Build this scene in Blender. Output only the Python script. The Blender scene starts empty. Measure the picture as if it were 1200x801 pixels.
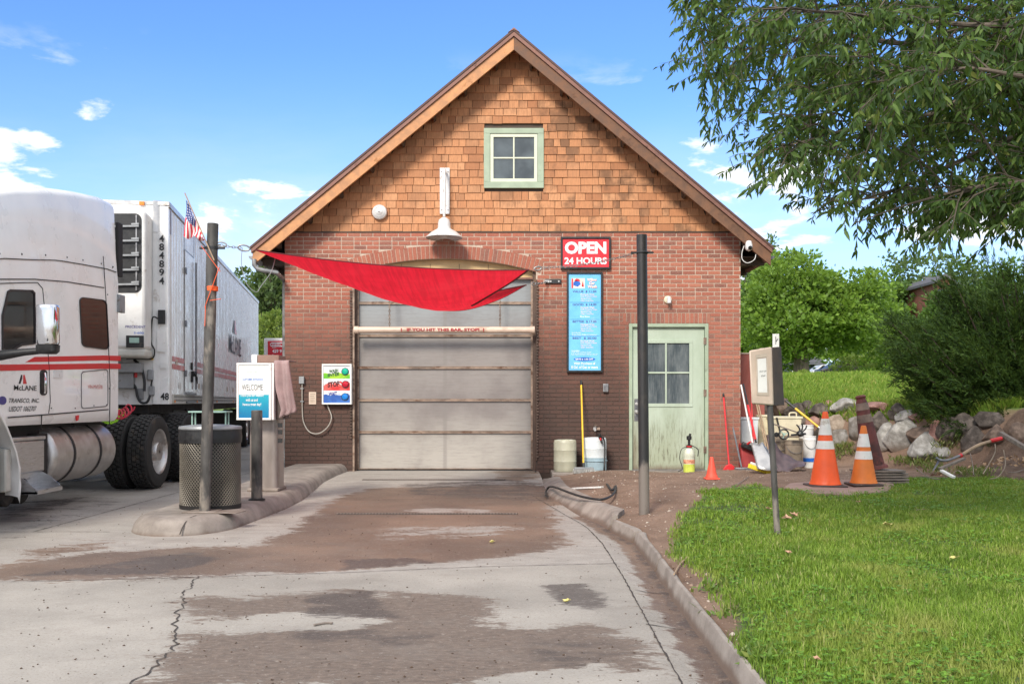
import bpy, math, random
import numpy as np
from mathutils import Vector, Matrix
random.seed(7); rng = np.random.default_rng(7)
S = bpy.context.scene
R = math.radians
# ---------------------------------------------------------------- camera, sky, sun, exposure
F = 1160.0; CH = 1.2; HV = 470.0
cam_d = bpy.data.cameras.new('camera'); cam = bpy.data.objects.new('camera', cam_d)
S.collection.objects.link(cam); S.camera = cam
cam.location = (0, 0, CH); cam.rotation_euler = (R(90), 0, 0)
cam_d.sensor_width = 36; cam_d.lens = 36*F/1200; cam_d.shift_y = (HV-400.5)/1200
cam_d.clip_start = .05; cam_d.clip_end = 3000
SUN_EL, SUN_AZ = 37.0, -160.0        # azimuth from +Y towards +X: behind the camera, to the left
W = bpy.data.worlds.new('World'); S.world = W; W.use_nodes = True
def build_world():
    nt = W.node_tree; nt.nodes.clear(); n = nt.nodes; l = nt.links
    out = n.new('ShaderNodeOutputWorld'); bg = n.new('ShaderNodeBackground'); sky = n.new('ShaderNodeTexSky')
    sky.sky_type = 'NISHITA'; sky.sun_disc = False; sky.sun_elevation = R(SUN_EL); sky.sun_rotation = R(SUN_AZ)
    sky.air_density = 1.0; sky.dust_density = .3; sky.ozone_density = 2.0; sky.altitude = 1500
    bg.inputs['Strength'].default_value = .135
    tc = n.new('ShaderNodeTexCoord'); sep = n.new('ShaderNodeSeparateXYZ')
    l.new(tc.outputs['Generated'], sep.inputs[0])
    def math_(op, a, b=None, c=False):
        m = n.new('ShaderNodeMath'); m.operation = op; m.use_clamp = c
        for i, x in enumerate((a, b)):
            if x is None: continue
            if isinstance(x, (int, float)): m.inputs[i].default_value = x
            else: l.new(x, m.inputs[i])
        return m.outputs[0]
    # flat cloud layer: project the direction on a plane overhead
    zc = math_('ADD', math_('MAXIMUM', sep.outputs[2], 0.0), .10)
    px = math_('DIVIDE', sep.outputs[0], zc); py = math_('DIVIDE', sep.outputs[1], zc)
    cb = n.new('ShaderNodeCombineXYZ'); l.new(px, cb.inputs[0]); l.new(py, cb.inputs[1])
    def noise(vec, sc, det, ro, dist=0, off=0):
        mp = n.new('ShaderNodeMapping'); mp.inputs['Location'].default_value = (off, off*.7, 0)
        l.new(vec, mp.inputs[0]); t = n.new('ShaderNodeTexNoise'); l.new(mp.outputs[0], t.inputs['Vector'])
        t.inputs['Scale'].default_value = sc; t.inputs['Detail'].default_value = det
        t.inputs['Roughness'].default_value = ro; t.inputs['Distortion'].default_value = dist
        return t.outputs[0]
    def ramp(f, a, b):
        r = n.new('ShaderNodeMapRange'); r.interpolation_type = 'SMOOTHSTEP'
        l.new(f, r.inputs[0]); r.inputs[1].default_value = a; r.inputs[2].default_value = b; return r.outputs[0]
    # low veil and cumulus puffs, both fading out higher up
    low = ramp(sep.outputs[2], .34, .02)
    veil = math_('MULTIPLY', ramp(noise(cb.outputs[0], .55, 6, .6, .4, 3.1), .30, .75), low)
    veil = math_('ADD', math_('MULTIPLY', veil, .75), math_('MULTIPLY', ramp(sep.outputs[2], .30, .0), .52))
    mp = n.new('ShaderNodeMapping'); l.new(tc.outputs['Generated'], mp.inputs[0]); mp.inputs['Scale'].default_value = (1, 1, 2.6)
    mp.inputs['Location'].default_value = (.33, 0, -.09)
    pn = noise(mp.outputs[0], 6.0, 9, .58, .15, 0)
    band = math_('MULTIPLY', ramp(sep.outputs[2], .02, .08), ramp(sep.outputs[2], .34, .24))
    puff = math_('MULTIPLY', ramp(pn, .515, .60), band)
    # unseen bright cloud bank added overhead and behind the camera as neutral soft fill
    back = math_('MULTIPLY', ramp(math_('SUBTRACT', sep.outputs[1], math_('MULTIPLY', sep.outputs[2], 1.1)), .35, -.25), ramp(noise(cb.outputs[0], .8, 5, .55, .2, 8.0), .22, .52))
    puff = math_('MAXIMUM', puff, math_('MULTIPLY', back, .95))
    cov = math_('MAXIMUM', veil, puff, True)
    mx = n.new('ShaderNodeMix'); mx.data_type = 'RGBA'; l.new(cov, mx.inputs['Factor'])
    hs = n.new('ShaderNodeMix'); hs.data_type = 'RGBA'; hs.blend_type = 'MULTIPLY'; hs.inputs['Factor'].default_value = 1
    l.new(sky.outputs[0], hs.inputs[6]); hs.inputs[7].default_value = (.74, 1.02, 1.36, 1)
    l.new(hs.outputs[2], mx.inputs[6])
    cc = n.new('ShaderNodeMix'); cc.data_type = 'RGBA'; l.new(puff, cc.inputs['Factor'])
    cc.inputs[6].default_value = (5.2, 5.6, 6.3, 1); cc.inputs[7].default_value = (6.6, 6.8, 7.1, 1)
    l.new(cc.outputs[2], mx.inputs[7])
    l.new(mx.outputs[2], bg.inputs['Color']); l.new(bg.outputs[0], out.inputs[0])
build_world()
sd = bpy.data.lights.new('sun', 'SUN'); sun = bpy.data.objects.new('sun', sd); S.collection.objects.link(sun)
sd.energy = 3.0; sd.angle = R(14); sd.color = (1, .93, .82)
_sv = Vector((math.sin(R(SUN_AZ))*math.cos(R(SUN_EL)), math.cos(R(SUN_AZ))*math.cos(R(SUN_EL)), math.sin(R(SUN_EL))))
sun.rotation_euler = _sv.to_track_quat('Z', 'Y').to_euler()
S.view_settings.view_transform = 'Standard'; S.view_settings.look = 'None'
S.view_settings.exposure = .52; S.view_settings.gamma = 1; S.view_settings.use_curve_mapping = False
S.render.engine = 'CYCLES'; S.cycles.max_bounces = 6; S.cycles.use_denoising = True

# ---------------------------------------------------------------- helpers
def P(u, v, Y): return Vector(((u-600)*Y/F, Y, CH-(v-HV)*Y/F))
def sm(x, a=0., b=1.):
    t = np.clip((np.asarray(x, float)-a)/(b-a), 0, 1); return t*t*(3-2*t)
class MB:
    def __init__(s): s.v = []; s.f = []
    def add(s, vs, fs):
        b = len(s.v); s.v += [tuple(p) for p in vs]; s.f += [tuple(i+b for i in f) for f in fs]; return s
    def hexa(s, p):   # 0-3 bottom ring, 4-7 top ring
        return s.add(p, [(3,2,1,0),(4,5,6,7),(0,1,5,4),(1,2,6,5),(2,3,7,6),(3,0,4,7)])
    def box(s, x0, x1, y0, y1, z0, z1):
        return s.hexa([(x0,y0,z0),(x1,y0,z0),(x1,y1,z0),(x0,y1,z0),(x0,y0,z1),(x1,y0,z1),(x1,y1,z1),(x0,y1,z1)])
    def bar(s, a, b, w, h, up=(0,0,1)):
        a = Vector(a); b = Vector(b); d = (b-a).normalized(); x = d.cross(Vector(up))
        if x.length < 1e-4: x = d.cross(Vector((1,0,0)))
        x.normalize(); z = x.cross(d)
        q = lambda p, i, j: p + x*w*.5*i + z*h*.5*j
        return s.hexa([q(a,-1,-1),q(a,1,-1),q(b,1,-1),q(b,-1,-1),q(a,-1,1),q(a,1,1),q(b,1,1),q(b,-1,1)])
    def tube(s, pts, r, n=10, caps=True):
        pts = [Vector(p) for p in pts]; rs = r if hasattr(r, '__len__') else [r]*len(pts)
        prev = None; vs = []; m = len(pts)
        for i, p in enumerate(pts):
            d = (pts[min(i+1, m-1)]-pts[max(i-1, 0)])
            d = d.normalized() if d.length > 1e-9 else Vector((0,0,1))
            if prev is None:
                x = d.cross(Vector((0,0,1)))
                if x.length < .1: x = d.cross(Vector((0,1,0)))
            else: x = prev - d*prev.dot(d)
            x.normalize(); prev = x; y = d.cross(x)
            for k in range(n):
                a = 2*math.pi*k/n; vs.append(p + (x*math.cos(a)+y*math.sin(a))*rs[i])
        fs = [(i*n+k, i*n+(k+1)%n, (i+1)*n+(k+1)%n, (i+1)*n+k) for i in range(m-1) for k in range(n)]
        if caps: fs += [tuple(range(n-1, -1, -1)), tuple((m-1)*n+k for k in range(n))]
        return s.add(vs, fs)
    def lathe(s, prof, o, ax=(0,0,1), n=24, caps=True):
        o = Vector(o); ax = Vector(ax).normalized()
        x = ax.cross(Vector((0,1,0)));
        if x.length < .1: x = ax.cross(Vector((0,0,1)))
        x.normalize(); y = ax.cross(x); vs = []
        for r, h in prof:
            for k in range(n):
                a = 2*math.pi*k/n; vs.append(o + ax*h + (x*math.cos(a)+y*math.sin(a))*r)
        m = len(prof)
        fs = [(i*n+k, i*n+(k+1)%n, (i+1)*n+(k+1)%n, (i+1)*n+k) for i in range(m-1) for k in range(n)]
        if caps: fs += [tuple(range(n-1, -1, -1)), tuple((m-1)*n+k for k in range(n))]
        return s.add(vs, fs)
    def prism(s, poly, ext):
        e = Vector(ext); n = len(poly); vs = [Vector(p) for p in poly]; vs += [p+e for p in vs]
        return s.add(vs, [tuple(range(n-1,-1,-1)), tuple(range(n, 2*n))] + [(i,(i+1)%n,(i+1)%n+n,i+n) for i in range(n)])
    def grid(s, g):
        m = len(g); n = len(g[0]); vs = [p for r in g for p in r]
        return s.add(vs, [(i*n+j, i*n+j+1, (i+1)*n+j+1, (i+1)*n+j) for i in range(m-1) for j in range(n-1)])
    def quad(s, a, b, c, d): return s.add([a,b,c,d], [(0,1,2,3)])
def tag(o, label=None, cat=None, group=None, kind=None):
    if label: o['label'] = label
    if cat: o['category'] = cat
    if group: o['group'] = group
    if kind: o['kind'] = kind
    return o
def thing(name, label, cat, loc, group=None):
    o = bpy.data.objects.new(name, None); S.collection.objects.link(o); o.location = loc; o.empty_display_size = .1
    return tag(o, label, cat, group)
def root_of(o):
    while o.parent: o = o.parent
    return o
def obj(name, mb, m, parent=None, bevel=0, smooth=True, angle=35, solid=0, label=None, origin=None):
    me = bpy.data.meshes.new(name)
    org = Vector(root_of(parent).location) if parent else (Vector(origin) if origin is not None else Vector((0,0,0)))
    me.from_pydata([tuple(Vector(p)-org) for p in mb.v], [], mb.f)
    me.validate()
    import bmesh
    bm = bmesh.new(); bm.from_mesh(me); bmesh.ops.recalc_face_normals(bm, faces=bm.faces); bm.to_mesh(me); bm.free()
    o = bpy.data.objects.new(name, me); S.collection.objects.link(o); me.materials.append(m)
    if parent: o.parent = parent
    else: o.location = org
    if smooth:
        me.polygons.foreach_set('use_smooth', [True]*len(me.polygons)); me.set_sharp_from_angle(angle=R(angle))
    if solid:
        md = o.modifiers.new('solid', 'SOLIDIFY'); md.thickness = solid; md.offset = 0
    if bevel:
        md = o.modifiers.new('bevel', 'BEVEL'); md.width = bevel; md.segments = 2; md.limit_method = 'ANGLE'; md.angle_limit = R(40)
        if smooth: md.harden_normals = False
    if label: o['label'] = label
    return o
def fast_mesh(name, V, Fq, m, parent=None, smooth=False, origin=(0,0,0), attrs=None):
    V = np.asarray(V, np.float32); Fq = np.asarray(Fq, np.int32); k = Fq.shape[1]
    if parent: origin = root_of(parent).location
    V = V - np.array(origin, np.float32)
    me = bpy.data.meshes.new(name); me.vertices.add(len(V)); me.vertices.foreach_set('co', V.ravel())
    me.loops.add(Fq.size); me.loops.foreach_set('vertex_index', Fq.ravel())
    me.polygons.add(len(Fq)); me.polygons.foreach_set('loop_start', np.arange(0, Fq.size, k, dtype=np.int32))
    me.polygons.foreach_set('loop_total', np.full(len(Fq), k, np.int32))
    me.update(calc_edges=True)
    if smooth: me.polygons.foreach_set('use_smooth', [True]*len(Fq))
    for an, av in (attrs or {}).items():
        a = me.attributes.new(an, 'FLOAT', 'POINT'); a.data.foreach_set('value', np.asarray(av, np.float32).ravel())
    o = bpy.data.objects.new(name, me); S.collection.objects.link(o); me.materials.append(m)
    if parent: o.parent = parent
    else: o.location = origin
    return o
def text(name, body, m, parent, org, xd, zd, w, h, bold=0, shear=0, depth=.0008, origin=None, space=1):
    """lettering fitted in the w x h rectangle whose lower left corner is org"""
    cu = bpy.data.curves.new(name, 'FONT'); cu.body = body; cu.size = 1; cu.offset = bold; cu.shear = shear
    cu.extrude = .0; cu.resolution_u = 3; cu.space_character = space; cu.align_x = 'CENTER'; cu.fill_mode = 'FRONT'
    t = bpy.data.objects.new('tmp_text', cu); S.collection.objects.link(t)
    dg = bpy.context.evaluated_depsgraph_get(); me = bpy.data.meshes.new_from_object(t.evaluated_get(dg))
    bpy.data.objects.remove(t); bpy.data.curves.remove(cu)
    n = len(me.vertices); co = np.zeros(n*3, np.float32); me.vertices.foreach_get('co', co); co = co.reshape(-1, 3)
    mn = co.min(0); mx = co.max(0); xd = Vector(xd).normalized(); zd = Vector(zd).normalized(); nd = xd.cross(zd)
    o3 = Vector(org) - (Vector(root_of(parent).location) if parent else Vector((0,0,0)))
    A = (co[:, 0]-mn[0])/(mx[0]-mn[0]+1e-9)*w; B = (co[:, 1]-mn[1])/(mx[1]-mn[1]+1e-9)*h
    out = np.outer(A, np.array(xd)) + np.outer(B, np.array(zd)) + np.array(o3) + np.array(nd)*depth
    me.vertices.foreach_set('co', out.astype(np.float32).ravel()); me.name = name; me.materials.clear(); me.materials.append(m); me.update()
    o = bpy.data.objects.new(name, me); S.collection.objects.link(o)
    if parent: o.parent = parent
    return o
def mapped(name, u0, u1, v0, v1, Y, *a, **k):  # text on a frontal plane, given as pixel box
    pass

# ---------------------------------------------------------------- materials
class NT:
    def __init__(s, name):
        s.m = bpy.data.materials.new(name); s.m.use_nodes = True; s.t = s.m.node_tree; s.n = s.t.nodes; s.l = s.t.links
        s.b = s.n['Principled BSDF']; s.out = s.n['Material Output']; s.tc = s.n.new('ShaderNodeTexCoord')
    def put(s, sock, x):
        if hasattr(x, 'links'): s.l.new(x, sock)
        elif isinstance(x, tuple) and len(x) == 3 and sock.type == 'RGBA': sock.default_value = (*x, 1)
        else: sock.default_value = x
    def co(s, scale=(1,1,1), loc=(0,0,0), rot=(0,0,0), src='Object'):
        mp = s.n.new('ShaderNodeMapping'); s.l.new(s.tc.outputs[src], mp.inputs[0])
        mp.inputs['Scale'].default_value = scale; mp.inputs['Location'].default_value = loc; mp.inputs['Rotation'].default_value = rot; return mp.outputs[0]
    def noise(s, sc=5, det=4, ro=.55, vec=None, dist=0):
        t = s.n.new('ShaderNodeTexNoise'); s.l.new(vec if vec is not None else s.tc.outputs['Object'], t.inputs['Vector'])
        t.inputs['Scale'].default_value = sc; t.inputs['Detail'].default_value = det; t.inputs['Roughness'].default_value = ro; t.inputs['Distortion'].default_value = dist
        return t.outputs[0]
    def ramp(s, x, a, b, lo=0., hi=1., smooth=True):
        r = s.n.new('ShaderNodeMapRange'); r.interpolation_type = 'SMOOTHSTEP' if smooth else 'LINEAR'
        s.put(r.inputs[0], x); r.inputs[1].default_value = a; r.inputs[2].default_value = b; r.inputs[3].default_value = lo; r.inputs[4].default_value = hi; return r.outputs[0]
    def math(s, op, a, b=0., clamp=False):
        m = s.n.new('ShaderNodeMath'); m.operation = op; m.use_clamp = clamp; s.put(m.inputs[0], a); s.put(m.inputs[1], b); return m.outputs[0]
    def mix(s, f, a, b, mode='MIX'):
        m = s.n.new('ShaderNodeMix'); m.data_type = 'RGBA'; m.blend_type = mode; s.put(m.inputs['Factor'], f); s.put(m.inputs[6], a); s.put(m.inputs[7], b); return m.outputs[2]
    def crand(s, stops):
        g = s.n.new('ShaderNodeNewGeometry'); r = s.n.new('ShaderNodeValToRGB'); s.l.new(g.outputs['Random Per Island'], r.inputs[0])
        return s.cr(r, stops), g.outputs['Random Per Island']
    def cr(s, r, stops):
        e = r.color_ramp.elements
        while len(e) > 1: e.remove(e[-1])
        e[0].position = stops[0][0]; e[0].color = (*stops[0][1], 1)
        for p, c in stops[1:]:
            k = e.new(p); k.color = (*c, 1)
        return r.outputs[0]
    def attr(s, name):
        a = s.n.new('ShaderNodeAttribute'); a.attribute_name = name; return a.outputs['Fac']
    def sep(s, src='Object'):
        x = s.n.new('ShaderNodeSeparateXYZ'); s.l.new(s.tc.outputs[src], x.inputs[0]); return x.outputs
    def bump(s, h, st=.3, d=.01):
        b = s.n.new('ShaderNodeBump'); s.l.new(h, b.inputs['Height']); b.inputs['Strength'].default_value = st; b.inputs['Distance'].default_value = d
        s.l.new(b.outputs[0], s.b.inputs['Normal']); return b
    def fin(s, col=None, rough=None, metal=None, spec=None):
        for k, x in (('Base Color', col), ('Roughness', rough), ('Metallic', metal), ('Specular IOR Level', spec)):
            if x is not None: s.put(s.b.inputs[k], x)
        return s.m
def mat(name, col, rough=.6, metal=0., var=.15, vs=6., stretch=(1,1,1), bump=.15, bs=60., dirt=None, coat=0., spec=.5, trans=0.):
    t = NT(name); v = t.co(stretch)
    n1 = t.noise(vs, 5, .6, v); f = t.ramp(n1, .3, .7)
    c = t.mix(f, tuple(x*(1-var) for x in col), tuple(min(1, x*(1+var)) for x in col))
    r = t.ramp(n1, .3, .7, max(.02, rough-.08), min(1, rough+.1))
    if dirt:
        dc, amt, ds = dirt; n2 = t.noise(ds, 7, .65, t.co(stretch, (3, 1, 7))); g = t.ramp(n2, .70-amt*.22, .80-amt*.16)
        g = t.math('MULTIPLY', g, .85); c = t.mix(g, c, dc)
        r = t.math('ADD', r, t.math('MULTIPLY', g, .2), True)
    if bump: t.bump(t.noise(bs, 4, .6, v), bump, .003)
    if coat: t.b.inputs['Coat Weight'].default_value = coat
    if trans:
        t.b.inputs['Subsurface Weight'].default_value = trans; t.b.inputs['Subsurface Radius'].default_value = (.05, .05, .05)
    return t.fin(c, r, metal, spec)
DUST = (.20, .15, .11)
M = {}
M['galv'] = mat('galvanised_steel', (.30,.30,.30), .5, .6, .3, 9, dirt=((.16,.12,.09), .7, 5))
M['post_rust'] = mat('weathered_post', (.085,.08,.075), .62, .35, .35, 9, (1,1,.4), dirt=((.30,.26,.22), .9, 6))
M['black_post'] = mat('black_painted_post', (.022,.021,.022), .45, 0, .3, 9, (1,1,.3), dirt=((.06,.045,.035), .7, 4))
M['black'] = mat('black_plastic', (.015,.015,.016), .45, 0, .3, 20, dirt=((.07,.055,.045), .4, 8))
M['rubber'] = mat('tyre_rubber', (.022,.021,.020), .8, 0, .3, 14, bump=.3, dirt=((.075,.06,.048), .6, 6))
M['chrome'] = mat('chrome', (.75,.75,.76), .12, 1, .05, 8, bump=0)
M['alu'] = mat('brushed_aluminium', (.55,.55,.56), .35, .95, .12, 10, (1,1,8), dirt=((.25,.22,.2), .5, 5))
M['alu_dirty'] = mat('dull_aluminium', (.56,.54,.52), .38, .88, .12, 8, dirt=((.30,.25,.21), .45, 4))
M['truck_white'] = mat('white_truck_paint', (.88,.86,.83), .32, 0, .04, 3, bump=0, coat=.4, dirt=((.62,.57,.50), .22, 2.2))
M['trailer_white'] = mat('white_trailer_skin', (.84,.83,.81), .3, .05, .04, 4, bump=0, dirt=((.62,.57,.51), .2, 2))
M['trailer_skirt'] = mat('cream_grey_skirt', (.52,.50,.45), .5, 0, .1, 6, dirt=((.25,.2,.16), .6, 4))
M['red_stripe'] = mat('red_decal', (.62,.02,.025), .35, 0, .08, 4, bump=0)
M['red_faded'] = mat('faded_red_decal', (.55,.13,.11), .4, 0, .1, 5, bump=0)
M['black_decal'] = mat('black_decal', (.02,.02,.022), .5, 0, .1, 4, bump=0)
M['dark_metal'] = mat('dark_chassis', (.02,.018,.017), .7, .2, .3, 8, dirt=((.07,.055,.045), .6, 5))
M['glass_dark'] = mat('dark_window_glass', (.010,.010,.011), .04, 0, .1, 3, bump=0, spec=.5)
M['white_plastic'] = mat('white_plastic', (.72,.71,.69), .45, 0, .06, 6, dirt=((.45,.4,.35), .5, 5))
M['orange_light'] = mat('amber_marker', (.7,.22,.03), .3, 0)
M['cable'] = mat('black_rubber_hose', (.018,.018,.019), .55, 0, .2, 20)
M['red_cable'] = mat('red_coiled_hose', (.55,.03,.06), .4, 0)
M['green_cable'] = mat('green_fluorescent_coil', (.35,.75,.03), .45, 0)
M['white_sign'] = mat('white_sign_enamel', (.80,.79,.77), .4, 0, .05, 5, bump=0, dirt=((.55,.5,.45), .4, 8))
M['red_sign'] = mat('red_sign_face', (.66,.025,.04), .4, 0, .08, 5, bump=0)
M['black_frame'] = mat('black_metal_frame', (.025,.026,.028), .45, .2, .2, 12)
M['blue_sign'] = mat('blue_sign_face', (.16,.50,.82), .35, 0, .08, 4, bump=0, dirt=((.30,.58,.80), .5, 3))
M['navy_text'] = mat('navy_lettering', (.06,.05,.22), .5, 0, bump=0)
M['peach_text'] = mat('peach_lettering', (.85,.62,.55), .5, 0, bump=0)
M['cream_text'] = mat('cream_lettering', (.80,.82,.62), .5, 0, bump=0)
M['white_text'] = mat('white_lettering', (.82,.82,.82), .5, 0, bump=0)
M['deep_blue'] = mat('deep_blue_ink', (.02,.14,.55), .4, 0, bump=0)
M['sage'] = mat('sage_trim_paint', (.33,.40,.29), .5, 0, .1, 5, dirt=((.16,.17,.11), .35, 4))
M['cream_sash'] = mat('cream_sash_paint', (.62,.64,.50), .5, 0, .05, 5)
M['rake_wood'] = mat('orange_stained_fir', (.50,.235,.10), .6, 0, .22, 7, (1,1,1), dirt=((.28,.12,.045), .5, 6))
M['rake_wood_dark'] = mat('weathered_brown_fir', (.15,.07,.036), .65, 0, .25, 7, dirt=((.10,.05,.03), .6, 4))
M['brown_metal'] = mat('brown_roof_flashing', (.20,.095,.07), .5, .2, .15, 8, dirt=((.09,.045,.035), .5, 5))
M['roof_top'] = mat('brown_roof_sheet', (.09,.045,.035), .6, .2, .2, 6)
M['soffit'] = mat('dark_stained_soffit', (.07,.045,.03), .7, 0, .3, 8)
M['lamp_white'] = mat('white_enamel_lamp', (.68,.67,.66), .35, .1, .06, 8, dirt=((.35,.3,.27), .6, 9))
M['pvc'] = mat('cream_pvc_pipe', (.62,.47,.37), .4, 0, .12, 5, (.4,1,1), dirt=((.36,.22,.15), .8, 5))
M['rust_rail'] = mat('rusty_door_rail', (.30,.22,.17), .5, .5, .35, 10, (.5,1,1), dirt=((.12,.055,.03), .9, 7))
M['jamb'] = mat('dark_brown_jamb', (.09,.055,.04), .6, .1, .35, 8, (1,1,.3), dirt=((.20,.12,.07), .6, 5))
M['tan_panel'] = mat('tan_plywood_header', (.58,.40,.20), .6, 0, .1, 6)
M['sail'] = None
M['yellow'] = mat('yellow_fibreglass', (.80,.48,.02), .4, 0, .1, 6)
M['red_plastic'] = mat('red_plastic', (.60,.025,.03), .4, 0, .15, 6, dirt=((.25,.05,.04), .3, 7))
M['orange_cone'] = mat('fluorescent_orange_rubber', (.88,.11,.02), .5, 0, .08, 5, dirt=((.55,.12,.04), .4, 6))
M['orange_old'] = mat('faded_orange_rubber', (.72,.19,.03), .6, 0, .1, 6, dirt=((.30,.09,.03), .6, 6))
M['cone_coral'] = mat('coral_rubber', (.75,.09,.05), .6, 0, .1, 6)
M['cone_grimy'] = mat('grimy_rubber', (.13,.035,.03), .7, 0, .5, 5, dirt=((.03,.022,.02), .9, 4))
M['cone_white'] = mat('reflective_white_band', (.74,.72,.68), .5, 0, .08, 6, dirt=((.42,.34,.26), .6, 7))
M['grimy_band'] = mat('grimy_grey_band', (.20,.14,.11), .7, 0, .4, 8, dirt=((.05,.04,.03), .8, 6))
M['wood_grey'] = mat('weathered_timber', (.20,.165,.14), .8, 0, .3, 9, (1,4,1))
M['wood_handle'] = mat('pale_wood_handle', (.36,.25,.16), .6, 0, .2, 9)
M['steel_dark'] = mat('worn_steel', (.22,.22,.23), .45, .7, .3, 10)
M['tank_green'] = mat('cloudy_poly_barrel', (.42,.41,.31), .45, 0, .12, 5, (1,1,.4), dirt=((.26,.22,.14), .6, 3))
M['tank_white'] = mat('white_poly_barrel', (.62,.66,.67), .4, 0, .08, 5, dirt=((.45,.45,.42), .4, 3))
M['tank_blue'] = mat('blue_fluid_behind_poly', (.30,.40,.45), .35, 0, .1, 5)
M['beige'] = mat('beige_poly', (.62,.56,.40), .5, 0, .1, 5, dirt=((.38,.32,.22), .5, 5))
M['bucket_brown'] = mat('mud_stained_bucket', (.24,.19,.14), .7, 0, .25, 6, dirt=((.12,.09,.06), .6, 5))
M['tarp'] = mat('purple_brown_tarp', (.11,.075,.08), .5, 0, .3, 6)
M['green_plastic'] = mat('mint_powder_coat', (.28,.42,.36), .5, 0, .1, 8)
M['towel'] = mat('dusty_pink_towel', (.35,.245,.24), .95, 0, .18, 5, bump=.6, bs=160, dirt=((.34,.22,.24), .5, 4))
M['tan_box'] = mat('sun_faded_box', (.58,.46,.37), .55, 0, .1, 5, dirt=((.36,.25,.18), .4, 6))
M['box_inside'] = mat('rust_dusted_metal', (.09,.065,.055), .7, .1, .3, 6)
M['paper'] = mat('paper_notice', (.76,.75,.72), .8, 0, .04, 10, bump=0)
M['grey_paint'] = mat('grey_enamel', (.28,.29,.30), .45, .3, .12, 8, dirt=((.16,.12,.10), .4, 6))
M['stainless'] = mat('stained_stainless', (.36,.31,.28), .42, .55, .12, 5, (1,1,.3), dirt=((.24,.18,.14), .7, 3))
M['brown_box'] = mat('brown_enamel', (.22,.13,.10), .5, 0, .15, 6)
M['steel_red'] = mat('red_primer_steel', (.30,.085,.065), .6, 0, .15, 4, (1,1,.3), dirt=((.12,.04,.03), .4, 4))
# ---------------------------------------------------------------- terrain and pavement
D0 = 15.9                                            # facade plane
XL, XR = -3.65, 3.67
KB = [(-30, .95), (3.0, .955), (4.2, .97), (6.0, 1.0), (7.4, 1.045), (8.5, 1.06), (9.3, .94), (9.9, .88), (10.6, .73), (12.65, .46), (15.9, .42)]
def kerb_x(y): return np.interp(y, [k[0] for k in KB], [k[1] for k in KB])
def kerb_w(y): return np.interp(y, [0, 8.0, 8.8, 9.4, 9.9, 13.5], [.05, .055, .11, .06, .24, .24])
def fl_z(x, y):      # concrete level
    x = np.asarray(x, float); y = np.asarray(y, float)
    z = .08*sm(y, 12.0, 15.6)*sm(x, -2.9, -2.6)
    kx = kerb_x(y); g = sm(x, kx-.30, kx-.05)*(1-sm(y, 10.5, 13.0))
    return z - .03*g
def upper_d(x, y): return ((x-4.2)*4.8+(y-20)*2.8)/5.56
def land_z(x, y):
    x = np.asarray(x, float); y = np.asarray(y, float)
    kx = kerb_x(y)+kerb_w(y)
    z = .075 + .075*sm(x, kx, kx+.7)
    z = z + .018*np.sin(x*1.7+y*.9)*sm(x, kx+.3, kx+1.5) + .010*np.sin(x*4.1-y*3.3)*sm(x, kx+.2, kx+1)
    z = np.where((y > 15.0) & (x < 3.9), .06, z)
    d = upper_d(x, y); up = sm(d, -.55, .35)*sm(x, 3.7, 4.3)
    z = z + up*(.93 + .078*np.clip(y-18.5, 0, 11.5)) + up*.03*np.sin(x*.8)*np.sin(y*.5)
    m = (x > 4.3) & (y > 11.6); z = z + np.where(m, .10*sm(x, 5.4, 7.5)*sm(y, 12.2, 13.6)*(1-up), 0)
    return z
def hit(u, v, off=0.):   # point of the right-hand ground seen at pixel (u, v)
    for Y in np.arange(3.5, 60, .02):
        p = P(u, v, Y)
        if p.z <= float(land_z(p.x, p.y))+off: return p
    return P(u, v, 60)
def pix0(u, v, z=0.): Y = (CH-z)*F/(v-HV); return ((u-600)*Y/F, Y)
def sdf(poly, X, Y):
    poly = np.array(poly); n = len(poly); d = np.full(X.shape, 1e9); ins = np.zeros(X.shape, bool)
    for i in range(n):
        a = poly[i]; b = poly[(i+1) % n]; e = b-a; wx = X-a[0]; wy = Y-a[1]
        t = np.clip((wx*e[0]+wy*e[1])/(e@e+1e-12), 0, 1); d = np.minimum(d, np.hypot(wx-t*e[0], wy-t*e[1]))
        c = ((a[1] > Y) != (b[1] > Y)) & (X < (b[0]-a[0])*(Y-a[1])/(b[1]-a[1]+1e-12)+a[0]); ins ^= c
    return np.where(ins, -d, d)
def stain(polys, X, Y, soft):
    m = np.zeros(X.shape)
    for pl, a in polys:
        m = np.maximum(m, a*(1-sm(sdf([pix0(*q) for q in pl], X, Y)/soft, -1, 1)))
    return m
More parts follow.
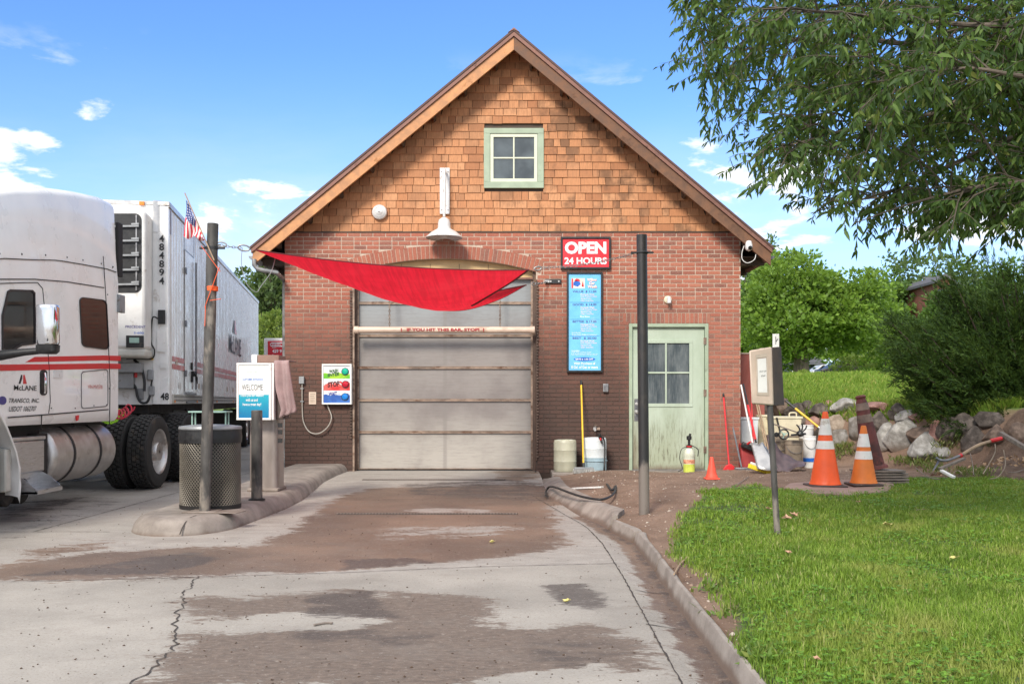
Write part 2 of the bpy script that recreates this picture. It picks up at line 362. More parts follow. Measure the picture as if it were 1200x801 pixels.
def concrete_mat():
    t = NT('stained_concrete'); o = t.tc.outputs['Object']
    st = t.attr('damp'); dk = t.attr('oily'); gr = t.attr('slab')
    stre = t.co((1.0, 2.2, 1)); n1 = t.noise(2.2, 10, .68, stre, .3); n2 = t.noise(16, 9, .75, stre, .3); n3 = t.noise(160, 3, .7); n0 = t.noise(.7, 6, .6)
    n4 = t.noise(45, 4, .7)
    base = t.mix(t.ramp(n0, .3, .7), (.255,.232,.204), (.385,.350,.308))
    base = t.mix(gr, base, t.mix(t.ramp(n1, .3, .7), (.29,.262,.235), (.39,.355,.318)))
    base = t.mix(t.math('MULTIPLY', t.ramp(n2, .50, .68), .35), base, (.27,.235,.20))
    e = t.math('ADD', t.math('MULTIPLY', t.math('SUBTRACT', n1, .5), 2.0), t.math('MULTIPLY', t.math('SUBTRACT', n2, .5), 1.5))
    m = t.ramp(t.math('ADD', st, e), .42, .58); 
    wet = t.mix(t.ramp(n0, .35, .68), (.10,.060,.038), (.21,.132,.086))
    wet = t.mix(t.math('MULTIPLY', t.ramp(n4, .45, .7), .4), wet, (.13,.085,.06))
    c = t.mix(t.math('MULTIPLY', m, .92), base, wet)
    gb = t.ramp(t.math('ADD', t.attr('greybrown'), e), .42, .62); gbc = t.mix(t.ramp(n2, .35, .65), (.08,.055,.041), (.175,.125,.094))
    c = t.mix(t.math('MULTIPLY', gb, .9), c, gbc)
    mo = t.ramp(t.math('ADD', dk, e), .40, .72); c = t.mix(t.math('MULTIPLY', mo, .82), c, (.062,.048,.042))
    c = t.mix(t.math('MULTIPLY', t.ramp(t.noise(75, 3, .75), .54, .66), .5), c, (.13,.10,.08)); c = t.mix(t.math('MULTIPLY', t.ramp(t.noise(30, 6, .75, t.co((1, 1, 1), (9, 4, 0))), .55, .7), .35), c, (.60,.53,.46)); c = t.mix(t.math('MULTIPLY', t.ramp(t.noise(1.6, 7, .7, t.co((1, 1.6, 1), (4, 4, 0))), .5, .68), .3), c, (.20,.17,.145))
    c = t.mix(t.math('MULTIPLY', t.ramp(n3, .38, .30), .45), c, (.62,.58,.53))
    sp = t.noise(34, 2, .5, t.co((1, 1, 1), (5, 2, 0))); c = t.mix(t.ramp(sp, .715, .735), c, (.07,.045,.035))
    rg = t.math('SUBTRACT', .78, t.math('MULTIPLY', m, .22)); t.bump(t.math('ADD', n3, t.math('MULTIPLY', n2, 1.2)), .35, .006)
    return t.fin(c, rg)
M['concrete'] = concrete_mat()
def kerb_mat():
    t = NT('kerb_concrete'); n1 = t.noise(3, 8, .65); n3 = t.noise(120, 3, .7); z = t.sep()[2]
    c = t.mix(t.ramp(n1, .3, .7), (.19,.16,.138), (.345,.30,.262)); c = t.mix(t.ramp(t.math('ADD', z, t.math('MULTIPLY', n1, .08)), .075, .02), c, (.15,.105,.08))
    c = t.mix(t.math('MULTIPLY', t.ramp(n3, .58, .7), .5), c, (.13,.10,.08)); t.bump(t.math('ADD', n3, n1), .4, .008); return t.fin(c, .8)
M['kerb'] = kerb_mat()
M['joint'] = mat('dark_joint', (.05,.04,.035), .9)
def soil_mat():
    t = NT('soil_and_turf'); la = t.attr('lawn'); far = t.attr('far')
    n1 = t.noise(1.6, 8, .65); n2 = t.noise(14, 7, .7); n3 = t.noise(80, 4, .75)
    so = t.mix(t.ramp(n1, .3, .7), (.17,.105,.07), (.285,.19,.137)); so = t.mix(t.math('MULTIPLY', t.ramp(n3, .5, .62), .6), so, (.13,.08,.055)); so = t.mix(t.ramp(n2, .60, .72), so, (.42,.32,.25))
    gr = t.mix(t.ramp(n2, .35, .65), (.045,.085,.018), (.085,.12,.03)); gr = t.mix(t.ramp(n3, .55, .7), gr, (.12,.09,.045))
    e = t.math('MULTIPLY', t.math('SUBTRACT', n2, .5), .9)
    c = t.mix(t.ramp(t.math('ADD', la, e), .4, .6), so, gr)
    fg = t.mix(t.ramp(t.noise(6, 6, .7), .35, .65), (.14,.24,.035), (.22,.31,.06)); c = t.mix(far, c, fg)
    t.bump(t.math('ADD', n3, t.math('MULTIPLY', n2, 2)), .6, .02); return t.fin(c, .95)
M['soil'] = soil_mat()
LAWN_PX = [(905,806),(885,767),(866,736),(862,700),(850,680),(818,657),(789,640),(799,606),(832,578),(885,570),(920,578),(990,584),(1034,573),(1077,560),(1200,563)]
LAWN = [pix0(u, v, .13) for u, v in LAWN_PX] + [(13., 13.), (13., 2.), (.99, 2.)]
def terrain():
    xs = np.unique(np.concatenate([np.linspace(-160, -20, 15), np.linspace(-20, .3, 12), np.arange(.4, 5, .05), np.arange(5, 13, .1), np.linspace(13, 40, 60), np.linspace(42, 200, 40)]))
    ys = np.unique(np.concatenate([np.linspace(-30, 2.5, 8), np.arange(2.6, 14, .05), np.arange(14, 24, .1), np.linspace(24, 60, 60), np.linspace(62, 400, 50)]))
    X, Y = np.meshgrid(xs, ys); kx = kerb_x(Y)
    Z = np.where(X > kx+np.maximum(.045, kerb_w(Y)*.75), land_z(X, Y), -.09)
    Z = np.where((X < 3.8) & (Y > 15.85), -.09, Z)
    Z = np.where((Y > 60), Z*(1-sm(Y, 60, 90)*.35), Z)
    Z += np.where((X > 1.2) & (Y < 15), rng.normal(0, .003, X.shape), 0)
    n = len(xs); i = np.arange((len(ys)-1)*(n)).reshape(-1, n)[:, :-1].ravel()
    la = 1-sm(sdf(LAWN, X, Y)/.18, -1, 1); la = np.maximum(la, sm(upper_d(X, Y), .1, .5)*(X > 4))
    far = sm(upper_d(X, Y), .1, .6)*(X > 4)
    far = np.maximum(far, ((X < -8) & (Y > 30))*1.)
    o = fast_mesh('ground', np.stack([X, Y, Z], -1).reshape(-1, 3), np.stack([i, i+1, i+1+n, i+n], 1), M['soil'], smooth=True, attrs={'lawn': la, 'far': far})
    tag(o, kind='structure')
terrain()
def pavement():
    xs = np.unique(np.concatenate([np.linspace(-40, -6, 20), np.arange(-6, .31, .05), .3+np.arange(1, 31)*.1]))
    ys = np.unique(np.concatenate([np.linspace(-30, 3, 8), np.arange(3.05, 16.2, .05), np.linspace(16.3, 60, 20)]))
    X, Y = np.meshgrid(xs, ys); kx = kerb_x(Y)
    X = np.where(X > .301, .3+(kx+.004-.3)*(X-.3)/3.0, X); Xc = X; Z = fl_z(Xc, Y)
    n = len(xs); i = np.arange((len(ys)-1)*n).reshape(-1, n)[:, :-1].ravel(); f = np.stack([i, i+1, i+1+n, i+n], 1)
    V = np.stack([Xc, Y, Z], -1).reshape(-1, 3); a = V[f[:, 0]]; b = V[f[:, 1]]
    f = f[(b[:, 0]-a[:, 0] > 1e-5)]
    cy = V[f].mean(1); f = f[~((cy[:, 1] > 16.1) & (cy[:, 0] > -3.9))]
    damp = stain([([(-60,670),(60,655),(130,646),(230,640),(300,641),(345,620),(395,584),(430,574),(540,572),(610,560),(690,582),(645,592),(666,640),(560,656),(400,668),(200,677),(0,680),(-60,682)], 1.),
                  ([(20,640),(80,636),(150,630),(120,644),(40,660),(0,664)], .62),
                  ([(700,600),(742,626),(770,665),(800,720),(850,790),(830,801),(800,760),(765,690),(740,640)], .8),
                  ([(570,555),(640,552),(640,572),(590,568)], .7)], X, Y, .34)
    kx0 = kerb_x(Y); damp = np.maximum(damp, .85*(1-sm(kx0-X, .08, .24))*(1-sm(Y, 9.8, 11.5))*(X > .6))
    dry = stain([([(430,618),(560,612),(640,618),(560,630),(440,632)], .5), ([(470,596),(560,595),(590,600),(480,602)], .7), ([(560,566),(660,566),(680,572),(560,572)], .5)], X, Y, .26)
    damp = damp-dry
    gb = stain([([(225,700),(300,698),(400,693),(480,692),(560,700),(585,712),(560,726),(600,735),(700,732),(745,745),(772,775),(800,806),(160,806),(205,745),(245,732),(215,716)], 1.)], X, Y, .34)
    gb -= stain([([(250,728),(330,716),(420,720),(470,726),(400,738),(270,742)], .9), ([(560,792),(700,775),(760,790),(770,806),(560,806)], .8)], X, Y, .12)
    oil_dark = stain([([(360,697),(440,692),(470,724),(350,722)], .85), ([(330,735),(440,728),(520,742),(480,770),(360,765)], .5), ([(600,752),(700,742),(760,765),(700,785),(610,775)], .5), ([(628,684),(690,682),(720,702),(700,716),(650,706)], .85), ([(230,645),(150,655),(60,668),(0,676),(200,672),(260,655)], .8),
                 ([(400,655),(480,652),(520,660),(400,668)], .8), ([(470,570),(600,566),(690,576),(640,588),(480,580)], .6), ([(0,560),(90,560),(150,590),(60,620),(0,640)], .36), ([(0,590),(110,580),(60,600),(0,610)], .6)], X, Y, .12)  # the last two outlines darken the ground under the truck
    oil_dark = np.maximum(oil_dark, .62*(1-sm(kx0-X, .03, .12))*(1-sm(Y, 9.8, 11.5))*(X > .6))
    slab = 1-sm(sdf([pix0(-60,684), pix0(400,672), pix0(722,660), pix0(860,810), pix0(-60,810)], X, Y), -.01, .01)
    slab = 1-slab
    # truck pad greyer
    slab = slab*sm(X, -4.5, -3.4)
    o = fast_mesh('driveway', V, f, M['concrete'], smooth=True, attrs={'damp': damp, 'oily': oil_dark, 'greybrown': gb, 'slab': slab})
    tag(o, kind='structure')
pavement()
def ribbon(name, pts, w, jag=0, zoff=.004, step=.04):
    pts = [Vector((x, y, 0)) for x, y in pts]; q = []
    for a, b in zip(pts, pts[1:]):
        k = max(1, int((b-a).length/step))
        q += [a.lerp(b, i/k) for i in range(k)]
    q.append(pts[-1]); L = []
    for i, p in enumerate(q):
        d = (q[min(i+1, len(q)-1)]-q[max(i-1, 0)]).normalized(); nn = Vector((-d.y, d.x, 0))
        c = p + nn*random.uniform(-jag, jag); ww = w*(random.uniform(.4, 1.3) if jag else random.uniform(.85, 1.1))*.5
        r = []
        for s in (-1, 1):
            v = c+nn*ww*s; r.append(Vector((v.x, v.y, float(fl_z(v.x, v.y))+zoff)))
        L.append(r)
    mb = MB(); mb.grid(L); return tag(obj(name, mb, M['joint'], smooth=False), kind='structure')
px = lambda l: [pix0(u, v) for u, v in l]
ribbon('pavement_crack', px([(233,675),(226,684),(214,696),(216,706),(208,718),(204,733),(210,742),(205,755),(196,768),(178,782),(160,797),(150,810)]), .010, .02)
ribbon('pavement_joint', px([(-60,683),(120,679),(235,676),(400,671),(560,664),(722,660)]), .009, .003)
ribbon('pavement_joint', px([(628,583),(655,597),(688,617),(706,637),(730,675),(745,702),(770,748),(800,801),(808,815)]), .010, .003)
ribbon('pavement_joint', px([(405,586),(520,584),(628,583)]), .010, .001)
ribbon('pavement_joint', px([(655,569),(700,592)]), .006, .001)
for a, b in (((690,617),(716,617)), ((744,690),(790,690)), ((757,731),(800,731)), ((672,606),(690,606))):
    ribbon('pavement_joint', px([a, b]), .010, .001)
ribbon('pavement_joint', [(-30, 8.9), (-3.7, 9.1)], .012, .002)
ribbon('pavement_joint', [(-4.4, 9.1), (-4.4, 30)], .012, .002)
# kerb beside the drive
def kerb():
    segs = [(2.0, 7.12), (7.16, 8.55), (8.62, 9.42), (9.5, 14.3)]
    for y0, y1 in segs:
        L = []
        ys = np.arange(y0, y1+.001, (y1-y0)/max(6, int((y1-y0)/.08)))
        for i, y in enumerate(ys):
            kx = float(kerb_x(y)); w = float(kerb_w(y)); zt = .085 if y < 9.45 else .125
            e = min(1, min(y-y0, y1-y+.0)/.05+.5); dz = (1-e)*.03
            low = float(fl_z(kx-.02, y))
            j = .002*math.sin(y*9)+random.uniform(-.002, .002)
            if y > 9.4: prof = [(-.02, low-.02), (.02, low+.03), (w*.45, zt-.02), (w*.7, zt), (w, zt-.002), (w+.02, low-.1)]
            else: prof = [(-.02, low-.02), (.0, low+.02), (.014, zt-.02), (.022, zt-.004), (w*.75, zt), (w, zt-.012), (w+.01, low-.1)]
            L.append([Vector((kx+dx+j, y, z-(dz if k > 1 else 0))) for k, (dx, z) in enumerate(prof)])
        mb = MB(); mb.grid(L); mb.f.append(tuple(range(len(L[0])))); n = len(L[0]); mb.f.append(tuple(len(mb.v)-n+k for k in range(n)))
        tag(obj('kerb', mb, M['kerb']), kind='structure')
kerb()
# pay island: rounded mountable kerb round a concrete top
def island():
    L = []; c = []
    x0, x1, yn, y1 = -3.58, -2.60, 8.78, 15.88
    path = []
    for k in range(0, 25):
        a = math.pi + math.pi*k/24; path.append(((x0+x1)/2+(x1-x0)/2*math.cos(a), yn+.70+.70*math.sin(a)))
    right = [(x1+dx, y) for dx, y in ((0.03, 10), (.08, 11), (.06, 12), (-.02, 13.2), (-.10, 14.2), (-.08, 15), (-.02, 15.88))]
    left = [(x0, y) for y in (15.88, 14.5, 13, 11.5, 10.2)]
    path = left+path+right
    q = []
    for a, b in zip(path, path[1:]):
        k = max(1, int(math.dist(a, b)/.15)); q += [(a[0]+(b[0]-a[0])*i/k, a[1]+(b[1]-a[1])*i/k) for i in range(k)]
    q.append(path[-1]); prof = [(0, -.02), (.02, .05), (.045, .095), (.075, .128), (.115, .146), (.165, .151)]
    inner = []
    for i, p in enumerate(q):
        a = q[max(i-1, 0)]; b = q[min(i+1, len(q)-1)]; dx, dy = b[0]-a[0], b[1]-a[1]; l = math.hypot(dx, dy); nx, ny = -dy/l, dx/l
        j = random.uniform(-.003, .003)
        row = [Vector((p[0]+nx*o+j, p[1]+ny*o, z+float(fl_z(-2.5, p[1])*.6)*(p[1] > 12))) for o, z in prof]
        L.append(row); inner.append(row[-1])
    mb = MB(); mb.grid(L); mb.add(inner, [tuple(range(len(inner)))])
    tag(obj('island_kerb', mb, M['kerb']), kind='structure')
island()
for pts in ([(-2.93, 8.80), (-2.905, 9.08)],):
    L = [[Vector((x-.006, y, z)), Vector((x+.006, y, z))] for x, y, z in ((-2.95, 8.79, .02), (-2.94, 8.83, .075), (-2.93, 8.90, .125), (-2.92, 8.98, .148), (-2.90, 9.1, .156))]
    mb = MB(); mb.grid(L); tag(obj('kerb_crack', mb, M['joint'], smooth=False), kind='structure')
# trench drains across the lane
for (u0, u1, v) in ((395, 607, 601), (425, 592, 566)):
    xa, y = pix0(u0, v, float(fl_z(0, 13)*.5)); xb, _ = pix0(u1, v, .03)
    z = float(fl_z(-1, y)); t = thing('trench_drain', 'narrow slotted drain grate across the drive, ' + ('nearer the camera' if v > 590 else 'nearer the roller door'), 'drain', (xa, y, z), 'slotted drains across the drive')
    mb = MB(); mb.box(xa, xb, y-.055, y+.055, z-.01, z+.004); obj('channel', mb, M['joint'], t, smooth=False)
    mb = MB(); x = xa
    while x < xb: mb.box(x, x+.016, y-.045, y+.045, z+.004, z+.009); x += .034
    obj('grate', mb, M['wood_grey'], t, smooth=False)
# slab along the wall right of the door
mb = MB(); mb.box(.62, 3.85, 15.25, 15.897, -.05, .098)
tag(obj('threshold_slab', mb, M['kerb'], bevel=.01), kind='structure')

# ---------------------------------------------------------------- the building
ZB, ZT = .06, 3.905
GX0, GX1, GZS, GZC = -2.56, .385, 3.28, 3.49
DX0, DX1, DZ = 1.878, 3.155, 2.447
AX, = ((GX0+GX1)/2,); half = (GX1-GX0)/2; sag = GZC-GZS; AR = (half**2+sag**2)/(2*sag); AZ = GZC-AR
RING = .205
def brick_mat():
    t = NT('red_brick'); c, rnd = t.crand([(0, (.30,.08,.048)), (.25, (.36,.105,.062)), (.5, (.26,.08,.052)), (.72, (.40,.135,.082)), (.88, (.17,.065,.05)), (1, (.32,.12,.076))])
    g = t.n.new('ShaderNodeNewGeometry'); px_ = t.n.new('ShaderNodeSeparateXYZ'); t.l.new(g.outputs['Position'], px_.inputs[0])
    n1 = t.noise(1.1, 6, .62, g.outputs['Position']); n2 = t.noise(45, 5, .7, g.outputs['Position'])
    c = t.mix(t.math('MULTIPLY', t.ramp(n2, .35, .7), .35), c, (.52,.26,.18))
    return t, c, g, px_, n1, n2
def soot(t, px_, n1):
    # road grime: heaviest low down and near the wash door
    z = px_.outputs[2]; x = px_.outputs[0]
    dx = t.math('ABSOLUTE', t.math('SUBTRACT', x, AX)); near = t.ramp(dx, 4.2, 2.7)
    h = t.math('ADD', z, t.math('MULTIPLY', t.math('SUBTRACT', n1, .5), 1.8)); low = t.ramp(h, 3.5, .9); lowest = t.ramp(h, 1.35, .15)
    a = t.math('MULTIPLY', low, near); return t.math('MAXIMUM', t.math('MULTIPLY', a, .92), t.math('MULTIPLY', lowest, .4))
t, c, g, px_, n1, n2 = brick_mat(); s_ = soot(t, px_, n1)
c = t.mix(t.math('MULTIPLY', t.ramp(px_.outputs[2], 3.3, 2.2), .35), c, t.mix(.5, c, (.26,.15,.115)))
c = t.mix(s_, c, t.mix(n1, (.040,.026,.021), (.075,.046,.036))); t.bump(n2, .4, .004); M['brick'] = t.fin(c, .82)
t = NT('lime_mortar'); g = t.n.new('ShaderNodeNewGeometry'); px_ = t.n.new('ShaderNodeSeparateXYZ'); t.l.new(g.outputs['Position'], px_.inputs[0])
n1 = t.noise(1.1, 6, .62, g.outputs['Position']); n2 = t.noise(50, 5, .7); c = t.mix(t.ramp(n2, .3, .7), (.41,.31,.24), (.58,.47,.38)); c = t.mix(t.ramp(px_.outputs[2], 3.1, 2.2), c, (.33,.215,.165)); c = t.mix(soot(t, px_, n1), c, (.040,.028,.023)); t.bump(n2, .5, .004)
M['mortar'] = t.fin(c, .9)
def in_arch(x, z, r): return abs(x-AX) < half+RING+.3 and math.hypot(x-AX, z-AZ) < r
def build_wall(parent):
    mb = MB(); Y0 = D0
    def brick(x0, x1, z0, z1, y=None):
        if x1-x0 < .02: return
        y = Y0-.005-random.uniform(0, .0025) if y is None else y; b = .0025
        j = lambda: random.uniform(-.0012, .0012)
        f = [(x0+b+j(), y, z0+b+j()), (x1-b+j(), y, z0+b+j()), (x1-b+j(), y, z1-b+j()), (x0+b+j(), y, z1-b+j())]
        k = [(x0, Y0+.02, z0), (x1, Y0+.02, z0), (x1, Y0+.02, z1), (x0, Y0+.02, z1)]
        mb.add(f+k, [(0,1,2,3), (4,0,3,7), (1,5,6,2), (3,2,6,7), (4,5,1,0)])
    ch = .0677; g = .0098; rows = int((ZT-ZB)/ch)+1
    for r in range(rows):
        z1 = ZT-r*ch-.004; z0 = z1-ch+g; zm = (z0+z1)/2
        if z0 < ZB-.02: break
        hdr = r % 6 == 2; x = XL; k = 0
        if hdr: k = 0
        elif r % 2: x = XL-.1015
        while x < XR:
            w = (.203 if (k % 2 == 0) else .1015) if hdr else .203
            a, b = max(x, XL), min(x+w-g, XR-.001); x += w; k += 1
            cuts = [(a, b)]
            if zm < GZS+.02: lim = [(GX0, GX1)]
            else: lim = []
            ro = AR+RING+.008
            if zm > GZS-.08 and abs(zm-AZ) < ro:
                hh = math.sqrt(ro*ro-(zm-AZ)**2); lim.append((max(AX-hh, GX0-.08), min(AX+hh, GX1+.08)))
            if z0 < DZ-.02: lim.append((DX0, DX1))
            elif z0 < DZ+.15: lim.append((DX0-.10, DX1+.03))
            for l0, l1 in lim:
                nc = []
                for a_, b_ in cuts:
                    if b_ <= l0 or a_ >= l1: nc.append((a_, b_))
                    else:
                        if a_ < l0: nc.append((a_, l0-.004))
                        if b_ > l1: nc.append((l1+.004, b_))
                cuts = nc
            for a_, b_ in cuts: brick(a_, b_, z0, z1)
    # soldier course over the side door
    STOP = min(q_ for q_ in (ZT-r_*ch-.004-ch+g for r_ in range(rows)) if q_ >= DZ+.15)-g
    x = DX0-.10
    while x < DX1+.02: brick(x, x+.0575, DZ+.006, STOP); x += .0677
    # rowlock arch: two bricks high ring
    a0 = math.asin((half+.10)/(AR+RING/2)); n = int(2*a0*(AR+RING/2)/.0677)
    for i in range(n):
        a = -a0+(i+.5)*2*a0/n; da = .0575/2/(AR+RING/2); y = Y0-.007-random.uniform(0, .002)
        for r0, r1 in ((AR+.002, AR+RING),):
            q = [(AX+r*math.sin(t_), AZ+r*math.cos(t_)) for r, t_ in ((r0, a-da), (r0, a+da), (r1, a+da), (r1, a-da))]
            vs = [(x_, y, z_) for x_, z_ in q]+[(x_, Y0+.02, z_) for x_, z_ in q]
            mb.add(vs, [(0,1,2,3), (4,0,3,7), (1,5,6,2), (3,2,6,7), (4,5,1,0)])
    w = obj('brick_wall', mb, M['brick'], parent, smooth=False)
    # mortar bed and wall body
    m = MB(); T = .30
    m.box(XL, GX0, D0, D0+T, -.1, ZT); m.box(GX1, DX0, D0, D0+T, -.1, ZT); m.box(DX1, XR, D0, D0+T, -.1, ZT)
    m.box(DX0, DX1, D0, D0+T, DZ, ZT)
    top = [(AX+AR*math.sin(a), AZ+AR*math.cos(a)) for a in np.linspace(-math.asin(half/AR), math.asin(half/AR), 25)]
    poly = [Vector((x_, D0, z_)) for x_, z_ in top]+[Vector((GX1, D0, ZT)), Vector((GX0, D0, ZT))]
    m.prism(poly, (0, T, 0))
    m.box(XL, XL+.3, D0+T, 30, -.1, ZT-.2); m.box(XR-.3, XR, D0+T, 30, -.1, ZT-.2); m.box(XL, XR, 29.7, 30, -.1, ZT)
    obj('mortar', m, M['mortar'], w, smooth=False)
    return w
B = thing('brick_car_wash_building', 'red brick car wash with cedar shingled gable and tall wash bay door', 'building', (0, D0, 0))
build_wall(B)
# roof geometry
APX, APZ, EZ, EXL, EXR, YF = .03, 7.02, 3.63, -4.08, 4.07, 15.5
def roof_side(sgn):
    ex = EXR if sgn > 0 else EXL; dx = ex-APX; dz = EZ-APZ; L = math.hypot(dx, dz); nx, nz = (-dz/L*sgn if 0 else -dz*sgn/L*1, abs(dx)/L)
    return ex, dx, dz, L, Vector((abs(dz)/L*(1 if sgn > 0 else -1), 0, abs(dx)/L))
slope = {}
for sgn in (-1, 1):
    ex, dx, dz, L, nn = roof_side(sgn); slope[sgn] = dz/dx
    a = Vector((APX, YF-.04, APZ)); e = Vector((ex, YF-.04, EZ)); d = (e-a).normalized()
    m = MB(); q0 = a; q1 = e+d*.03; dn = -nn; ap = Vector((0, 0, -.05/nn.z))
    vt = lambda p, k: p+Vector((0, 0, -k/nn.z))
    m.prism([q0, q1, vt(q1, .03), vt(q0, .03)], (0, 14.9, 0)); obj('roof_sheet', m, M['roof_top'], B, smooth=False)
    m = MB(); y = Vector((0, .012, 0)); m.prism([vt(q0, .032)+y, vt(e, .032)+y, vt(e, .085)+y, vt(q0, .085)+y], (0, .07, 0)); obj('gable_flashing', m, M['brown_metal'], B, smooth=False)
    m = MB(); y = Vector((0, .04, 0)); e2 = e-d*.02
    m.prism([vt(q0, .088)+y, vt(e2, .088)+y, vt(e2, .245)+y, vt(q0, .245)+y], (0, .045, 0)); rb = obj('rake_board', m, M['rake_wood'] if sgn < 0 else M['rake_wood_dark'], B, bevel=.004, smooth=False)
    m = MB(); y = Vector((0, .09, 0)); m.prism([vt(q0, .092)+y, vt(e2, .092)+y, vt(e2, .13)+y, vt(q0, .13)+y], (0, 14.7, 0)); obj('soffit', m, M['soffit'], B, smooth=False)
    for k in range(1, 9):
        p = vt(a+(e-a)*((k-.45)/8.3), .16)+Vector((0, .09, 0)); mm = MB(); w = .035
        u_ = d*w*.6; mm.prism([p-u_, p+u_, vt(p+u_, .07), vt(p-u_, .07)], (0, .33, 0)); obj('lookout', mm, M['soffit'], B, smooth=False)
m = MB(); m.prism([Vector((APX-.09, YF-.05, APZ-.062)), Vector((APX, YF-.05, APZ+.012)), Vector((APX+.09, YF-.05, APZ-.062)), Vector((APX, YF-.05, APZ-.02))], (0, 14.9, 0)); obj('ridge_cap', m, M['brown_metal'], B, smooth=False)
def gable():
    def xlim(z, s):   # underside of the roof
        zz = z+.13*math.hypot(1, .8366)
        return APX+(zz-APZ)/slope[s]
    m = MB(); m.prism([Vector((XL, D0+.02, ZT)), Vector((XR, D0+.02, ZT)), Vector((XR, D0+.02, ZT+.02)), Vector((xlim(4.0, 1), D0+.02, 4.0)), Vector((APX, D0+.02, APZ-.17)), Vector((xlim(4.0, -1), D0+.02, 4.0)), Vector((XL, D0+.02, ZT+.02))], (0, .2, 0))
    m.box(XL, XR, D0-.012, D0+.02, ZT-.002, ZT+.022)
    obj('gable_sheathing', m, M['soffit'], B, smooth=False)
    mb = MB(); z = ZT+.022; ex = .1235; r = 0
    WX0, WX1, WZ0, WZ1 = -.455, .51, 4.61, 5.58
    while z < APZ-.2:
        x0 = max(XL, xlim(z, -1)); x1 = min(XR, xlim(z, 1)); x = x0-random.uniform(0, .15); off = random.uniform(0, .15)
        while x < x1:
            w = random.choice([.11, .14, .16, .19, .21, .24, .29]); a = max(x+.0035, x0); b = min(x+w-.0035, x1); x += w
            if b-a < .012: continue
            zb = z+random.uniform(-.005, .004); zt = z+ex+.02; th = random.uniform(.013, .02)
            if a < WX1-.02 and b > WX0+.02 and z < WZ1-.03 and z+ex > WZ0+.03:
                segs = [(a, min(b, WX0+.01)), (max(a, WX1-.01), b)]
            else: segs = [(a, b)]
            for p, q in segs:
                if q-p < .01: continue
                pt = max(p, xlim(zt, -1)); qt = min(q, xlim(zt, 1))
                if qt <= pt: pt = qt = (max(p, min(q, (pt+qt)/2)))
                mb.hexa([(p, D0-th, zb), (q, D0-th, zb), (q, D0+.025, zb), (p, D0+.025, zb), (pt, D0-.002, zt), (qt, D0-.002, zt), (qt, D0+.025, zt), (pt, D0+.025, zt)])
        z += ex
    t = NT('cedar_shingle'); c, rnd = t.crand([(0, (.46,.195,.085)), (.3, (.56,.26,.12)), (.55, (.37,.15,.065)), (.8, (.59,.29,.142)), (1, (.47,.205,.093))])
    v = t.co((1, 1, .06)); n1 = t.noise(70, 4, .6, v); n2 = t.noise(1.3, 6, .62, t.co((1.5, 1, 1), (3, 0, 1))); g = t.n.new('ShaderNodeNewGeometry')
    c = t.mix(t.math('MULTIPLY', t.ramp(n1, .4, .68), .45), c, (.25,.115,.055))
    wea = t.math('MULTIPLY', t.ramp(t.math('ADD', n2, t.math('MULTIPLY', t.math('SUBTRACT', rnd, .5), .22)), .50, .66), .75)
    sx = t.sep()[0]; wea = t.math('MULTIPLY', wea, t.ramp(sx, -.6, .9, .4, 1.1)); c = t.mix(wea, c, (.15,.072,.035))
    t.bump(n1, .35, .003); obj('cedar_shingles', mb, t.fin(c, .8), B, smooth=False)
gable()
# gable window
def gwin():
    Y = D0-.03; w = MB(); x0, x1, z0, z1 = -.452, .51, 4.615, 5.575; tw = .10
    w.box(x0, x1, Y-.01, D0+.02, z1-tw*.85, z1); w.box(x0, x1, Y-.01, D0+.02, z0, z0+tw); w.box(x0, x0+tw, Y-.008, D0+.02, z0+tw, z1-tw*.85); w.box(x1-tw, x1, Y-.008, D0+.02, z0+tw, z1-tw*.85)
    f = obj('gable_window', w, M['sage'], B, bevel=.004)
    s = MB(); a0, a1, b0, b1 = x0+tw+.004, x1-tw-.004, z0+tw+.004, z1-tw*.85-.004; k = .05
    s.box(a0, a1, Y+.005, Y+.04, b0, b0+k); s.box(a0, a1, Y+.005, Y+.04, b1-k, b1); s.box(a0, a0+k, Y+.006, Y+.04, b0+k, b1-k); s.box(a1-k, a1, Y+.006, Y+.04, b0+k, b1-k)
    cx = (a0+a1)/2; cz = (b0+b1)/2; s.box(cx-.011, cx+.011, Y+.01, Y+.035, b0+k, b1-k); s.box(a0+k, a1-k, Y+.012, Y+.035, cz-.011, cz+.011)
    obj('sash', s, M['cream_sash'], f)
    p = MB(); p.box(a0+k*.5, a1-k*.5, Y+.028, Y+.032, b0+k*.5, b1-k*.5); obj('pane', p, M['glass_win'], f, smooth=False)
t = NT('reflective_grey_glass'); n = t.noise(3, 3, .5); c = t.mix(t.ramp(n, .3, .7), (.035,.045,.05), (.09,.11,.12)); M['glass_win'] = t.fin(c, .05, 0, .9)
t = NT('grimy_glass'); n = t.noise(4, 6, .6, t.co((1,1,.35))); n2 = t.noise(60, 4, .7, t.co((1,1,.08))); c = t.mix(t.ramp(n, .35, .7), (.04,.055,.065), (.15,.17,.175)); c = t.mix(t.math('MULTIPLY', t.ramp(n2, .45, .7), .4), c, (.22,.235,.23)); M['glass_grime'] = t.fin(c, .3, 0, .5)
gwin()
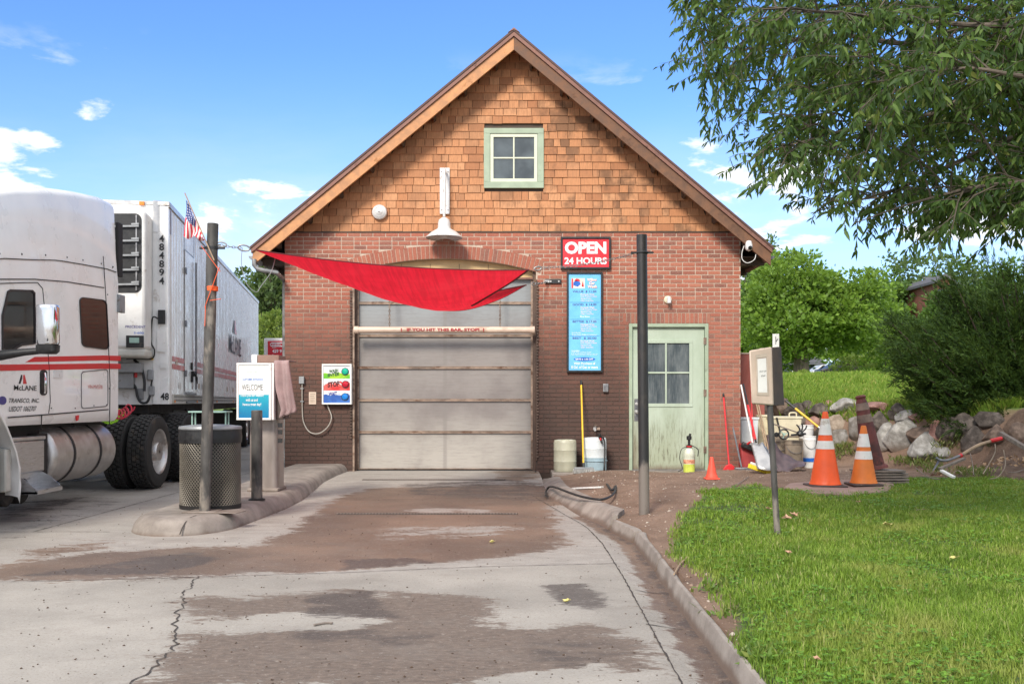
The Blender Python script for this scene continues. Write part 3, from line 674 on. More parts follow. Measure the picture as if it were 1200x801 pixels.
# wash bay door
def bay_door():
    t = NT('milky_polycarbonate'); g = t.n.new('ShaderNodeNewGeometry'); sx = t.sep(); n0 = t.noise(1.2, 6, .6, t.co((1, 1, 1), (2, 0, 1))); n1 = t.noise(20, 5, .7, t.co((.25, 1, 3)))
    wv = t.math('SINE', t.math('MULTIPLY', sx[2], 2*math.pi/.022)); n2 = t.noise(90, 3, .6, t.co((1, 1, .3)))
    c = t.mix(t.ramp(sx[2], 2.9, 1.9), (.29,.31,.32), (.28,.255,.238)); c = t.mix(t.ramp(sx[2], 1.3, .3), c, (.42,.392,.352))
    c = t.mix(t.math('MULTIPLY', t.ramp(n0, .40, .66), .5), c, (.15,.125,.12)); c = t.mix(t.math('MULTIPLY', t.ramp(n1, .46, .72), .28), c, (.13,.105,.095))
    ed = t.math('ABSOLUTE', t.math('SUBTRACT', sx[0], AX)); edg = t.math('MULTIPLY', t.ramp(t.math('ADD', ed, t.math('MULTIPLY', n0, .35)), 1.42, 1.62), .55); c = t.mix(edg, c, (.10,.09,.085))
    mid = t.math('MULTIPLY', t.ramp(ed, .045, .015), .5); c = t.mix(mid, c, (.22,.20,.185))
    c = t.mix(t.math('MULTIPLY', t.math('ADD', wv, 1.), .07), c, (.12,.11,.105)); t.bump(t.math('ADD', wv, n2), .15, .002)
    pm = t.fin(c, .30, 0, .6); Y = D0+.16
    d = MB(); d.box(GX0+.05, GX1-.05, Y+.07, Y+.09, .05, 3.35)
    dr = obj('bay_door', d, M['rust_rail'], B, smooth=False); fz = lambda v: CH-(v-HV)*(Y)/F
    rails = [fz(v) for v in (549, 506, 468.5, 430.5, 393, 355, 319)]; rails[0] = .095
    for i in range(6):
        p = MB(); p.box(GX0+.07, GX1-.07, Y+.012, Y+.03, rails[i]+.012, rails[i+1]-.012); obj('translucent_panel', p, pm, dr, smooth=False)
    for i, z in enumerate(rails):
        r = MB(); h = .021; r.box(GX0+.06, GX1-.06, Y-.012, Y+.06, z-h, z+h); 
        r.box(GX0+.06, GX1-.06, Y-.018, Y-.0125, z-h, z-h+.009); r.box(GX0+.06, GX1-.06, Y-.018, Y-.0125, z+h-.009, z+h)
        obj('rail', r, M['rust_rail'], dr, smooth=False)
    s = MB(); s.box(GX0+.05, GX1-.05, Y-.03, Y+.07, .077, .10); obj('bottom_seal', s, M['rubber'], dr)
    for x in (GX0+.062, GX1-.062): s = MB(); s.box(x-.018, x+.018, Y-.02, Y+.005, .1, 3.3); obj('stile', s, M['rust_rail'], dr, smooth=False)
    j = MB(); j.box(GX0, GX0+.05, Y-.10, Y+.12, .05, 3.29); j.box(GX1-.05, GX1, Y-.10, Y+.12, .05, 3.29); jb = obj('jamb', j, M['jamb'], B, bevel=.004)
    j = MB(); j.box(GX0+.002, GX0+.03, D0-.012, D0+.06, .06, 3.25); obj('jamb_guard', j, M['rust_rail'], jb)
    # tan header filling the arch
    top = [(AX+(AR-.004)*math.sin(a), AZ+(AR-.004)*math.cos(a)) for a in np.linspace(-math.asin(half/AR), math.asin(half/AR), 25)]
    h = MB(); h.prism([Vector((x_, D0+.12, z_)) for x_, z_ in top]+[Vector((GX1, D0+.12, 3.20)), Vector((GX0, D0+.12, 3.20))], (0, .03, 0))
    hd = obj('arch_header', h, M['tan_panel'], B, smooth=False)
    for x in np.linspace(GX0+.3, GX1-.3, 6): s = MB(); s.box(x-.004, x+.004, D0+.1185, D0+.1195, 3.21, 3.42 if abs(x-AX) < 1 else 3.33); obj('seam', s, M['jamb'], hd, smooth=False)
    s = MB(); s.box(GX0+.02, GX1-.02, D0+.10, D0+.118, 3.17, 3.20); obj('header_lip', s, M['brown_metal'], hd)
    # jagged rubber strip and cable run on the right jamb
    s = MB(); z = .3
    while z < 3.1: s.box(GX1+.005, GX1+.03+random.uniform(0, .014), D0-.035, D0-.012, z, z+.034); z += .048
    s.box(GX1+.0, GX1+.012, D0-.03, D0-.01, .25, 3.15); obj('edge_strip', s, M['jamb'], B, smooth=False)
    s = MB(); z = .6
    while z < 3.0: s.box(GX0-.035-random.uniform(0, .01), GX0-.008, D0-.03, D0-.012, z, z+.03); z += .048
    obj('edge_strip', s, M['jamb'], B, smooth=False)
    # inside: dark box so the door gap shows nothing bright
bay_door()
def side_door():
    Y = D0+.06; t = NT('pale_green_door_paint'); n = t.noise(3, 6, .6, t.co((1, 1, .4))); sx = t.sep(); n2 = t.noise(30, 6, .75, t.co((1, 1, .12)))
    c = t.mix(t.ramp(n, .3, .7), (.36,.43,.33), (.45,.52,.42)); low = t.ramp(t.math('ADD', sx[2], t.math('MULTIPLY', n, .9)), 1.75, .55)
    c = t.mix(t.math('MULTIPLY', low, .5), c, (.30,.30,.19)); c = t.mix(t.math('MULTIPLY', t.math('MULTIPLY', t.ramp(n2, .48, .66), low), .9), c, (.10,.085,.05))
    e = t.ramp(sx[0], 2.10, 1.93); c = t.mix(t.math('MULTIPLY', t.math('MULTIPLY', e, low), .8), c, (.16,.11,.07)); c = t.mix(t.ramp(t.math('ADD', sx[2], t.math('MULTIPLY', n2, .25)), .33, .2), c, (.17,.13,.09))
    dm = t.fin(c, .5); M['door_green'] = dm
    f = MB(); fw = .055; f.box(DX0+.002, DX0+fw, D0-.012, D0+.12, .095, DZ-.002); f.box(DX1-fw, DX1-.002, D0-.012, D0+.12, .095, DZ-.002); f.box(DX0+fw, DX1-fw, D0-.0115, D0+.12, DZ-fw, DZ-.002)
    d = obj('side_door', f, M['sage'], B, bevel=.004, label='pale green steel side door with four pane window')
    x0, x1, z0, z1 = DX0+fw+.006, DX1-fw-.006, .105, DZ-fw-.006; wx0, wx1, wz0, wz1 = 2.06, 2.90, 1.12, 2.18
    s = MB(); a, b = Y-.015, Y+.03
    s.box(x0, wx0, a, b, z0, z1); s.box(wx1, x1, a, b, z0, z1); s.box(wx0, wx1, a, b, z0, wz0); s.box(wx0, wx1, a, b, wz1, z1)
    obj('door_leaf', s, dm, d, smooth=False)
    w = MB(); k = .045; w.box(wx0-.01, wx1+.01, a-.012, a+.01, wz0-.01, wz0+k); w.box(wx0-.01, wx1+.01, a-.012, a+.01, wz1-k, wz1+.01); w.box(wx0-.01, wx0+k, a-.011, a+.01, wz0+k, wz1-k); w.box(wx1-k, wx1+.01, a-.011, a+.01, wz0+k, wz1-k)
    cx = 2.48; cz = 1.66; w.box(cx-.014, cx+.014, a-.008, a+.01, wz0+k, wz1-k); w.box(wx0+k, wx1-k, a-.007, a+.01, cz-.014, cz+.014); obj('window_frame', w, M['door_green'], d, bevel=.003)
    p = MB(); p.box(wx0, wx1, a+.012, a+.018, wz0, wz1); obj('pane', p, M['glass_grime'], d, smooth=False)
    for z in (.42, 1.33, 2.16): h = MB(); h.lathe([(.011, 0), (.011, .11)], (x1+.006, D0-.02, z-.05), n=10); h.box(x1-.02, x1+.028, D0-.016, D0-.0125, z-.05, z+.06); obj('hinge', h, M['rust_rail'], d)
    k = MB(); k.lathe([(.03, 0), (.03, .008), (.012, .012), (.012, .045), (.028, .05), (.032, .065), (.024, .08), (.005, .084)], (x0+.065, Y-.015, 1.03), (0, -1, 0), 16)
    k.lathe([(.024, 0), (.024, .012), (.006, .014)], (x0+.065, Y-.015, 1.16), (0, -1, 0), 14); obj('knob', k, M['alu_dirty'], d)
    g = MB(); g.box(x0+.03, x0+.10, Y-.019, Y-.0155, .88, 1.24); obj('lock_plate', g, M['steel_dark'], d, bevel=.002)
    s = MB(); s.box(DX0+fw, DX1-fw, D0-.01, D0+.1, .0985, .108); obj('threshold', s, M['steel_dark'], d)
side_door()
# eaves, gutters, downpipe
for sgn, ex in ((-1, EXL), (1, EXR)):
    m = MB(); L = []
    for y in (YF+.12, 30.):
        L.append([Vector((ex+sgn*.02+.055*math.cos(a), y, EZ-.14+.055*math.sin(a))) for a in np.linspace(math.pi, 2*math.pi, 9)])
    m.grid(L); g = obj('gutter', m, M['galv'] if sgn < 0 else M['brown_metal'], B, solid=.004)
    m = MB(); m.prism([Vector((ex+sgn*.02+.055*math.cos(a), YF+.12, EZ-.14+.055*math.sin(a))) for a in np.linspace(math.pi, 2*math.pi, 9)], (0, .004, 0)); obj('gutter_end', m, M['grey_paint'], g)
    wx = XL if sgn < 0 else XR
    m = MB(); m.box(min(wx, ex-.02*sgn), max(wx, ex-.02*sgn), YF+.35, 29.9, EZ-.13, EZ-.11); obj('eave_soffit', m, M['soffit'], B, smooth=False)
    for k in range(12):
        y = YF+.5+k*1.2; m = MB(); m.box(min(wx, ex), max(wx, ex), y-.03, y+.03, EZ-.24, EZ-.131); obj('rafter_tail', m, M['soffit'], B, smooth=False)
m = MB(); m.tube([(-4.03, 15.47, 3.42), (-4.03, 15.47, 3.33), (-3.98, 15.48, 3.27), (-3.88, 15.5, 3.245), (-3.70, 15.55, 3.22), (-3.685, 15.6, 3.15), (-3.685, 15.6, .2)][:5]+[(-3.69, 16.05, 3.16), (-3.70, 16.1, 3.05), (-3.70, 16.1, .2)], .036, 12)
obj('downpipe', m, M['galv'], B)
m = MB(); m.box(-4.055, -3.99, YF+.04, YF+.34, EZ-.27, EZ-.2); obj('bracket', m, M['grey_paint'], B, bevel=.01)
# ---------------------------------------------------------------- the tractor (nose towards the camera)
TX = -4.86                                  # its near side is the plane x = TX
def TP(u, v, t=0.):                         # point of the pixel ray on the plane x = TX + t
    Y = (TX+t)*F/(u-600); return Vector((TX+t, Y, CH-(v-HV)*Y/F))
def tyre(parent, c, ax, r=.51, w=.28, rim='out', tread=True, name='wheel'):
    """c centre of the outer face, ax unit vector pointing outboard"""
    c = Vector(c); ax = Vector(ax); wr = MB(); h = -w
    prof = [(r*.60, 0), (r*.64, .006), (r*.80, .012), (r*.93, -.004), (r*.955, -.022), (r*.962, -.05), (r*.962, h+.05), (r*.955, h+.022), (r*.93, h+.004), (r*.64, h-.006), (r*.60, h)]
    wr.lathe(prof, c, ax, 56, caps=False); wh = obj(name, wr, M['rubber'], parent)
    if tread:
        tr = MB(); x = ax.cross(Vector((0, 0, 1))).normalized(); N = 44
        for row in range(4):
            h0 = -.028-row*(w-.056)/4; h1 = h0-(w-.056)/4+.010
            for k in range(N):
                a = 2*math.pi*(k+(row % 2)*.5)/N; da = math.pi/N*.82
                P8 = []
                for rr in (r*.95, r*1.0):
                    for aa, hh in ((a-da, h0), (a+da*.8, h0), (a+da, h1), (a-da*.8, h1)):
                        P8.append(c+ax*hh+(x*math.cos(aa)+Vector((0, 0, 1))*math.sin(aa))*rr)
                tr.hexa(P8)
        obj('tread', tr, M['rubber'], wh, smooth=False)
    rm = MB()
    if rim == 'out': prof = [(r*.61, .004), (r*.585, -.004), (r*.56, -.02), (r*.54, -.10), (r*.50, -.15), (r*.30, -.165), (r*.27, -.15), (r*.26, -.02), (r*.24, .0), (.02, .004)]
    else: prof = [(r*.61, .004), (r*.585, -.004), (r*.56, -.03), (r*.50, .01), (r*.32, .06), (r*.28, .065), (r*.26, .08), (.02, .085)]
    rm.lathe(prof, c, ax, 40, caps=False); ri = obj('rim', rm, M['alu_dirty'], wh)
    ho = MB(); x = ax.cross(Vector((0, 0, 1))).normalized()
    for k in range(10):
        a = 2*math.pi*(k+.5)/10; rr = r*.43; p = c+(x*math.cos(a)+Vector((0, 0, 1))*math.sin(a))*rr+ax*(-.152 if rim == 'out' else .03)
        ho.lathe([(.026, 0), (.026, .006)], p, ax, 10)
    for k in range(10):
        a = 2*math.pi*k/10; rr = r*.31; p = c+(x*math.cos(a)+Vector((0, 0, 1))*math.sin(a))*rr+ax*(-.16 if rim == 'out' else .055)
        ho.lathe([(.014, 0), (.012, .03)], p, ax, 6)
    obj('wheel_nut', ho, M['dark_metal'], ri)
    return wh
K = thing('semi_tractor', 'white sleeper cab semi tractor with twin red stripes, nearest vehicle at the left edge', 'truck', (TX-1.2, 12.0, 0))
OUT = Vector((1, 0, 0)); WID = 2.42; CX = TX-WID/2
def section(y, top, wtop, zs, half=WID/2, bot=.96, crown=.10):
    """one cab cross section, open list of points from near sill over the roof to the far sill"""
    pts = [(half-.05, bot), (half-.01, bot+.05), (half, bot+.12), (half, bot+.5), (half, zs-.12), (half-.012, zs)]
    n = 8
    for k in range(1, n+1):
        a = math.pi/2*k/n; r_ = min(.11, (top-zs)*.5)
        b = half-.012+(wtop-half)*((top-r_-zs)/(top-zs))
        pts.append((wtop-r_+r_*math.cos(a) if k else 0, top-r_+r_*math.sin(a)))
    pts.insert(6, (half-.03, zs+(top-zs)*.25))
    full = pts+[(0, top+crown*.3)]+[(-x_, z_) for x_, z_ in reversed(pts)]
    return [Vector((CX+x_, y, z_)) for x_, z_ in full]
cab = MB()
cs = [(12.27, 3.60, 1.10, 2.78, 1.16), (12.24, 3.66, 1.15, 2.78, 1.20), (11.9, 3.66, 1.16, 2.78, 1.21), (11.2, 3.58, 1.15, 2.74, 1.21), (10.6, 3.49, 1.13, 2.70, 1.21), (10.0, 3.37, 1.10, 2.62, 1.21), (9.5, 3.24, 1.07, 2.56, 1.21), (9.0, 3.05, 1.02, 2.46, 1.20), (8.6, 2.84, .95, 2.36, 1.17), (8.35, 2.66, .90, 2.26, 1.10)]
cab.grid([section(y, tp, wt, zs, hf) for y, tp, wt, zs, hf in cs])
n_ = len(section(9, 3, 1, 2.5)); cab.f.append(tuple(range(n_))); 
# windscreen slope down to the cowl
ws = [section(8.35, 2.66, .90, 2.26, 1.10), [Vector((CX+(p.x-CX)*.96, 7.75, min(p.z, 1.75))) for p in section(8.35, 2.66, .90, 2.26, 1.10)]]
cabo = obj('cab_body', cab, M['truck_white'], K, angle=40)
m = MB(); m.grid(ws); m.f.append(tuple(len(ws[0])+k for k in range(len(ws[0])))); obj('cowl', m, M['truck_white'], cabo, angle=40)
m = MB(); m.hexa([(CX-.98, 8.30, 2.50), (CX+.98, 8.30, 2.50), (CX+.98, 8.26, 2.47), (CX-.98, 8.26, 2.47), (CX-1.02, 7.78, 1.80), (CX+1.02, 7.78, 1.80), (CX+1.02, 7.72, 1.78), (CX-1.02, 7.72, 1.78)]); obj('windscreen', m, M['glass_dark'], cabo)
# hood
h = MB(); hs = []
for y, zt, hw in ((7.85, 1.76, 1.02), (7.2, 1.70, .98), (6.5, 1.60, .90), (6.1, 1.40, .80), (5.95, 1.0, .70)):
    hs.append([Vector((CX+x_*hw, y, z_)) for x_, z_ in ((1, .9), (1, zt-.3), (.95, zt-.12), (.8, zt-.02), (.4, zt+.03), (0, zt+.04), (-.4, zt+.03), (-.8, zt-.02), (-.95, zt-.12), (-1, zt-.3), (-1, .9))])
h.grid(hs); h.f.append(tuple(len(h.v)-11+k for k in range(11))); obj('hood', h, M['truck_white'], K, angle=45)
h = MB(); h.box(CX-1.2, CX+1.2, 5.75, 5.98, .35, .72); obj('bumper', h, M['chrome'], K, bevel=.05)
h = MB(); h.box(CX-.55, CX+.55, 5.9, 5.96, .8, 1.45); obj('grille', h, M['dark_metal'], K, bevel=.02)
for s in (-1, 1): h = MB(); h.lathe([(.12, 0), (.13, .03), (.08, .06)], (CX+s*.88, 5.98, .92), (0, -1, 0), 18); obj('headlight', h, M['glass_win'], K)
# front fenders
for s in (-1, 1):
    f = MB(); g = []
    for a in np.linspace(-.28, math.pi+.1, 18):
        rr = .63+(.10 if a < .6 else 0)*(1-a/.6 if a > 0 else 1); y = 8.95+rr*math.cos(a)*1.06; z = .52+rr*math.sin(a)*(1.18)
        xo = CX+s*(WID/2+.04); xi = CX+s*.80
        g.append([Vector((xi, y, z)), Vector((xo-s*.10, y, z)), Vector((xo-s*.02, y-.0, z-.02)), Vector((xo, y, z-.08))])
    f.grid(g); obj('fender', f, M['truck_white'], K, solid=.02)
# chassis
c_ = MB(); c_.box(CX-.55, CX-.25, 6.2, 16.1, .62, .92); c_.box(CX+.25, CX+.55, 6.2, 16.1, .62, .92); c_.box(CX-.5, CX+.5, 9.0, 9.9, .35, 1.05); c_.box(CX-.6, CX+.6, 12.3, 13.0, .7, 1.0); c_.box(CX-1.0, CX+1.0, 8.8, 12.2, .80, .97)
c_.lathe([(.09, 0), (.09, 2.1)], (CX-1.05, 13.65, .51), (1, 0, 0), 14); c_.lathe([(.09, 0), (.09, 2.1)], (CX-1.05, 14.97, .51), (1, 0, 0), 14)
c_.box(CX-.5, CX+.5, 13.7, 14.9, .95, 1.10)
obj('chassis', c_, M['dark_metal'], K, bevel=.01)
for s in (-1, 1):
    xo = CX+s*(WID/2-.0)
    for y in (13.65, 14.97):
        tyre(K, (xo, y, .51), (s, 0, 0), rim='out', tread=s > 0); tyre(K, (xo-s*.33, y, .51), (s, 0, 0), rim='out', tread=s > 0, name='inner_wheel')
    tyre(K, (xo-.02*s, 8.95, .51), (s, 0, 0), w=.30, rim='in', tread=s > 0, name='steer_wheel')
# fuel tank
ft = thing; m = MB(); r_ = .335; tc_ = Vector((TX-.36, 10.62, .615))
m.lathe([(.02, -.02), (r_*.8, -.015), (r_*.93, 0), (r_, .03), (r_, 1.58), (r_*.93, 1.61), (r_*.8, 1.63), (.02, 1.64)], tc_, (0, 1, 0), 44); tk = obj('fuel_tank', m, M['alu_dirty'], K)
for y in (.42, 1.12):
    m = MB(); m.lathe([(r_+.004, y), (r_+.009, y+.005), (r_+.009, y+.045), (r_+.004, y+.05)], tc_, (0, 1, 0), 44, caps=False); obj('tank_strap', m, M['black'], tk)
m = MB(); m.lathe([(.05, 0), (.05, .03), (.03, .04)], tc_+Vector((.12, .8, .30)), (.3, 0, 1), 14); obj('filler_cap', m, M['dark_metal'], tk)
m = MB(); m.box(TX-.72, TX-.10, 10.35, 10.58, .42, .86); obj('battery_bracket', m, M['dark_metal'], K, bevel=.01)
# aluminium step box
a = TP(19, 515, -.06); b = TP(60, 552, -.06)
m = MB(); m.box(TX-.6, TX-.06, 9.68, 10.42, .47, .80); sb = obj('step_box', m, M['alu'], K, bevel=.015)
m = MB(); m.box(TX-.6, TX-.05, 9.67, 10.43, .802, .84); obj('lid', m, M['alu_dirty'], sb, bevel=.01)
m = MB(); g = [[Vector((TX+.01+t_*.12, y, .30+.13*(t_**1.5))) for t_ in (0, .35, .7, 1)] for y in (9.80, 10.35)]
m.box(TX-.12, TX+.15, 9.82, 10.36, .275, .30); m.box(TX+.13, TX+.155, 9.82, 10.36, .28, .315); m.box(TX-.12, TX-.10, 9.82, 10.36, .28, .49)
for y in (9.82, 10.355): m.prism([Vector((TX-.12, y, .28)), Vector((TX+.15, y, .28)), Vector((TX+.13, y, .33)), Vector((TX+.03, y, .42)), Vector((TX-.12, y, .50))], (0, .006, 0))
obj('step', m, M['alu'], K, smooth=False)
m = MB(); m.box(TX-.16, TX-.02, 9.55, 9.655, .32, .74); obj('mud_flap_bracket', m, M['trailer_skirt'], K, bevel=.02)
for y in (9.75, 10.05): m = MB(); m.lathe([(.13, 0), (.14, .02), (.14, .5), (.12, .52)], (TX-.62, y, .30), (1, 0, 0), 20); obj('air_tank', m, M['dark_metal'], K)
# side details of the cab
def decal(name, pts, m_, par, d=.0035, th=0):
    mb = MB(); q = [TP(u, v, d) for u, v in pts]; mb.prism(q, (-.003-th, 0, 0)); return obj(name, mb, m_, par, smooth=False)
S1 = decal('stripe', [(41,418),(121,416.2),(141.5,416.8),(141.5,422.6),(121,422),(30,424.2)], M['red_stripe'], cabo)
decal('stripe', [(-6,427),(60,426.3),(121,425.6),(141.5,426),(141.5,432),(121,432),(60,433),(-6,434.5)], M['red_stripe'], cabo)
def groove(pts, w=.012, m_='dark_metal', par=None, d=.0025, name='panel_gap'):
    mb = MB(); q = [TP(u, v, d) for u, v in pts]
    for a_, b_ in zip(q, q[1:]): mb.bar(a_, b_, w, .006, (1, 0, 0))
    return obj(name, mb, M[m_], par or cabo, smooth=False)
groove([(-8,327),(40,327),(78,330),(122,337)], .010)
groove([(121,300),(123,330),(127,400),(129,450),(128.5,497)], .010)
groove([(9.5,489),(49,486),(127,479.5)], .012)
groove([(49,486),(48,503)], .010)
groove([(44,331),(50,338),(54,380),(57.5,430),(59,470),(57,484)], .006)
groove([(0,332),(30,331),(44,331)], .008)
m = MB()
for u_, v_ in ((126,345),(128,420),(128,455),(125,474),(60,478),(88,478),(110,475)): m.lathe([(.009, 0), (.006, .005)], TP(u_, v_, .002), (1, 0, 0), 8)
obj('panel_screw', m, M['dark_metal'], cabo)
# roof fairing seam with bolts follows the taper of the upper side
m = MB(); bl = MB(); pr = None
for y in np.arange(9.2, 12.22, .15):
    sec = [np.interp(y, [c[0] for c in cs[::-1]], [c[k] for c in cs[::-1]]) for k in (1, 2, 3, 4)]
    zs = sec[2]; p = Vector((CX+sec[3]-.010, y, zs+.01))
    if pr is not None: m.bar(pr, p, .008, .012, (1, 0, 0))
    pr = p
for y in (9.42, 9.85, 10.35, 10.85, 11.25, 11.75, 12.1):
    zs = np.interp(y, [c[0] for c in cs[::-1]], [c[3] for c in cs[::-1]]); bl.lathe([(.013, 0), (.008, .008)], (TX-.02, y, zs+.06), (1, 0, 0), 8)
obj('roof_seam', m, M['dark_metal'], cabo, smooth=False); obj('seam_bolt', bl, M['dark_metal'], cabo)
def pane(name, pts, m_, par, d, th=.01, rim=None, rw=.02):
    q = [TP(u, v, d) for u, v in pts]; mb = MB(); mb.prism(q, (-th, 0, 0)); o = obj(name, mb, m_, par, smooth=False)
    if rim:
        c0 = sum(q, Vector())/len(q); mb = MB(); n = len(q)
        out = [p+(p-c0).normalized()*rw for p in q]; qi = [p+(c0-p).normalized()*.006 for p in q]
        for i in range(n):
            k = (i+1) % n; mb.hexa([qi[i], qi[k], out[k], out[i]]+[p+Vector((.008, 0, 0)) for p in (qi[i], qi[k], out[k], out[i])])
        obj('seal', mb, M[rim], o, smooth=False)
    return o
def rounded(u0, v0, u1, v1, r, n=5, sk=(0, 0)):
    pts = []
    for cx_, cy_, a0 in ((u1-r, v0+r, -90), (u1-r, v1-r, 0), (u0+r, v1-r, 90), (u0+r, v0+r, 180)):
        for k in range(n+1):
            a = R(a0+90*k/n); pts.append((cx_+r*math.cos(a), cy_+r*math.sin(a)))
    return [(u+sk[0]*(v-(v0+v1)/2)/(v1-v0), v+sk[1]*(u-(u0+u1)/2)/(u1-u0)) for u, v in pts]
pane('side_window', [(9,343),(12,341),(37,341),(40,344),(40.5,402),(25,403),(15,409),(6,410),(3,408),(3,370)], M['glass_dark'], cabo, .004, rim='black', rw=.018)
pane('sleeper_window', rounded(94.5, 350, 126, 407.5, 5, sk=(3, 4)), M['glass_dark'], cabo, .004, rim='black', rw=.006)
m = MB(); q = [TP(u, v, .004) for u, v in rounded(95.5, 434, 126.5, 477, 3.5, sk=(0, -3))]
for a_, b_ in zip(q, q[1:]+q[:1]): m.bar(a_, b_, .010, .006, (1, 0, 0))
obj('locker_hatch', m, M['steel_dark'], cabo, smooth=False)
m = MB(); q = [TP(u, v, .004) for u, v in rounded(-6, 333, 45, 480, 7, sk=(0, 1))]
hd_ = pane('door_handle', rounded(47.5, 433, 55.5, 463, 3.8), M['black'], cabo, .008, .02); m = MB(); m.tube([TP(52.5, 437, .02), TP(53, 442, .035), TP(53, 456, .035), TP(52.5, 460, .02)], .012, 8); obj('grip', m, M['chrome'], hd_)
pane('vent_cover', rounded(63.5, 433.5, 74, 442.5, 1), M['white_plastic'], cabo, .008, .01)
pane('reflector', [(89.5,487),(93,486),(92,492),(90,493)], M['red_stripe'], cabo, .006, .01)
ttext = lambda body, u0, v1, u1, v0, m_, **k: text('lettering', body, M[m_], cabo, TP(u0, v1, .004), (0, 1, 0), (0, 0, 1), (TP(u1, v1)-TP(u0, v1)).y, (TP((u0+u1)/2, v0)-TP((u0+u1)/2, v1)).z, **k)
ttext('McLANE', 16.5, 457, 43, 451, 'black_decal', bold=.008)
ttext('TRANSCO, INC.', 10.5, 472.5, 46, 466.5, 'black_decal', shear=.3, bold=.005)
ttext('USDOT 1062707', 10.5, 482, 43, 476, 'black_decal', shear=.35, bold=.003)
ttext('VIN LETTERS ON FRAME', 14, 486, 36, 484.4, 'red_stripe') if 0 else None
ttext('VIN-MV5578', 103, 455, 120, 450.5, 'red_faded')
decal('emblem', [(22,449.5),(25,439),(26.2,439),(26.2,443),(24,449.5)], M['black_decal'], cabo); decal('emblem', [(27.4,449.5),(27.6,439),(29,439),(31.5,449.5)], M['red_stripe'], cabo)
pane('round_badge', [(3.5+4.3*math.cos(a), 469+5*math.sin(a)) for a in np.linspace(0, 2*math.pi, 16)[:-1]], M['navy_text'], cabo, .006, .008)
# cab extender fairing and black rear edge
m = MB(); m.box(TX-.06, TX-.02, 12.27, 12.42, 2.75, 3.42); obj('cab_extender', m, M['dark_metal'], K, bevel=.01)
m = MB(); m.box(TX-.03, TX+.025, 12.20, 12.38, 2.30, 2.52); wl = obj('work_light', m, M['grey_paint'], K, bevel=.01)
# mirror
mi = MB(); c = Vector((-4.36, 9.3, 0)); z0, z1 = CH+(HV-404)*9.3/F, CH+(HV-357)*9.3/F
L = []
for z, sc in ((z0, .9), (z0+.02, 1), (z1-.03, 1), (z1-.008, .93), (z1, .8)):
    L.append([Vector((c.x+sc*.098*math.copysign(abs(math.cos(a))**.6, math.cos(a)), c.y+sc*.075*math.copysign(abs(math.sin(a))**.6, math.sin(a)), z)) for a in np.linspace(0, 2*math.pi, 25)])
mi.grid(L); mi.f.append(tuple(range(25))); mi.f.append(tuple(100+k for k in range(25)))
mh = obj('mirror', mi, M['chrome'], K, angle=50)
m = MB(); L = [[Vector((c.x+s_*.101*math.copysign(abs(math.cos(a))**.6, math.cos(a)), c.y+s_*.078*math.copysign(abs(math.sin(a))**.6, math.sin(a)), z)) for a in np.linspace(0, 2*math.pi, 25)] for z, s_ in ((z0-.085, .7), (z0-.06, .95), (z0-.001, 1))]
m.grid(L); m.f.append(tuple(range(25))); obj('mirror_base', m, M['black'], mh)
m = MB(); m.tube([(c.x-.02, c.y, z0-.05), (c.x-.20, c.y-.05, z0-.07), (TX-.05, 9.15, z0-.13)], [.03, .034, .06], 12); m.lathe([(.10, 0), (.09, .05)], (TX-.02, 9.1, z0-.13), (1, 0, 0), 14); obj('mirror_arm', m, M['black'], mh)
# coiled air lines and gear behind the cab
for k, (mm, dx, dz) in enumerate((('red_cable', -.22, 0), ('red_cable', -.45, .02), ('green_cable', -.35, -.06))):
    pts = []; 
    for i in range(90):
        t_ = i/89; a = t_*2*math.pi*7; pts.append(Vector((TX+dx+.05*math.cos(a), 12.45+t_*.75, 1.13+dz-.10*math.sin(t_*math.pi)+.06*math.sin(a))))
    m = MB(); m.tube(pts, .010, 6); obj('coiled_air_line', m, M[mm], K)

# ---------------------------------------------------------------- the trailer
T = thing('refrigerated_trailer', 'long white refrigerated box trailer with cooling unit, parked behind the white cab', 'trailer', (-5.7, 21, 0))
td = Vector((-.1647, 1, 0)).normalized(); tn = Vector((td.y, -td.x, 0)); TO = Vector((-5.035, 14.5, 0)); TW = 2.56; TL = 14.6; Z0, Z1 = 1.16, 4.11
def RP(s, t, z): return TO+td*s+tn*t+Vector((0, 0, z))
def rbox(mb, s0, s1, t0, t1, z0, z1): return mb.hexa([RP(s0,t1,z0), RP(s1,t1,z0), RP(s1,t0,z0), RP(s0,t0,z0), RP(s0,t1,z1), RP(s1,t1,z1), RP(s1,t0,z1), RP(s0,t0,z1)])
def SPX(u, v, t=.0):      # pixel ray on the trailer's near side
    a = (u-600)/F; o = TO+tn*t; Y = (o.x*td.y-o.y*td.x)/(a*td.y-td.x); return Vector((a*Y, Y, CH-(v-HV)*Y/F))
m = MB(); rbox(m, .0, TL, -TW, 0, Z0, Z1)
for k in range(58):
    s = .45+k*.243
    if 1.35 < s < 2.5: continue
    rbox(m, s, s+.014, -.01, .006, Z0+.16, Z1-.1)
body = obj('box', m, M['trailer_white'], T, smooth=False)
m = MB(); rbox(m, .30, TL, .0, .022, Z0, Z0+.15); sk_ = obj('bottom_rail', m, M['trailer_skirt'], body, bevel=.004)
m = MB()
for k in range(150): s = .4+k*.093; rbox(m, s, s+.03, .022, .0245, Z0+.04, Z0+.07); rbox(m, s, s+.03, .022, .0245, Z0+.095, Z0+.125)
obj('rail_slot', m, M['dark_metal'], sk_, smooth=False)
m = MB(); rbox(m, .0, TL, -.05, .02, Z1-.07, Z1+.012); rbox(m, -.01, .03, -TW, .02, Z1-.05, Z1+.012); obj('top_rail', m, M['alu_dirty'], body, bevel=.006)
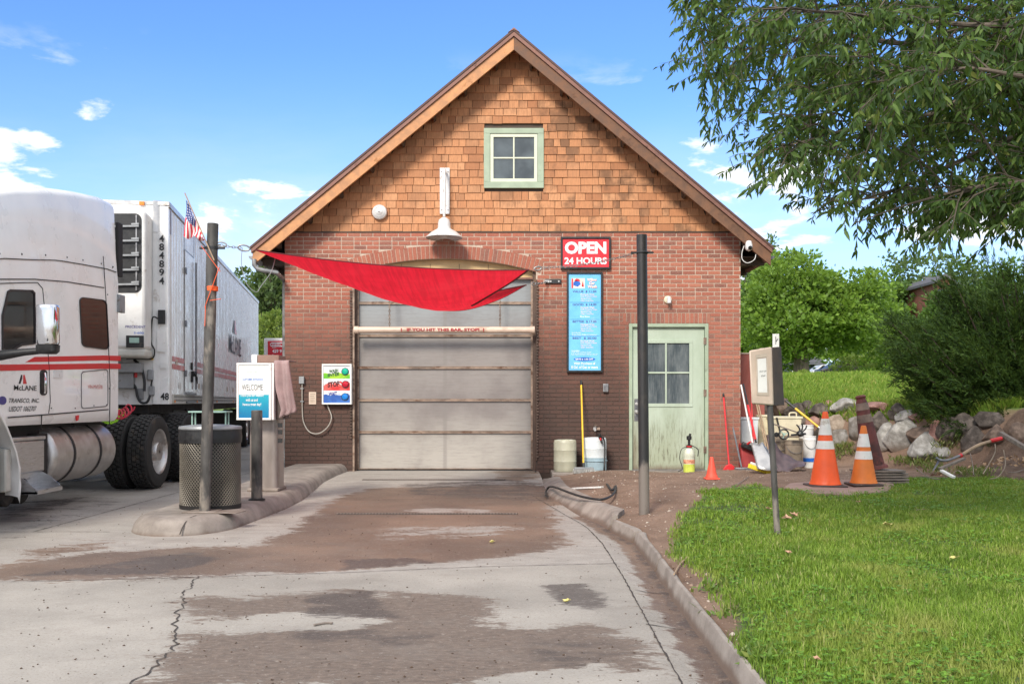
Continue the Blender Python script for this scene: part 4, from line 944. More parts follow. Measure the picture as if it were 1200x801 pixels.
def tdec(name, s0, s1, z0, z1, m_, t=.008, par=None):
    m = MB(); rbox(m, s0, s1, t-.004, t, z0, z1); return obj(name, m, M[m_], par or body, smooth=False)
z_a = CH+(HV-419.5)*14.5/F; 
for z in (1.84, 1.725):
    for s0, s1 in ((.32, 1.40), (1.44, 2.36), (2.42, TL-.05)): tdec('stripe', s0, s1, z-.038, z+.038, 'red_faded', .0085)
# side service door
m = MB(); rbox(m, 1.42, 2.38, 0, .018, 1.35, 3.62); sdoor = obj('side_door', m, M['trailer_white'], body, bevel=.006)
tdec('seam', 1.40, 1.42, 1.33, 4.0, 'steel_dark', .01); tdec('seam', 2.38, 2.40, 1.33, 4.0, 'steel_dark', .01); tdec('seam', 1.40, 2.40, 3.62, 3.645, 'steel_dark', .01)
for z in (1.65, 2.45, 3.3): m = MB(); rbox(m, 1.39, 1.50, .018, .035, z-.05, z+.05); obj('hinge', m, M['steel_dark'], sdoor, bevel=.004)
m = MB(); m.tube([RP(2.33, .05, 1.4), RP(2.33, .05, 3.55)], .016, 8); obj('lock_rod', m, M['steel_dark'], sdoor)
m = MB(); rbox(m, 2.0, 2.32, .018, .06, 1.62, 1.70); m.tube([RP(2.05, .06, 1.66), RP(2.3, .07, 1.60), RP(2.34, .06, 1.5)], .014, 8); rbox(m, 1.95, 2.06, .018, .04, 1.72, 1.84); rbox(m, 1.98, 2.10, .018, .04, 1.52, 1.62); obj('latch', m, M['dark_metal'], sdoor)
m = MB(); rbox(m, 1.40, 2.4, .0, .05, 1.30, 1.34); rbox(m, 1.45, 2.35, .022, .05, 1.17, 1.20); obj('door_sill', m, M['steel_dark'], body)
for s in (.38, 2.6, 5.2, 8.0): m = MB(); rbox(m, s, s+.05, .022, .035, Z0+.02, Z0+.055); obj('marker_light', m, M['orange_light'], body, bevel=.003)
# front wall with its rounded corner post
m = MB(); pts = []
for a in np.linspace(0, math.pi/2, 8): pts.append((.20-.22*math.cos(a)+.0, -.21+.222*math.sin(a)+0))
poly = [RP(s, t, Z0) for s, t in pts]+[RP(.20, -.21, Z0)]
m.prism(poly, (0, 0, Z1-Z0-.45)); cp = obj('corner_post', m, M['white_plastic'], T, angle=50)
m = MB(); m.prism([p+Vector((0, 0, Z1-Z0-.44)) for p in poly], (0, 0, .46)); obj('corner_cap', m, M['alu_dirty'], cp, angle=50)
def fp(u, v, d):            # pixel ray on a plane parallel to the front wall, d ahead of it
    a = (u-600)/F; o = TO-td*d; Y = (o.x*tn.y-o.y*tn.x)/(a*tn.y-tn.x); return Vector((a*Y, Y, CH-(v-HV)*Y/F))
for i, ch_ in enumerate('484894'):
    q = fp(186.5, 283.5+i*9.9, .03); text('number', ch_, M['black_decal'], cp, q+Vector((0, 0, 0)), tn*1 if 0 else Vector((tn.x, tn.y, 0)), (0, 0, 1), .07, .105, bold=.025)
q = fp(188, 468.5, .03); text('number', '48', M['black_decal'], cp, q, tn, (0, 0, 1), .12, .105, bold=.025)
def fbox(name, u0, v0, u1, v1, d0, d1, m_, par, bev=.01):
    a = fp(u0, v1, d1); b = fp(u1, v0, d1); w = (Vector((b.x, b.y, 0))-Vector((a.x, a.y, 0))).length; mb = MB(); e = td*(d1-d0)
    o = a; x = tn*w; z = Vector((0, 0, b.z-a.z)); mb.hexa([o, o+x, o+x+e, o+e, o+z, o+x+z, o+x+e+z, o+e+z]); return obj(name, mb, M[m_], par, bevel=bev)
m = MB(); s = MB()
# cooling unit
U = fbox('cooling_unit', 60, 246, 170.5, 408, 0, .50, 'white_plastic', T, .05)
g = MB(); q = [fp(u, v, .505) for u, v in rounded(60, 250, 166, 343, 8)]; g.prism(q, td*.01); gr_ = obj('grille', g, M['black'], U, smooth=False)
for v in (266, 283, 300, 317, 334):
    g = MB(); a = fp(100, v, .52); b = fp(163, v-1, .52); g.bar(a, b, .05, .028); g.bar(fp(154, v-3, .53), fp(163, v-3.5, .53), .04, .03); obj('slat', g, M['grey_paint'], gr_, bevel=.004)
for u in (160, ): g = MB(); g.bar(fp(u, 252, .51), fp(u, 340, .51), .02, .02, (0, 1, 0)); obj('slat', g, M['steel_dark'], gr_)
fbox('unit_skirt', 60, 408, 171, 418, .02, .50, 'trailer_skirt', U, .04)
cpn = fbox('control_panel', 147.5, 393, 168.5, 407, .5, .515, 'black', U, .01); fbox('display', 151.5, 395.5, 163, 401.5, .515, .519, 'green_plastic', cpn, 0)
q = fp(147, 384, .502); text('lettering', 'PRECEDENT', M['navy_text'], U, q, tn, (0, 0, 1), .27, .035, bold=.01); q = fp(157, 391, .502); text('lettering', 'S-600', M['deep_blue'], U, q, tn, (0, 0, 1), .13, .028, bold=.01); q = fp(158, 376.5, .502); text('lettering', 'Thermo', M['grey_paint'], U, q, tn, (0, 0, 1), .12, .02, shear=.3) if 0 else None
nb = fbox('front_bay', 60, 420, 178, 474, -.02, .01, 'white_plastic', T, .005)
fbox('junction_box', 172.5, 433, 179.5, 445, .01, .07, 'grey_paint', nb); fbox('junction_box', 174, 452, 180.5, 463, .01, .07, 'grey_paint', nb); fbox('battery_cover', 120, 436, 156, 455, .01, .16, 'grey_paint', nb); fbox('unit_shelf', 100, 425, 165, 436, .01, .25, 'grey_paint', nb); fbox('conduit_box', 160, 455, 168, 468, .01, .05, 'grey_paint', nb)
fbox('switch_box', 185, 363, 193.5, 379.5, .03, .05, 'black', cp, .004); fbox('label_plate', 184, 387, 193.5, 412, .028, .032, 'white_sign', cp, 0); fbox('yellow_tag', 173.5, 418.5, 180, 421.5, .012, .02, 'yellow', nb, 0)
fbox('caution_plate', 188, 425, 195, 431, .03, .034, 'white_sign', cp, 0); fbox('marker_light', 163, 236, 169, 240, .0, .04, 'orange_light', T, .004)
for pts_, r_ in (([(185, 373), (178.5, 373), (177, 400), (181, 410), (178, 420), (160, 420), (148, 420)], .011), ([(176, 463), (172, 471), (165, 471), (161, 464), (158, 452), (150, 448)], .018), ([(157, 421), (165, 430), (169, 445), (169, 458)], .02), ([(178, 445), (177, 452)], .012)):
    m = MB(); q = [fp(u, v, .09) for u, v in pts_]; qq = []
    for i in range(len(q)-1):
        p0, p1, p2, p3 = q[max(i-1, 0)], q[i], q[i+1], q[min(i+2, len(q)-1)]
        for k in range(6):
            t_ = k/6; qq.append(.5*((2*p1)+(p2-p0)*t_+(2*p0-5*p1+4*p2-p3)*t_*t_+(3*p1-p0-3*p2+p3)*t_**3))
    qq.append(q[-1]); m.tube(qq, r_, 8); obj('hose', m, M['cable'], nb)
m = MB(); m.lathe([(.02, 0), (.025, .05), (.015, .09)], fp(159, 442, .12), (0, 0, 1), 10); obj('gladhand', m, M['red_plastic'], nb)
# lettering on the side
q0 = SPX(268.5, 419, .012); s0 = (q0-TO).dot(td); tl = 2.3
def slet(body, s, z, w, h, m_, **k): return text('lettering', body, M[m_], body_, RP(s, .012, z), td, (0, 0, 1), w, h, **k)
body_ = body; slet('McLANE', s0, 2.28, 2.5, .42, 'black_decal', bold=.005)
a0 = RP(s0+.75, .012, 2.78)
m = MB(); m.prism([RP(s0+.7, .012, 2.76), RP(s0+.95, .012, 3.06), RP(s0+1.05, .012, 3.06), RP(s0+1.05, .012, 2.76)], tn*-.003); obj('emblem', m, M['black_decal'], body, smooth=False)
m = MB(); m.prism([RP(s0+1.12, .012, 2.76), RP(s0+1.12, .012, 3.06), RP(s0+1.22, .012, 3.06), RP(s0+1.5, .012, 2.76)], tn*-.003); obj('emblem', m, M['red_stripe'], body, smooth=False)
for k, (s, z) in enumerate(((.6, 1.75), (.9, 1.40), (2.9, 1.42), (3.3, 1.42), (7.0, 1.42), (7.5, 1.42), (8.1, 1.42))):
    tdec('notice_plate', s, s+.16, z, z+.09, 'paper' if k % 2 else 'tan_box', .009)
# underside: landing gear, skirts, rear wheels
m = MB(); rbox(m, .1, TL-.1, -TW+.3, -.3, Z0-.14, Z0-.002); rbox(m, .3, 1.6, -1.9, -.45, 1.0, Z0-.1); obj('under_frame', m, M['dark_metal'], T, smooth=False)
for t_ in (-.35, -TW+.35):
    m = MB(); rbox(m, 3.4, 3.56, t_-.08, t_+.08, .30, Z0-.1); rbox(m, 3.45, 3.51, t_-.05, t_+.05, .04, .3); rbox(m, 3.33, 3.63, t_-.14, t_+.14, .0, .04); obj('landing_leg', m, M['dark_metal'], T, bevel=.005)
m = MB(); m.tube([RP(3.5, -.2, .7), RP(4.6, -.5, 1.0)], .03, 8); m.tube([RP(3.48, -TW+.35, .6), RP(3.48, -.35, .6)], .03, 8); obj('brace', m, M['dark_metal'], T)
m = MB(); m.lathe([(.1, -.02), (.24, 0), (.26, .03), (.26, .85), (.24, .88), (.1, .9)], RP(2.2, -.35, .80), td, 24); obj('fuel_tank', m, M['grey_paint'], T)
m = MB(); m.lathe([(.1, -.02), (.24, 0), (.27, .03), (.27, 1.25), (.24, 1.28), (.1, 1.3)], RP(4.6, -.40, .78), td, 24); obj('fuel_tank', m, M['dark_metal'], T)
for s in (11.6, 12.85):
    for t_, ax in ((-.02, tn), (-TW+.02, -tn)):
        tyre(T, RP(s, t_, .51), ax, rim='out', tread=False); tyre(T, RP(s, t_-.33*(1 if t_ > -1 else -1), .51), ax, rim='out', tread=False, name='inner_wheel')
for s in (10.9, 13.6): m = MB(); rbox(m, s, s+.03, -TW+.1, -.1, .28, .95); obj('mud_flap', m, M['rubber'], T)
# ---------------------------------------------------------------- posts, sail, island furniture
def bez(pts, n=8):
    pts = [Vector(p) for p in pts]; q = []
    for i in range(len(pts)-1):
        p0, p1, p2, p3 = pts[max(i-1, 0)], pts[i], pts[i+1], pts[min(i+2, len(pts)-1)]
        for k in range(n):
            t_ = k/n; q.append(.5*((2*p1)+(p2-p0)*t_+(2*p0-5*p1+4*p2-p3)*t_*t_+(3*p1-p0-3*p2+p3)*t_**3))
    return q+[pts[-1]]
def chain(name, a, b, par, sagz=.03, link=.035, r=.004, m_='galv'):
    a = Vector(a); b = Vector(b); n = max(2, int((b-a).length/(link*.75))); mb = MB(); d = (b-a).normalized()
    s1 = d.cross(Vector((0, 0, 1)));
    if s1.length < .1: s1 = Vector((1, 0, 0))
    s1.normalize(); s2 = d.cross(s1)
    for i in range(n):
        t_ = (i+.5)/n; c = a.lerp(b, t_)-Vector((0, 0, sagz*4*t_*(1-t_))); s = s1 if i % 2 else s2
        q = [c+d*math.cos(x)*link*.5+s*math.sin(x)*link*.28 for x in np.linspace(0, 2*math.pi, 9)]; mb.tube(q, r, 5, caps=False)
    return obj(name, mb, M[m_], par)
pb, pt_ = P(240, 600, 9.40), P(249.5, 262, 9.40); pb.z = .155
po = thing('steel_post', 'leaning weathered grey steel post with a small flag tied to its top', 'post', pb, 'posts that hold up the red sail')
m = MB(); ps = [pb.lerp(pt_, k/6) for k in range(7)]; m.tube(ps+[pt_+Vector((0, 0, .004))], [.052]*7+[.03], 20); obj('pole', m, M['post_rust'], po)
m = MB(); m.box(pb.x-.13, pb.x+.13, 9.28, 9.52, .152, .164); m.prism([Vector((pb.x-.19, 9.30, .152)), Vector((pb.x+.34, 9.24, .152)), Vector((pb.x+.38, 9.44, .152)), Vector((pb.x-.15, 9.5, .152))], (0, 0, .008)); bp = obj('base_plate', m, M['kerb'], po, bevel=.003)
rg = pb.lerp(pt_, .915); m = MB(); m.lathe([(.056, -.012), (.056, .012)], rg, (0, 0, 1), 20); m.bar(rg+Vector((-.12, -.0, 0)), rg+Vector((.12, 0, 0)), .02, .02); obj('collar', m, M['black_frame'], po)
tie = pb.lerp(pt_, .70)
# flag
fo = thing('small_flag', 'small stars and stripes flag on a wooden stick tied to the leaning post', 'flag', P(248, 300, 9.30))
f0, f1 = P(251, 305, 9.30), P(216.5, 226, 9.30)
m = MB(); m.tube([f0, f1], .006, 8); obj('flag_stick', m, M['wood_handle'], fo)
a, b, c_, d_ = P(217.5, 233, 9.29), P(240, 280, 9.29), P(241, 283, 9.29), P(215.5, 279, 9.29)
g = []
fl_top = P(218, 234, 9.29); fl_bot = P(240, 281, 9.29)
for i in range(25):
    u_ = i/24; tp = fl_top.lerp(fl_bot, u_); row = []
    for j in range(14):
        w_ = j/13; end = P(215.5+ (27-2)*u_*.93, 277+3*u_+2.5*math.sin(u_*9), 9.29); p = tp.lerp(end, w_*(1-.0*u_)); p = p+Vector((.004*math.sin(w_*8+u_*4), .022*math.sin(u_*11+w_*4), 0)); row.append(p)
    g.append(row)
t = NT('stars_and_stripes'); 
def flagmat():
    uv = t.n.new('ShaderNodeAttribute'); uv.attribute_name = 'fu'; uv2 = t.n.new('ShaderNodeAttribute'); uv2.attribute_name = 'fv'
    s = t.math('GREATER_THAN', t.math('FRACT', t.math('MULTIPLY', uv.outputs['Fac'], 6.5)), .5); c = t.mix(s, (.55,.03,.05), (.72,.66,.64))
    can = t.math('MULTIPLY', t.math('LESS_THAN', uv.outputs['Fac'], .52), t.math('LESS_THAN', uv2.outputs['Fac'], .45))
    su = t.math('SUBTRACT', t.math('FRACT', t.math('MULTIPLY', uv.outputs['Fac'], 10)), .5); sv = t.math('SUBTRACT', t.math('FRACT', t.math('MULTIPLY', uv2.outputs['Fac'], 13)), .5)
    st = t.math('LESS_THAN', t.math('ADD', t.math('MULTIPLY', su, su), t.math('MULTIPLY', sv, sv)), .05)
    c = t.mix(can, c, t.mix(st, (.02,.035,.16), (.7,.7,.72))); return t.fin(c, .8)
V = np.array([[tuple(p) for p in r] for r in g]).reshape(-1, 3); ii = np.array([i*14+j for i in range(24) for j in range(13)])
fu = np.repeat(np.arange(25)/24, 14); fv = np.tile(np.arange(14)/13, 25)
fast_mesh('flag_cloth', V, np.stack([ii, ii+1, ii+15, ii+14], 1), flagmat(), fo, smooth=True, attrs={'fu': fu, 'fv': fv})
m = MB(); 
for k in range(2): z = -.17+k*.02; m.lathe([(.056, z-.012), (.058, z), (.056, z+.012)], P(248.5, 300, 9.40)+Vector((0, 0, -.25+.1)), (0, 0, 1), 16)
for a_, b_ in (((236, 288), (258, 318)), ((257, 313), (240, 360)), ((241, 357), (240, 382)), ((246, 352), (259, 350))): m.bar(P(*a_, 9.335), P(*b_, 9.335), .012, .004)
obj('orange_tie', m, M['orange_cone'], fo)
# black post on the right
qb, qt = P(755, 596, 9.72), P(752, 275, 9.72); qb.z = float(land_z(qb.x, qb.y))-.03
bpst = thing('steel_post', 'black painted steel post in the bare soil before the side door', 'post', qb, 'posts that hold up the red sail')
m = MB(); t = NT('black_post_bare_foot'); z_ = t.sep()[2]; n = t.noise(5, 6, .7, t.co((1.5, 1.5, .6))); c = t.mix(t.ramp(t.math('ADD', z_, t.math('MULTIPLY', n, .9)), 1.02, .82), (.022,.021,.022), (.18,.155,.135)); c = t.mix(t.math('MULTIPLY', t.ramp(n, .5, .7), .5), c, (.07,.055,.045)); pm_ = t.fin(c, .45)
m.tube([qb.lerp(qt, k/6) for k in range(7)]+[qt+Vector((0, 0, .004))], [.052]*7+[.03], 20); obj('pole', m, pm_, bpst)
rq = P(752.5, 296, 9.72); m = MB(); m.lathe([(.055, -.012), (.062, 0), (.055, .012)], rq, (0, 0, 1), 20); m.bar(rq+Vector((-.11, 0, 0)), rq+Vector((.11, 0, 0)), .045, .016); obj('collar', m, M['black_frame'], bpst)
# the sail: three corners, sagging edges
A = Vector((-2.45, 9.45, 2.645)); Bc = Vector((.158, 9.62, 2.475)); C3 = Vector((.22, 15.35, 3.0))
def sail():
    n1, n2 = 60, 48; g = []
    QF = bez([A, P(385, 325, 10.9), P(470, 354, 12.3), P(535, 364, 13.5), P(582, 352, 14.5), C3], 12); HF = bez([Bc, P(592, 335, 10.75), P(553, 358, 12.2), P(572, 344, 13.9), C3], 12)
    for i in range(n1+1):
        a = i/n1; row = []
        p = A.lerp(Bc, a)-Vector((0, 0, .045*4*a*(1-a)))+Vector((0, .10*4*a*(1-a), 0))
        kk = a*(len(QF)-1); i0 = min(int(kk), len(QF)-2); q = QF[i0].lerp(QF[i0+1], kk-i0)
        for j in range(n2+1):
            b = j/n2; r_ = p.lerp(q, b); e = 4*b*(1-b)
            kk = b*(len(HF)-1); i0 = min(int(kk), len(HF)-2); hb_ = HF[i0].lerp(HF[i0+1], kk-i0); r_ = r_+(hb_-Bc.lerp(C3, b))*a**3.2-Vector((0, 0, e*.10*4*a*(1-a)))
            r_.z += b*(1-b)*(.03*math.sin(a*34+b*6)*(a*(1-a))**.5+.008*math.sin(a*90+b*21))
            row.append(r_)
        g.append(row)
    return g
G = sail()
t = NT('red_shade_cloth'); n = t.noise(4, 5, .6); fo1 = t.noise(26, 3, .6, t.co((1, .04, .10), rot=(0, .25, 0))); c = t.mix(t.ramp(n, .3, .7), (.66,.008,.028), (.80,.014,.045)); c = t.mix(t.math('MULTIPLY', t.ramp(fo1, .42, .62), .55), c, (.38,.004,.016)); c = t.mix(t.math('MULTIPLY', t.ramp(t.noise(1.3, 4, .6), .45, .7), .35), c, (.80,.06,.08)); t.bump(fo1, .6, .012); t.fin(c, .8)
tr = t.n.new('ShaderNodeBsdfTranslucent'); t.put(tr.inputs[0], t.mix(.5, c, (.95,.03,.05))); ms = t.n.new('ShaderNodeMixShader'); ms.inputs[0].default_value = .5; t.l.new(t.b.outputs[0], ms.inputs[1]); t.l.new(tr.outputs[0], ms.inputs[2]); t.l.new(ms.outputs[0], t.out.inputs[0]); M['sail'] = t.m
so = thing('shade_sail', 'taut red fabric shade sail stretched between the posts and the wall', 'shade sail', A)
m = MB(); m.grid(G); obj('sail_cloth', m, M['sail'], so, smooth=True, angle=80)
m = MB(); m.tube([r[0] for r in G], .006, 6); m.tube([r[-1] for r in G], .006, 6); m.tube(G[-1], .011, 6); M['maroon'] = mat('maroon_hem', (.10,.008,.012), .7); obj('hem', m, M['maroon'], so)
def hook(c, d, par, s=.05):
    d = Vector(d).normalized(); u_ = d.cross(Vector((0, 1, 0))).normalized(); mb = MB()
    q = [Vector(c)+d*math.cos(x)*s+u_*math.sin(x)*s*.5 for x in np.linspace(0, 2*math.pi, 17)]; mb.tube(q, .008, 8, caps=False); return mb
la = P(251, 285, 9.40)
m = hook(A+(la-A)*.28, la-A, so, .055); obj('carabiner', m, M['galv'], so); m = hook(A+(la-A)*.82, la-A, so, .045); obj('carabiner', m, M['galv'], so); chain('chain', A+(la-A)*.35, la, so, .01)
lb = P(743, 297, 9.72); m = hook(Bc+(lb-Bc)*.09, lb-Bc, so, .035); obj('carabiner', m, M['galv'], so); chain('chain', Bc+(lb-Bc)*.13, lb, so, .03, .036, .003)
lc = P(641, 330, 15.84); m = hook(C3+(lc-C3)*.35, lc-C3, so, .05); obj('carabiner', m, M['galv'], so); chain('chain', C3+(lc-C3)*.45, lc, so, .01, .05, .006)
m = MB(); m.tube(bez([P(284, 290, 9.4), P(283, 310, 9.42), P(289, 332, 9.42), P(300, 342, 9.45), P(306, 335, 9.5), P(318, 318, 9.6), P(323, 300, 9.7)]), .0035, 6); obj('loose_cord', m, M['grey_paint'], so)
br = thing('wall_bracket', 'short black steel bracket bolted to the bricks under the red 24 hour sign', 'bracket', (.655, D0, 3.12)); m = MB(); m.box(.53, .79, D0-.035, D0-.012, 3.085, 3.155); obj('plate', m, M['black_frame'], br, bevel=.004)
m = MB(); m.box(.52, .60, D0-.055, D0-.036, 3.10, 3.14); 
for x in (.62, .75): m.lathe([(.016, 0), (.014, .012)], (x, D0-.035, 3.12), (0, -1, 0), 8)
obj('bolt', m, M['alu_dirty'], br)
# bin
bc = Vector((-2.985, 9.80, .15)); bn = thing('trash_bin', 'round expanded metal trash bin with mint green hoop lid and black liner', 'bin', bc)
m = MB(); r_ = .288; Hh = .775
nk = 58
for sg in (-1, 1):
    for k in range(nk):
        a0 = 2*math.pi*k/nk; q = []
        for i in range(13): z = .03+i*(Hh-.12)/12; a = a0+sg*(z)*2.9; q.append(bc+Vector((math.cos(a)*r_, math.sin(a)*r_, z)))
        m.tube(q, .0042, 4, caps=False)
msh = obj('mesh_side', m, mat('taupe_mesh', (.18,.16,.13), .5, .3, .15, 6, dirt=((.15,.12,.09), .5, 5)), bn)
m = MB(); m.lathe([(r_+.006, 0), (r_+.008, .04), (r_-.01, .04), (r_-.01, 0)], bc, (0, 0, 1), 48, caps=False); obj('band', m, M['dark_metal'], bn); m = MB(); m.lathe([(r_+.004, Hh-.12), (r_+.008, Hh-.02), (r_+.0, Hh)], bc, (0, 0, 1), 48, caps=False)
for k in range(1): pass
obj('band', m, M['dark_metal'], bn)
m = MB(); m.lathe([(.15, .03), (r_-.02, .04), (r_-.02, Hh-.1), (r_+.012, Hh-.13), (r_+.014, Hh-.10), (r_+.016, Hh-.07), (r_+.010, Hh-.03), (r_+.012, Hh)], bc, (0, 0, 1), 48); obj('liner', m, M['black'], bn)
m = MB(); m.lathe([(r_+.012, Hh), (r_+.016, Hh+.01), (r_+.01, Hh+.03), (r_*.6, Hh+.045), (.02, Hh+.05)], bc, (0, 0, 1), 48); ld = obj('lid', m, M['grey_paint'], bn)
m = MB(); 
for s in (-1, 1):
    for dy in (-.05, .05): m.tube([bc+Vector((s*.165, dy, Hh+.03)), bc+Vector((s*.165, dy, Hh+.17))], .008, 8)
m.box(bc.x-.19, bc.x+.19, bc.y-.10, bc.y+.10, bc.z+Hh+.165, bc.z+Hh+.18); obj('hoop', m, M['green_plastic'], ld)
# bollard
q = P(301, 586, 10.55); q.z = .15; bo = thing('bollard', 'short grey steel bollard in front of the welcome panel', 'bollard', q); m = MB(); m.tube([q, q+Vector((0, 0, .945))], .058, 24, caps=False); m.lathe([(.058, .945), (.054, .955), (.001, .957)], q, (0, 0, 1), 24); obj('pipe', m, M['post_rust'], bo)
m = MB(); m.lathe([(.09, .001), (.085, .012), (.06, .02)], q, (0, 0, 1), 20); obj('foot_ring', m, M['dark_metal'], bo)
# pay station
ps_ = thing('pay_station', 'wash pay station on a steel pedestal with a framed blue welcome poster', 'pay station', (-2.7, 11.6, .15)); Yp = 11.35
x0, x1 = P(293, 0, 11.6).x, P(327, 0, 11.6).x
m = MB(); L = []
for z in (.15, .152, 1.02): L.append([Vector((x0+(x1-x0)*(.5+.5*math.copysign(abs(math.cos(a))**.35, math.cos(a))), 11.72+.2*math.copysign(abs(math.sin(a))**.35, math.sin(a)), z)) for a in np.linspace(0, 2*math.pi, 33)])
m.grid(L); obj('pedestal', m, M['stainless'], ps_, angle=60)
m = MB(); m.box(x0-.01, x1+.01, 11.50, 11.94, .15, .19); obj('plinth', m, M['kerb'], ps_, bevel=.01)
fx0, fx1, fz0, fz1 = P(277.5, 0, Yp).x, P(318, 0, Yp).x, P(0, 492, Yp).z, P(0, 425, Yp).z
m = MB(); m.box(fx0, fx1+.03, Yp, Yp+.10, fz0, fz1); pf = obj('poster_case', m, M['white_sign'], ps_, bevel=.008)
m = MB(); k = .025
m.box(fx0, fx1, Yp-.018, Yp-.001, fz1-k, fz1-.001); m.box(fx0, fx1, Yp-.018, Yp-.001, fz0+.001, fz0+k); m.box(fx0+.001, fx0+k, Yp-.017, Yp-.001, fz0+k, fz1-k); m.box(fx1-k, fx1-.001, Yp-.017, Yp-.001, fz0+k, fz1-k); obj('poster_frame', m, M['white_sign'], pf, bevel=.003)
t = NT('teal_gradient_poster'); sx = t.sep(); n = t.noise(5, 4, .6)
zz = t.math('ADD', sx[2], 0); zr = t.ramp(zz, fz0-.15, fz0-.15+.36, 0, 1, False); low = t.mix(t.math('ADD', zr, t.math('MULTIPLY', t.math('SUBTRACT', n, .5), .6), True), (.0,.16,.36), (.02,.42,.52))
ts = t.math('GREATER_THAN', zz, (fz0+.60*(fz1-fz0))-.15); mid = t.math('GREATER_THAN', zz, (fz0+.445*(fz1-fz0))-.15); 
top = t.mix(t.ramp(t.math('ADD', t.math('SUBTRACT', sx[0], t.math('MULTIPLY', zz, .9)), t.math('MULTIPLY', n, .25)), -1.12, -.85), (.80,.84,.82), (.18,.62,.66)); c = t.mix(mid, low, (.80,.80,.78)); c = t.mix(ts, c, top); pmat = t.fin(c, .25)
m = MB(); m.box(fx0+k, fx1-k, Yp-.006, Yp-.002, fz0+k, fz1-k); pst = obj('poster', m, pmat, pf, smooth=False)
def ftext(body, u0, u1, v0, v1, Y, mm, par, **k): a = P(u0, v1, Y); b = P(u1, v0, Y); return text('lettering', body, M[mm], par, a, (1, 0, 0), (0, 0, 1), b.x-a.x, b.z-a.z, **k)
Yt = Yp-.007
ftext('WELCOME', 283.5, 308, 450, 457, Yt, 'black_frame', pst, bold=-.004); ftext('powerwash', 289, 302, 434, 436.3, Yt, 'green_plastic', pst); ftext('CUSTOMER ENTRANCE', 284, 308, 443.2, 445.4, Yt, 'deep_blue', pst, bold=.02)
ftext('Thank you for washing', 281.5, 309, 461.5, 465.2, Yt, 'white_text', pst, bold=.02); ftext('with us and', 288, 302, 466.6, 470, Yt, 'white_text', pst, bold=.02); ftext('have a great day!', 284.5, 306, 471.8, 476, Yt, 'white_text', pst, bold=.02)
m = MB(); a, b = P(322.5, 491, 11.4), P(334, 424, 11.4); m.box(a.x, b.x, 11.43, 11.62, a.z, b.z); cb_ = obj('card_reader_box', m, M['box_inside'], ps_, bevel=.01)
for z in (.72, .82, .9): m = MB(); m.box(a.x+.02, a.x+.07, 11.44, 11.459, z, z+.05); obj('reader_slot', m, M['black'], cb_)
m = MB(); a, b = P(298, 425, 11.5), P(328, 416.5, 11.5); m.box(a.x+.05, b.x, 11.45, 11.8, a.z, b.z+.005); tb = obj('top_housing', m, M['brown_box'], ps_, bevel=.006); m = MB(); m.box(a.x-.02, a.x+.045, 11.45, 11.8, a.z, b.z+.01); obj('top_lamp', m, M['white_sign'], tb, bevel=.006)
tw = thing('hanging_towel', 'dusty pink towel draped over the card reader beside the welcome poster', 'towel', P(330, 425, 11.40)); g = []
for j in range(22):
    v_ = j/21; vv = 423.5+66*v_; ul = np.interp(v_, [0, .15, .5, .85, 1], [321.5, 322.5, 324, 330, 327.5]); ur = np.interp(v_, [0, .1, .5, .85, 1], [339, 340, 343.5, 347.5, 347]); row = []
    for i in range(14):
        s_ = i/13; uu = ul+(ur-ul)*s_; slope_ = -7*sm(v_, .82, 1.)*s_; p = P(uu, vv+slope_, 11.40)+Vector((0, -.02-.018*math.sin(s_*9+v_*2)-.012*math.sin(s_*17+v_*5)*v_, 0)); row.append(p)
    g.append(row)
top_ = [[p+Vector((0, .4, .012)) for p in g[0]], [p+Vector((0, .2, .015)) for p in g[0]], [p+Vector((0, .04, .012)) for p in g[0]]]
m = MB(); m.grid(top_+g); obj('cloth', m, M['towel'], tw, solid=.01, smooth=True, angle=80)
# fuel price sign between trailer and building, beyond
Ys = 27.; fs = thing('fuel_price_sign', 'red and white fuel price sign glimpsed between trailer and brick wall', 'sign', (P(325, 0, Ys).x, Ys, 0)); a, b = P(309, 470, Ys), P(352, 396, Ys)
m = MB(); m.box(a.x, b.x, Ys, Ys+.4, 0, b.z); obj('sign_case', m, M['white_sign'], fs, bevel=.03)
a, b = P(314, 470, Ys), P(347, 399.5, Ys); m = MB(); m.box(a.x, b.x, Ys-.02, Ys-.001, .2, b.z); rs = obj('red_panel', m, M['red_sign'], fs, smooth=False)
m = MB(); qq = [P(u, v, Ys-.024) for u, v in rounded(317, 401.5, 331.5, 405.5, 2)];
for a_, b_ in zip(qq, qq[1:]+qq[:1]): m.bar(a_, b_, .025, .004, (0, 1, 0))
obj('emblem_ring', m, M['white_text'], rs); ftext('DIESEL', 319, 329.5, 402.6, 404.6, Ys-.022, 'white_text', rs, bold=.02); ftext('Regular', 319, 324, 406.5, 408, Ys-.022, 'white_text', rs); ftext('429 9', 319, 330, 409.3, 413.2, Ys-.022, 'white_text', rs, bold=.03); ftext('Plus', 319, 322, 415, 416.6, Ys-.022, 'white_text', rs)
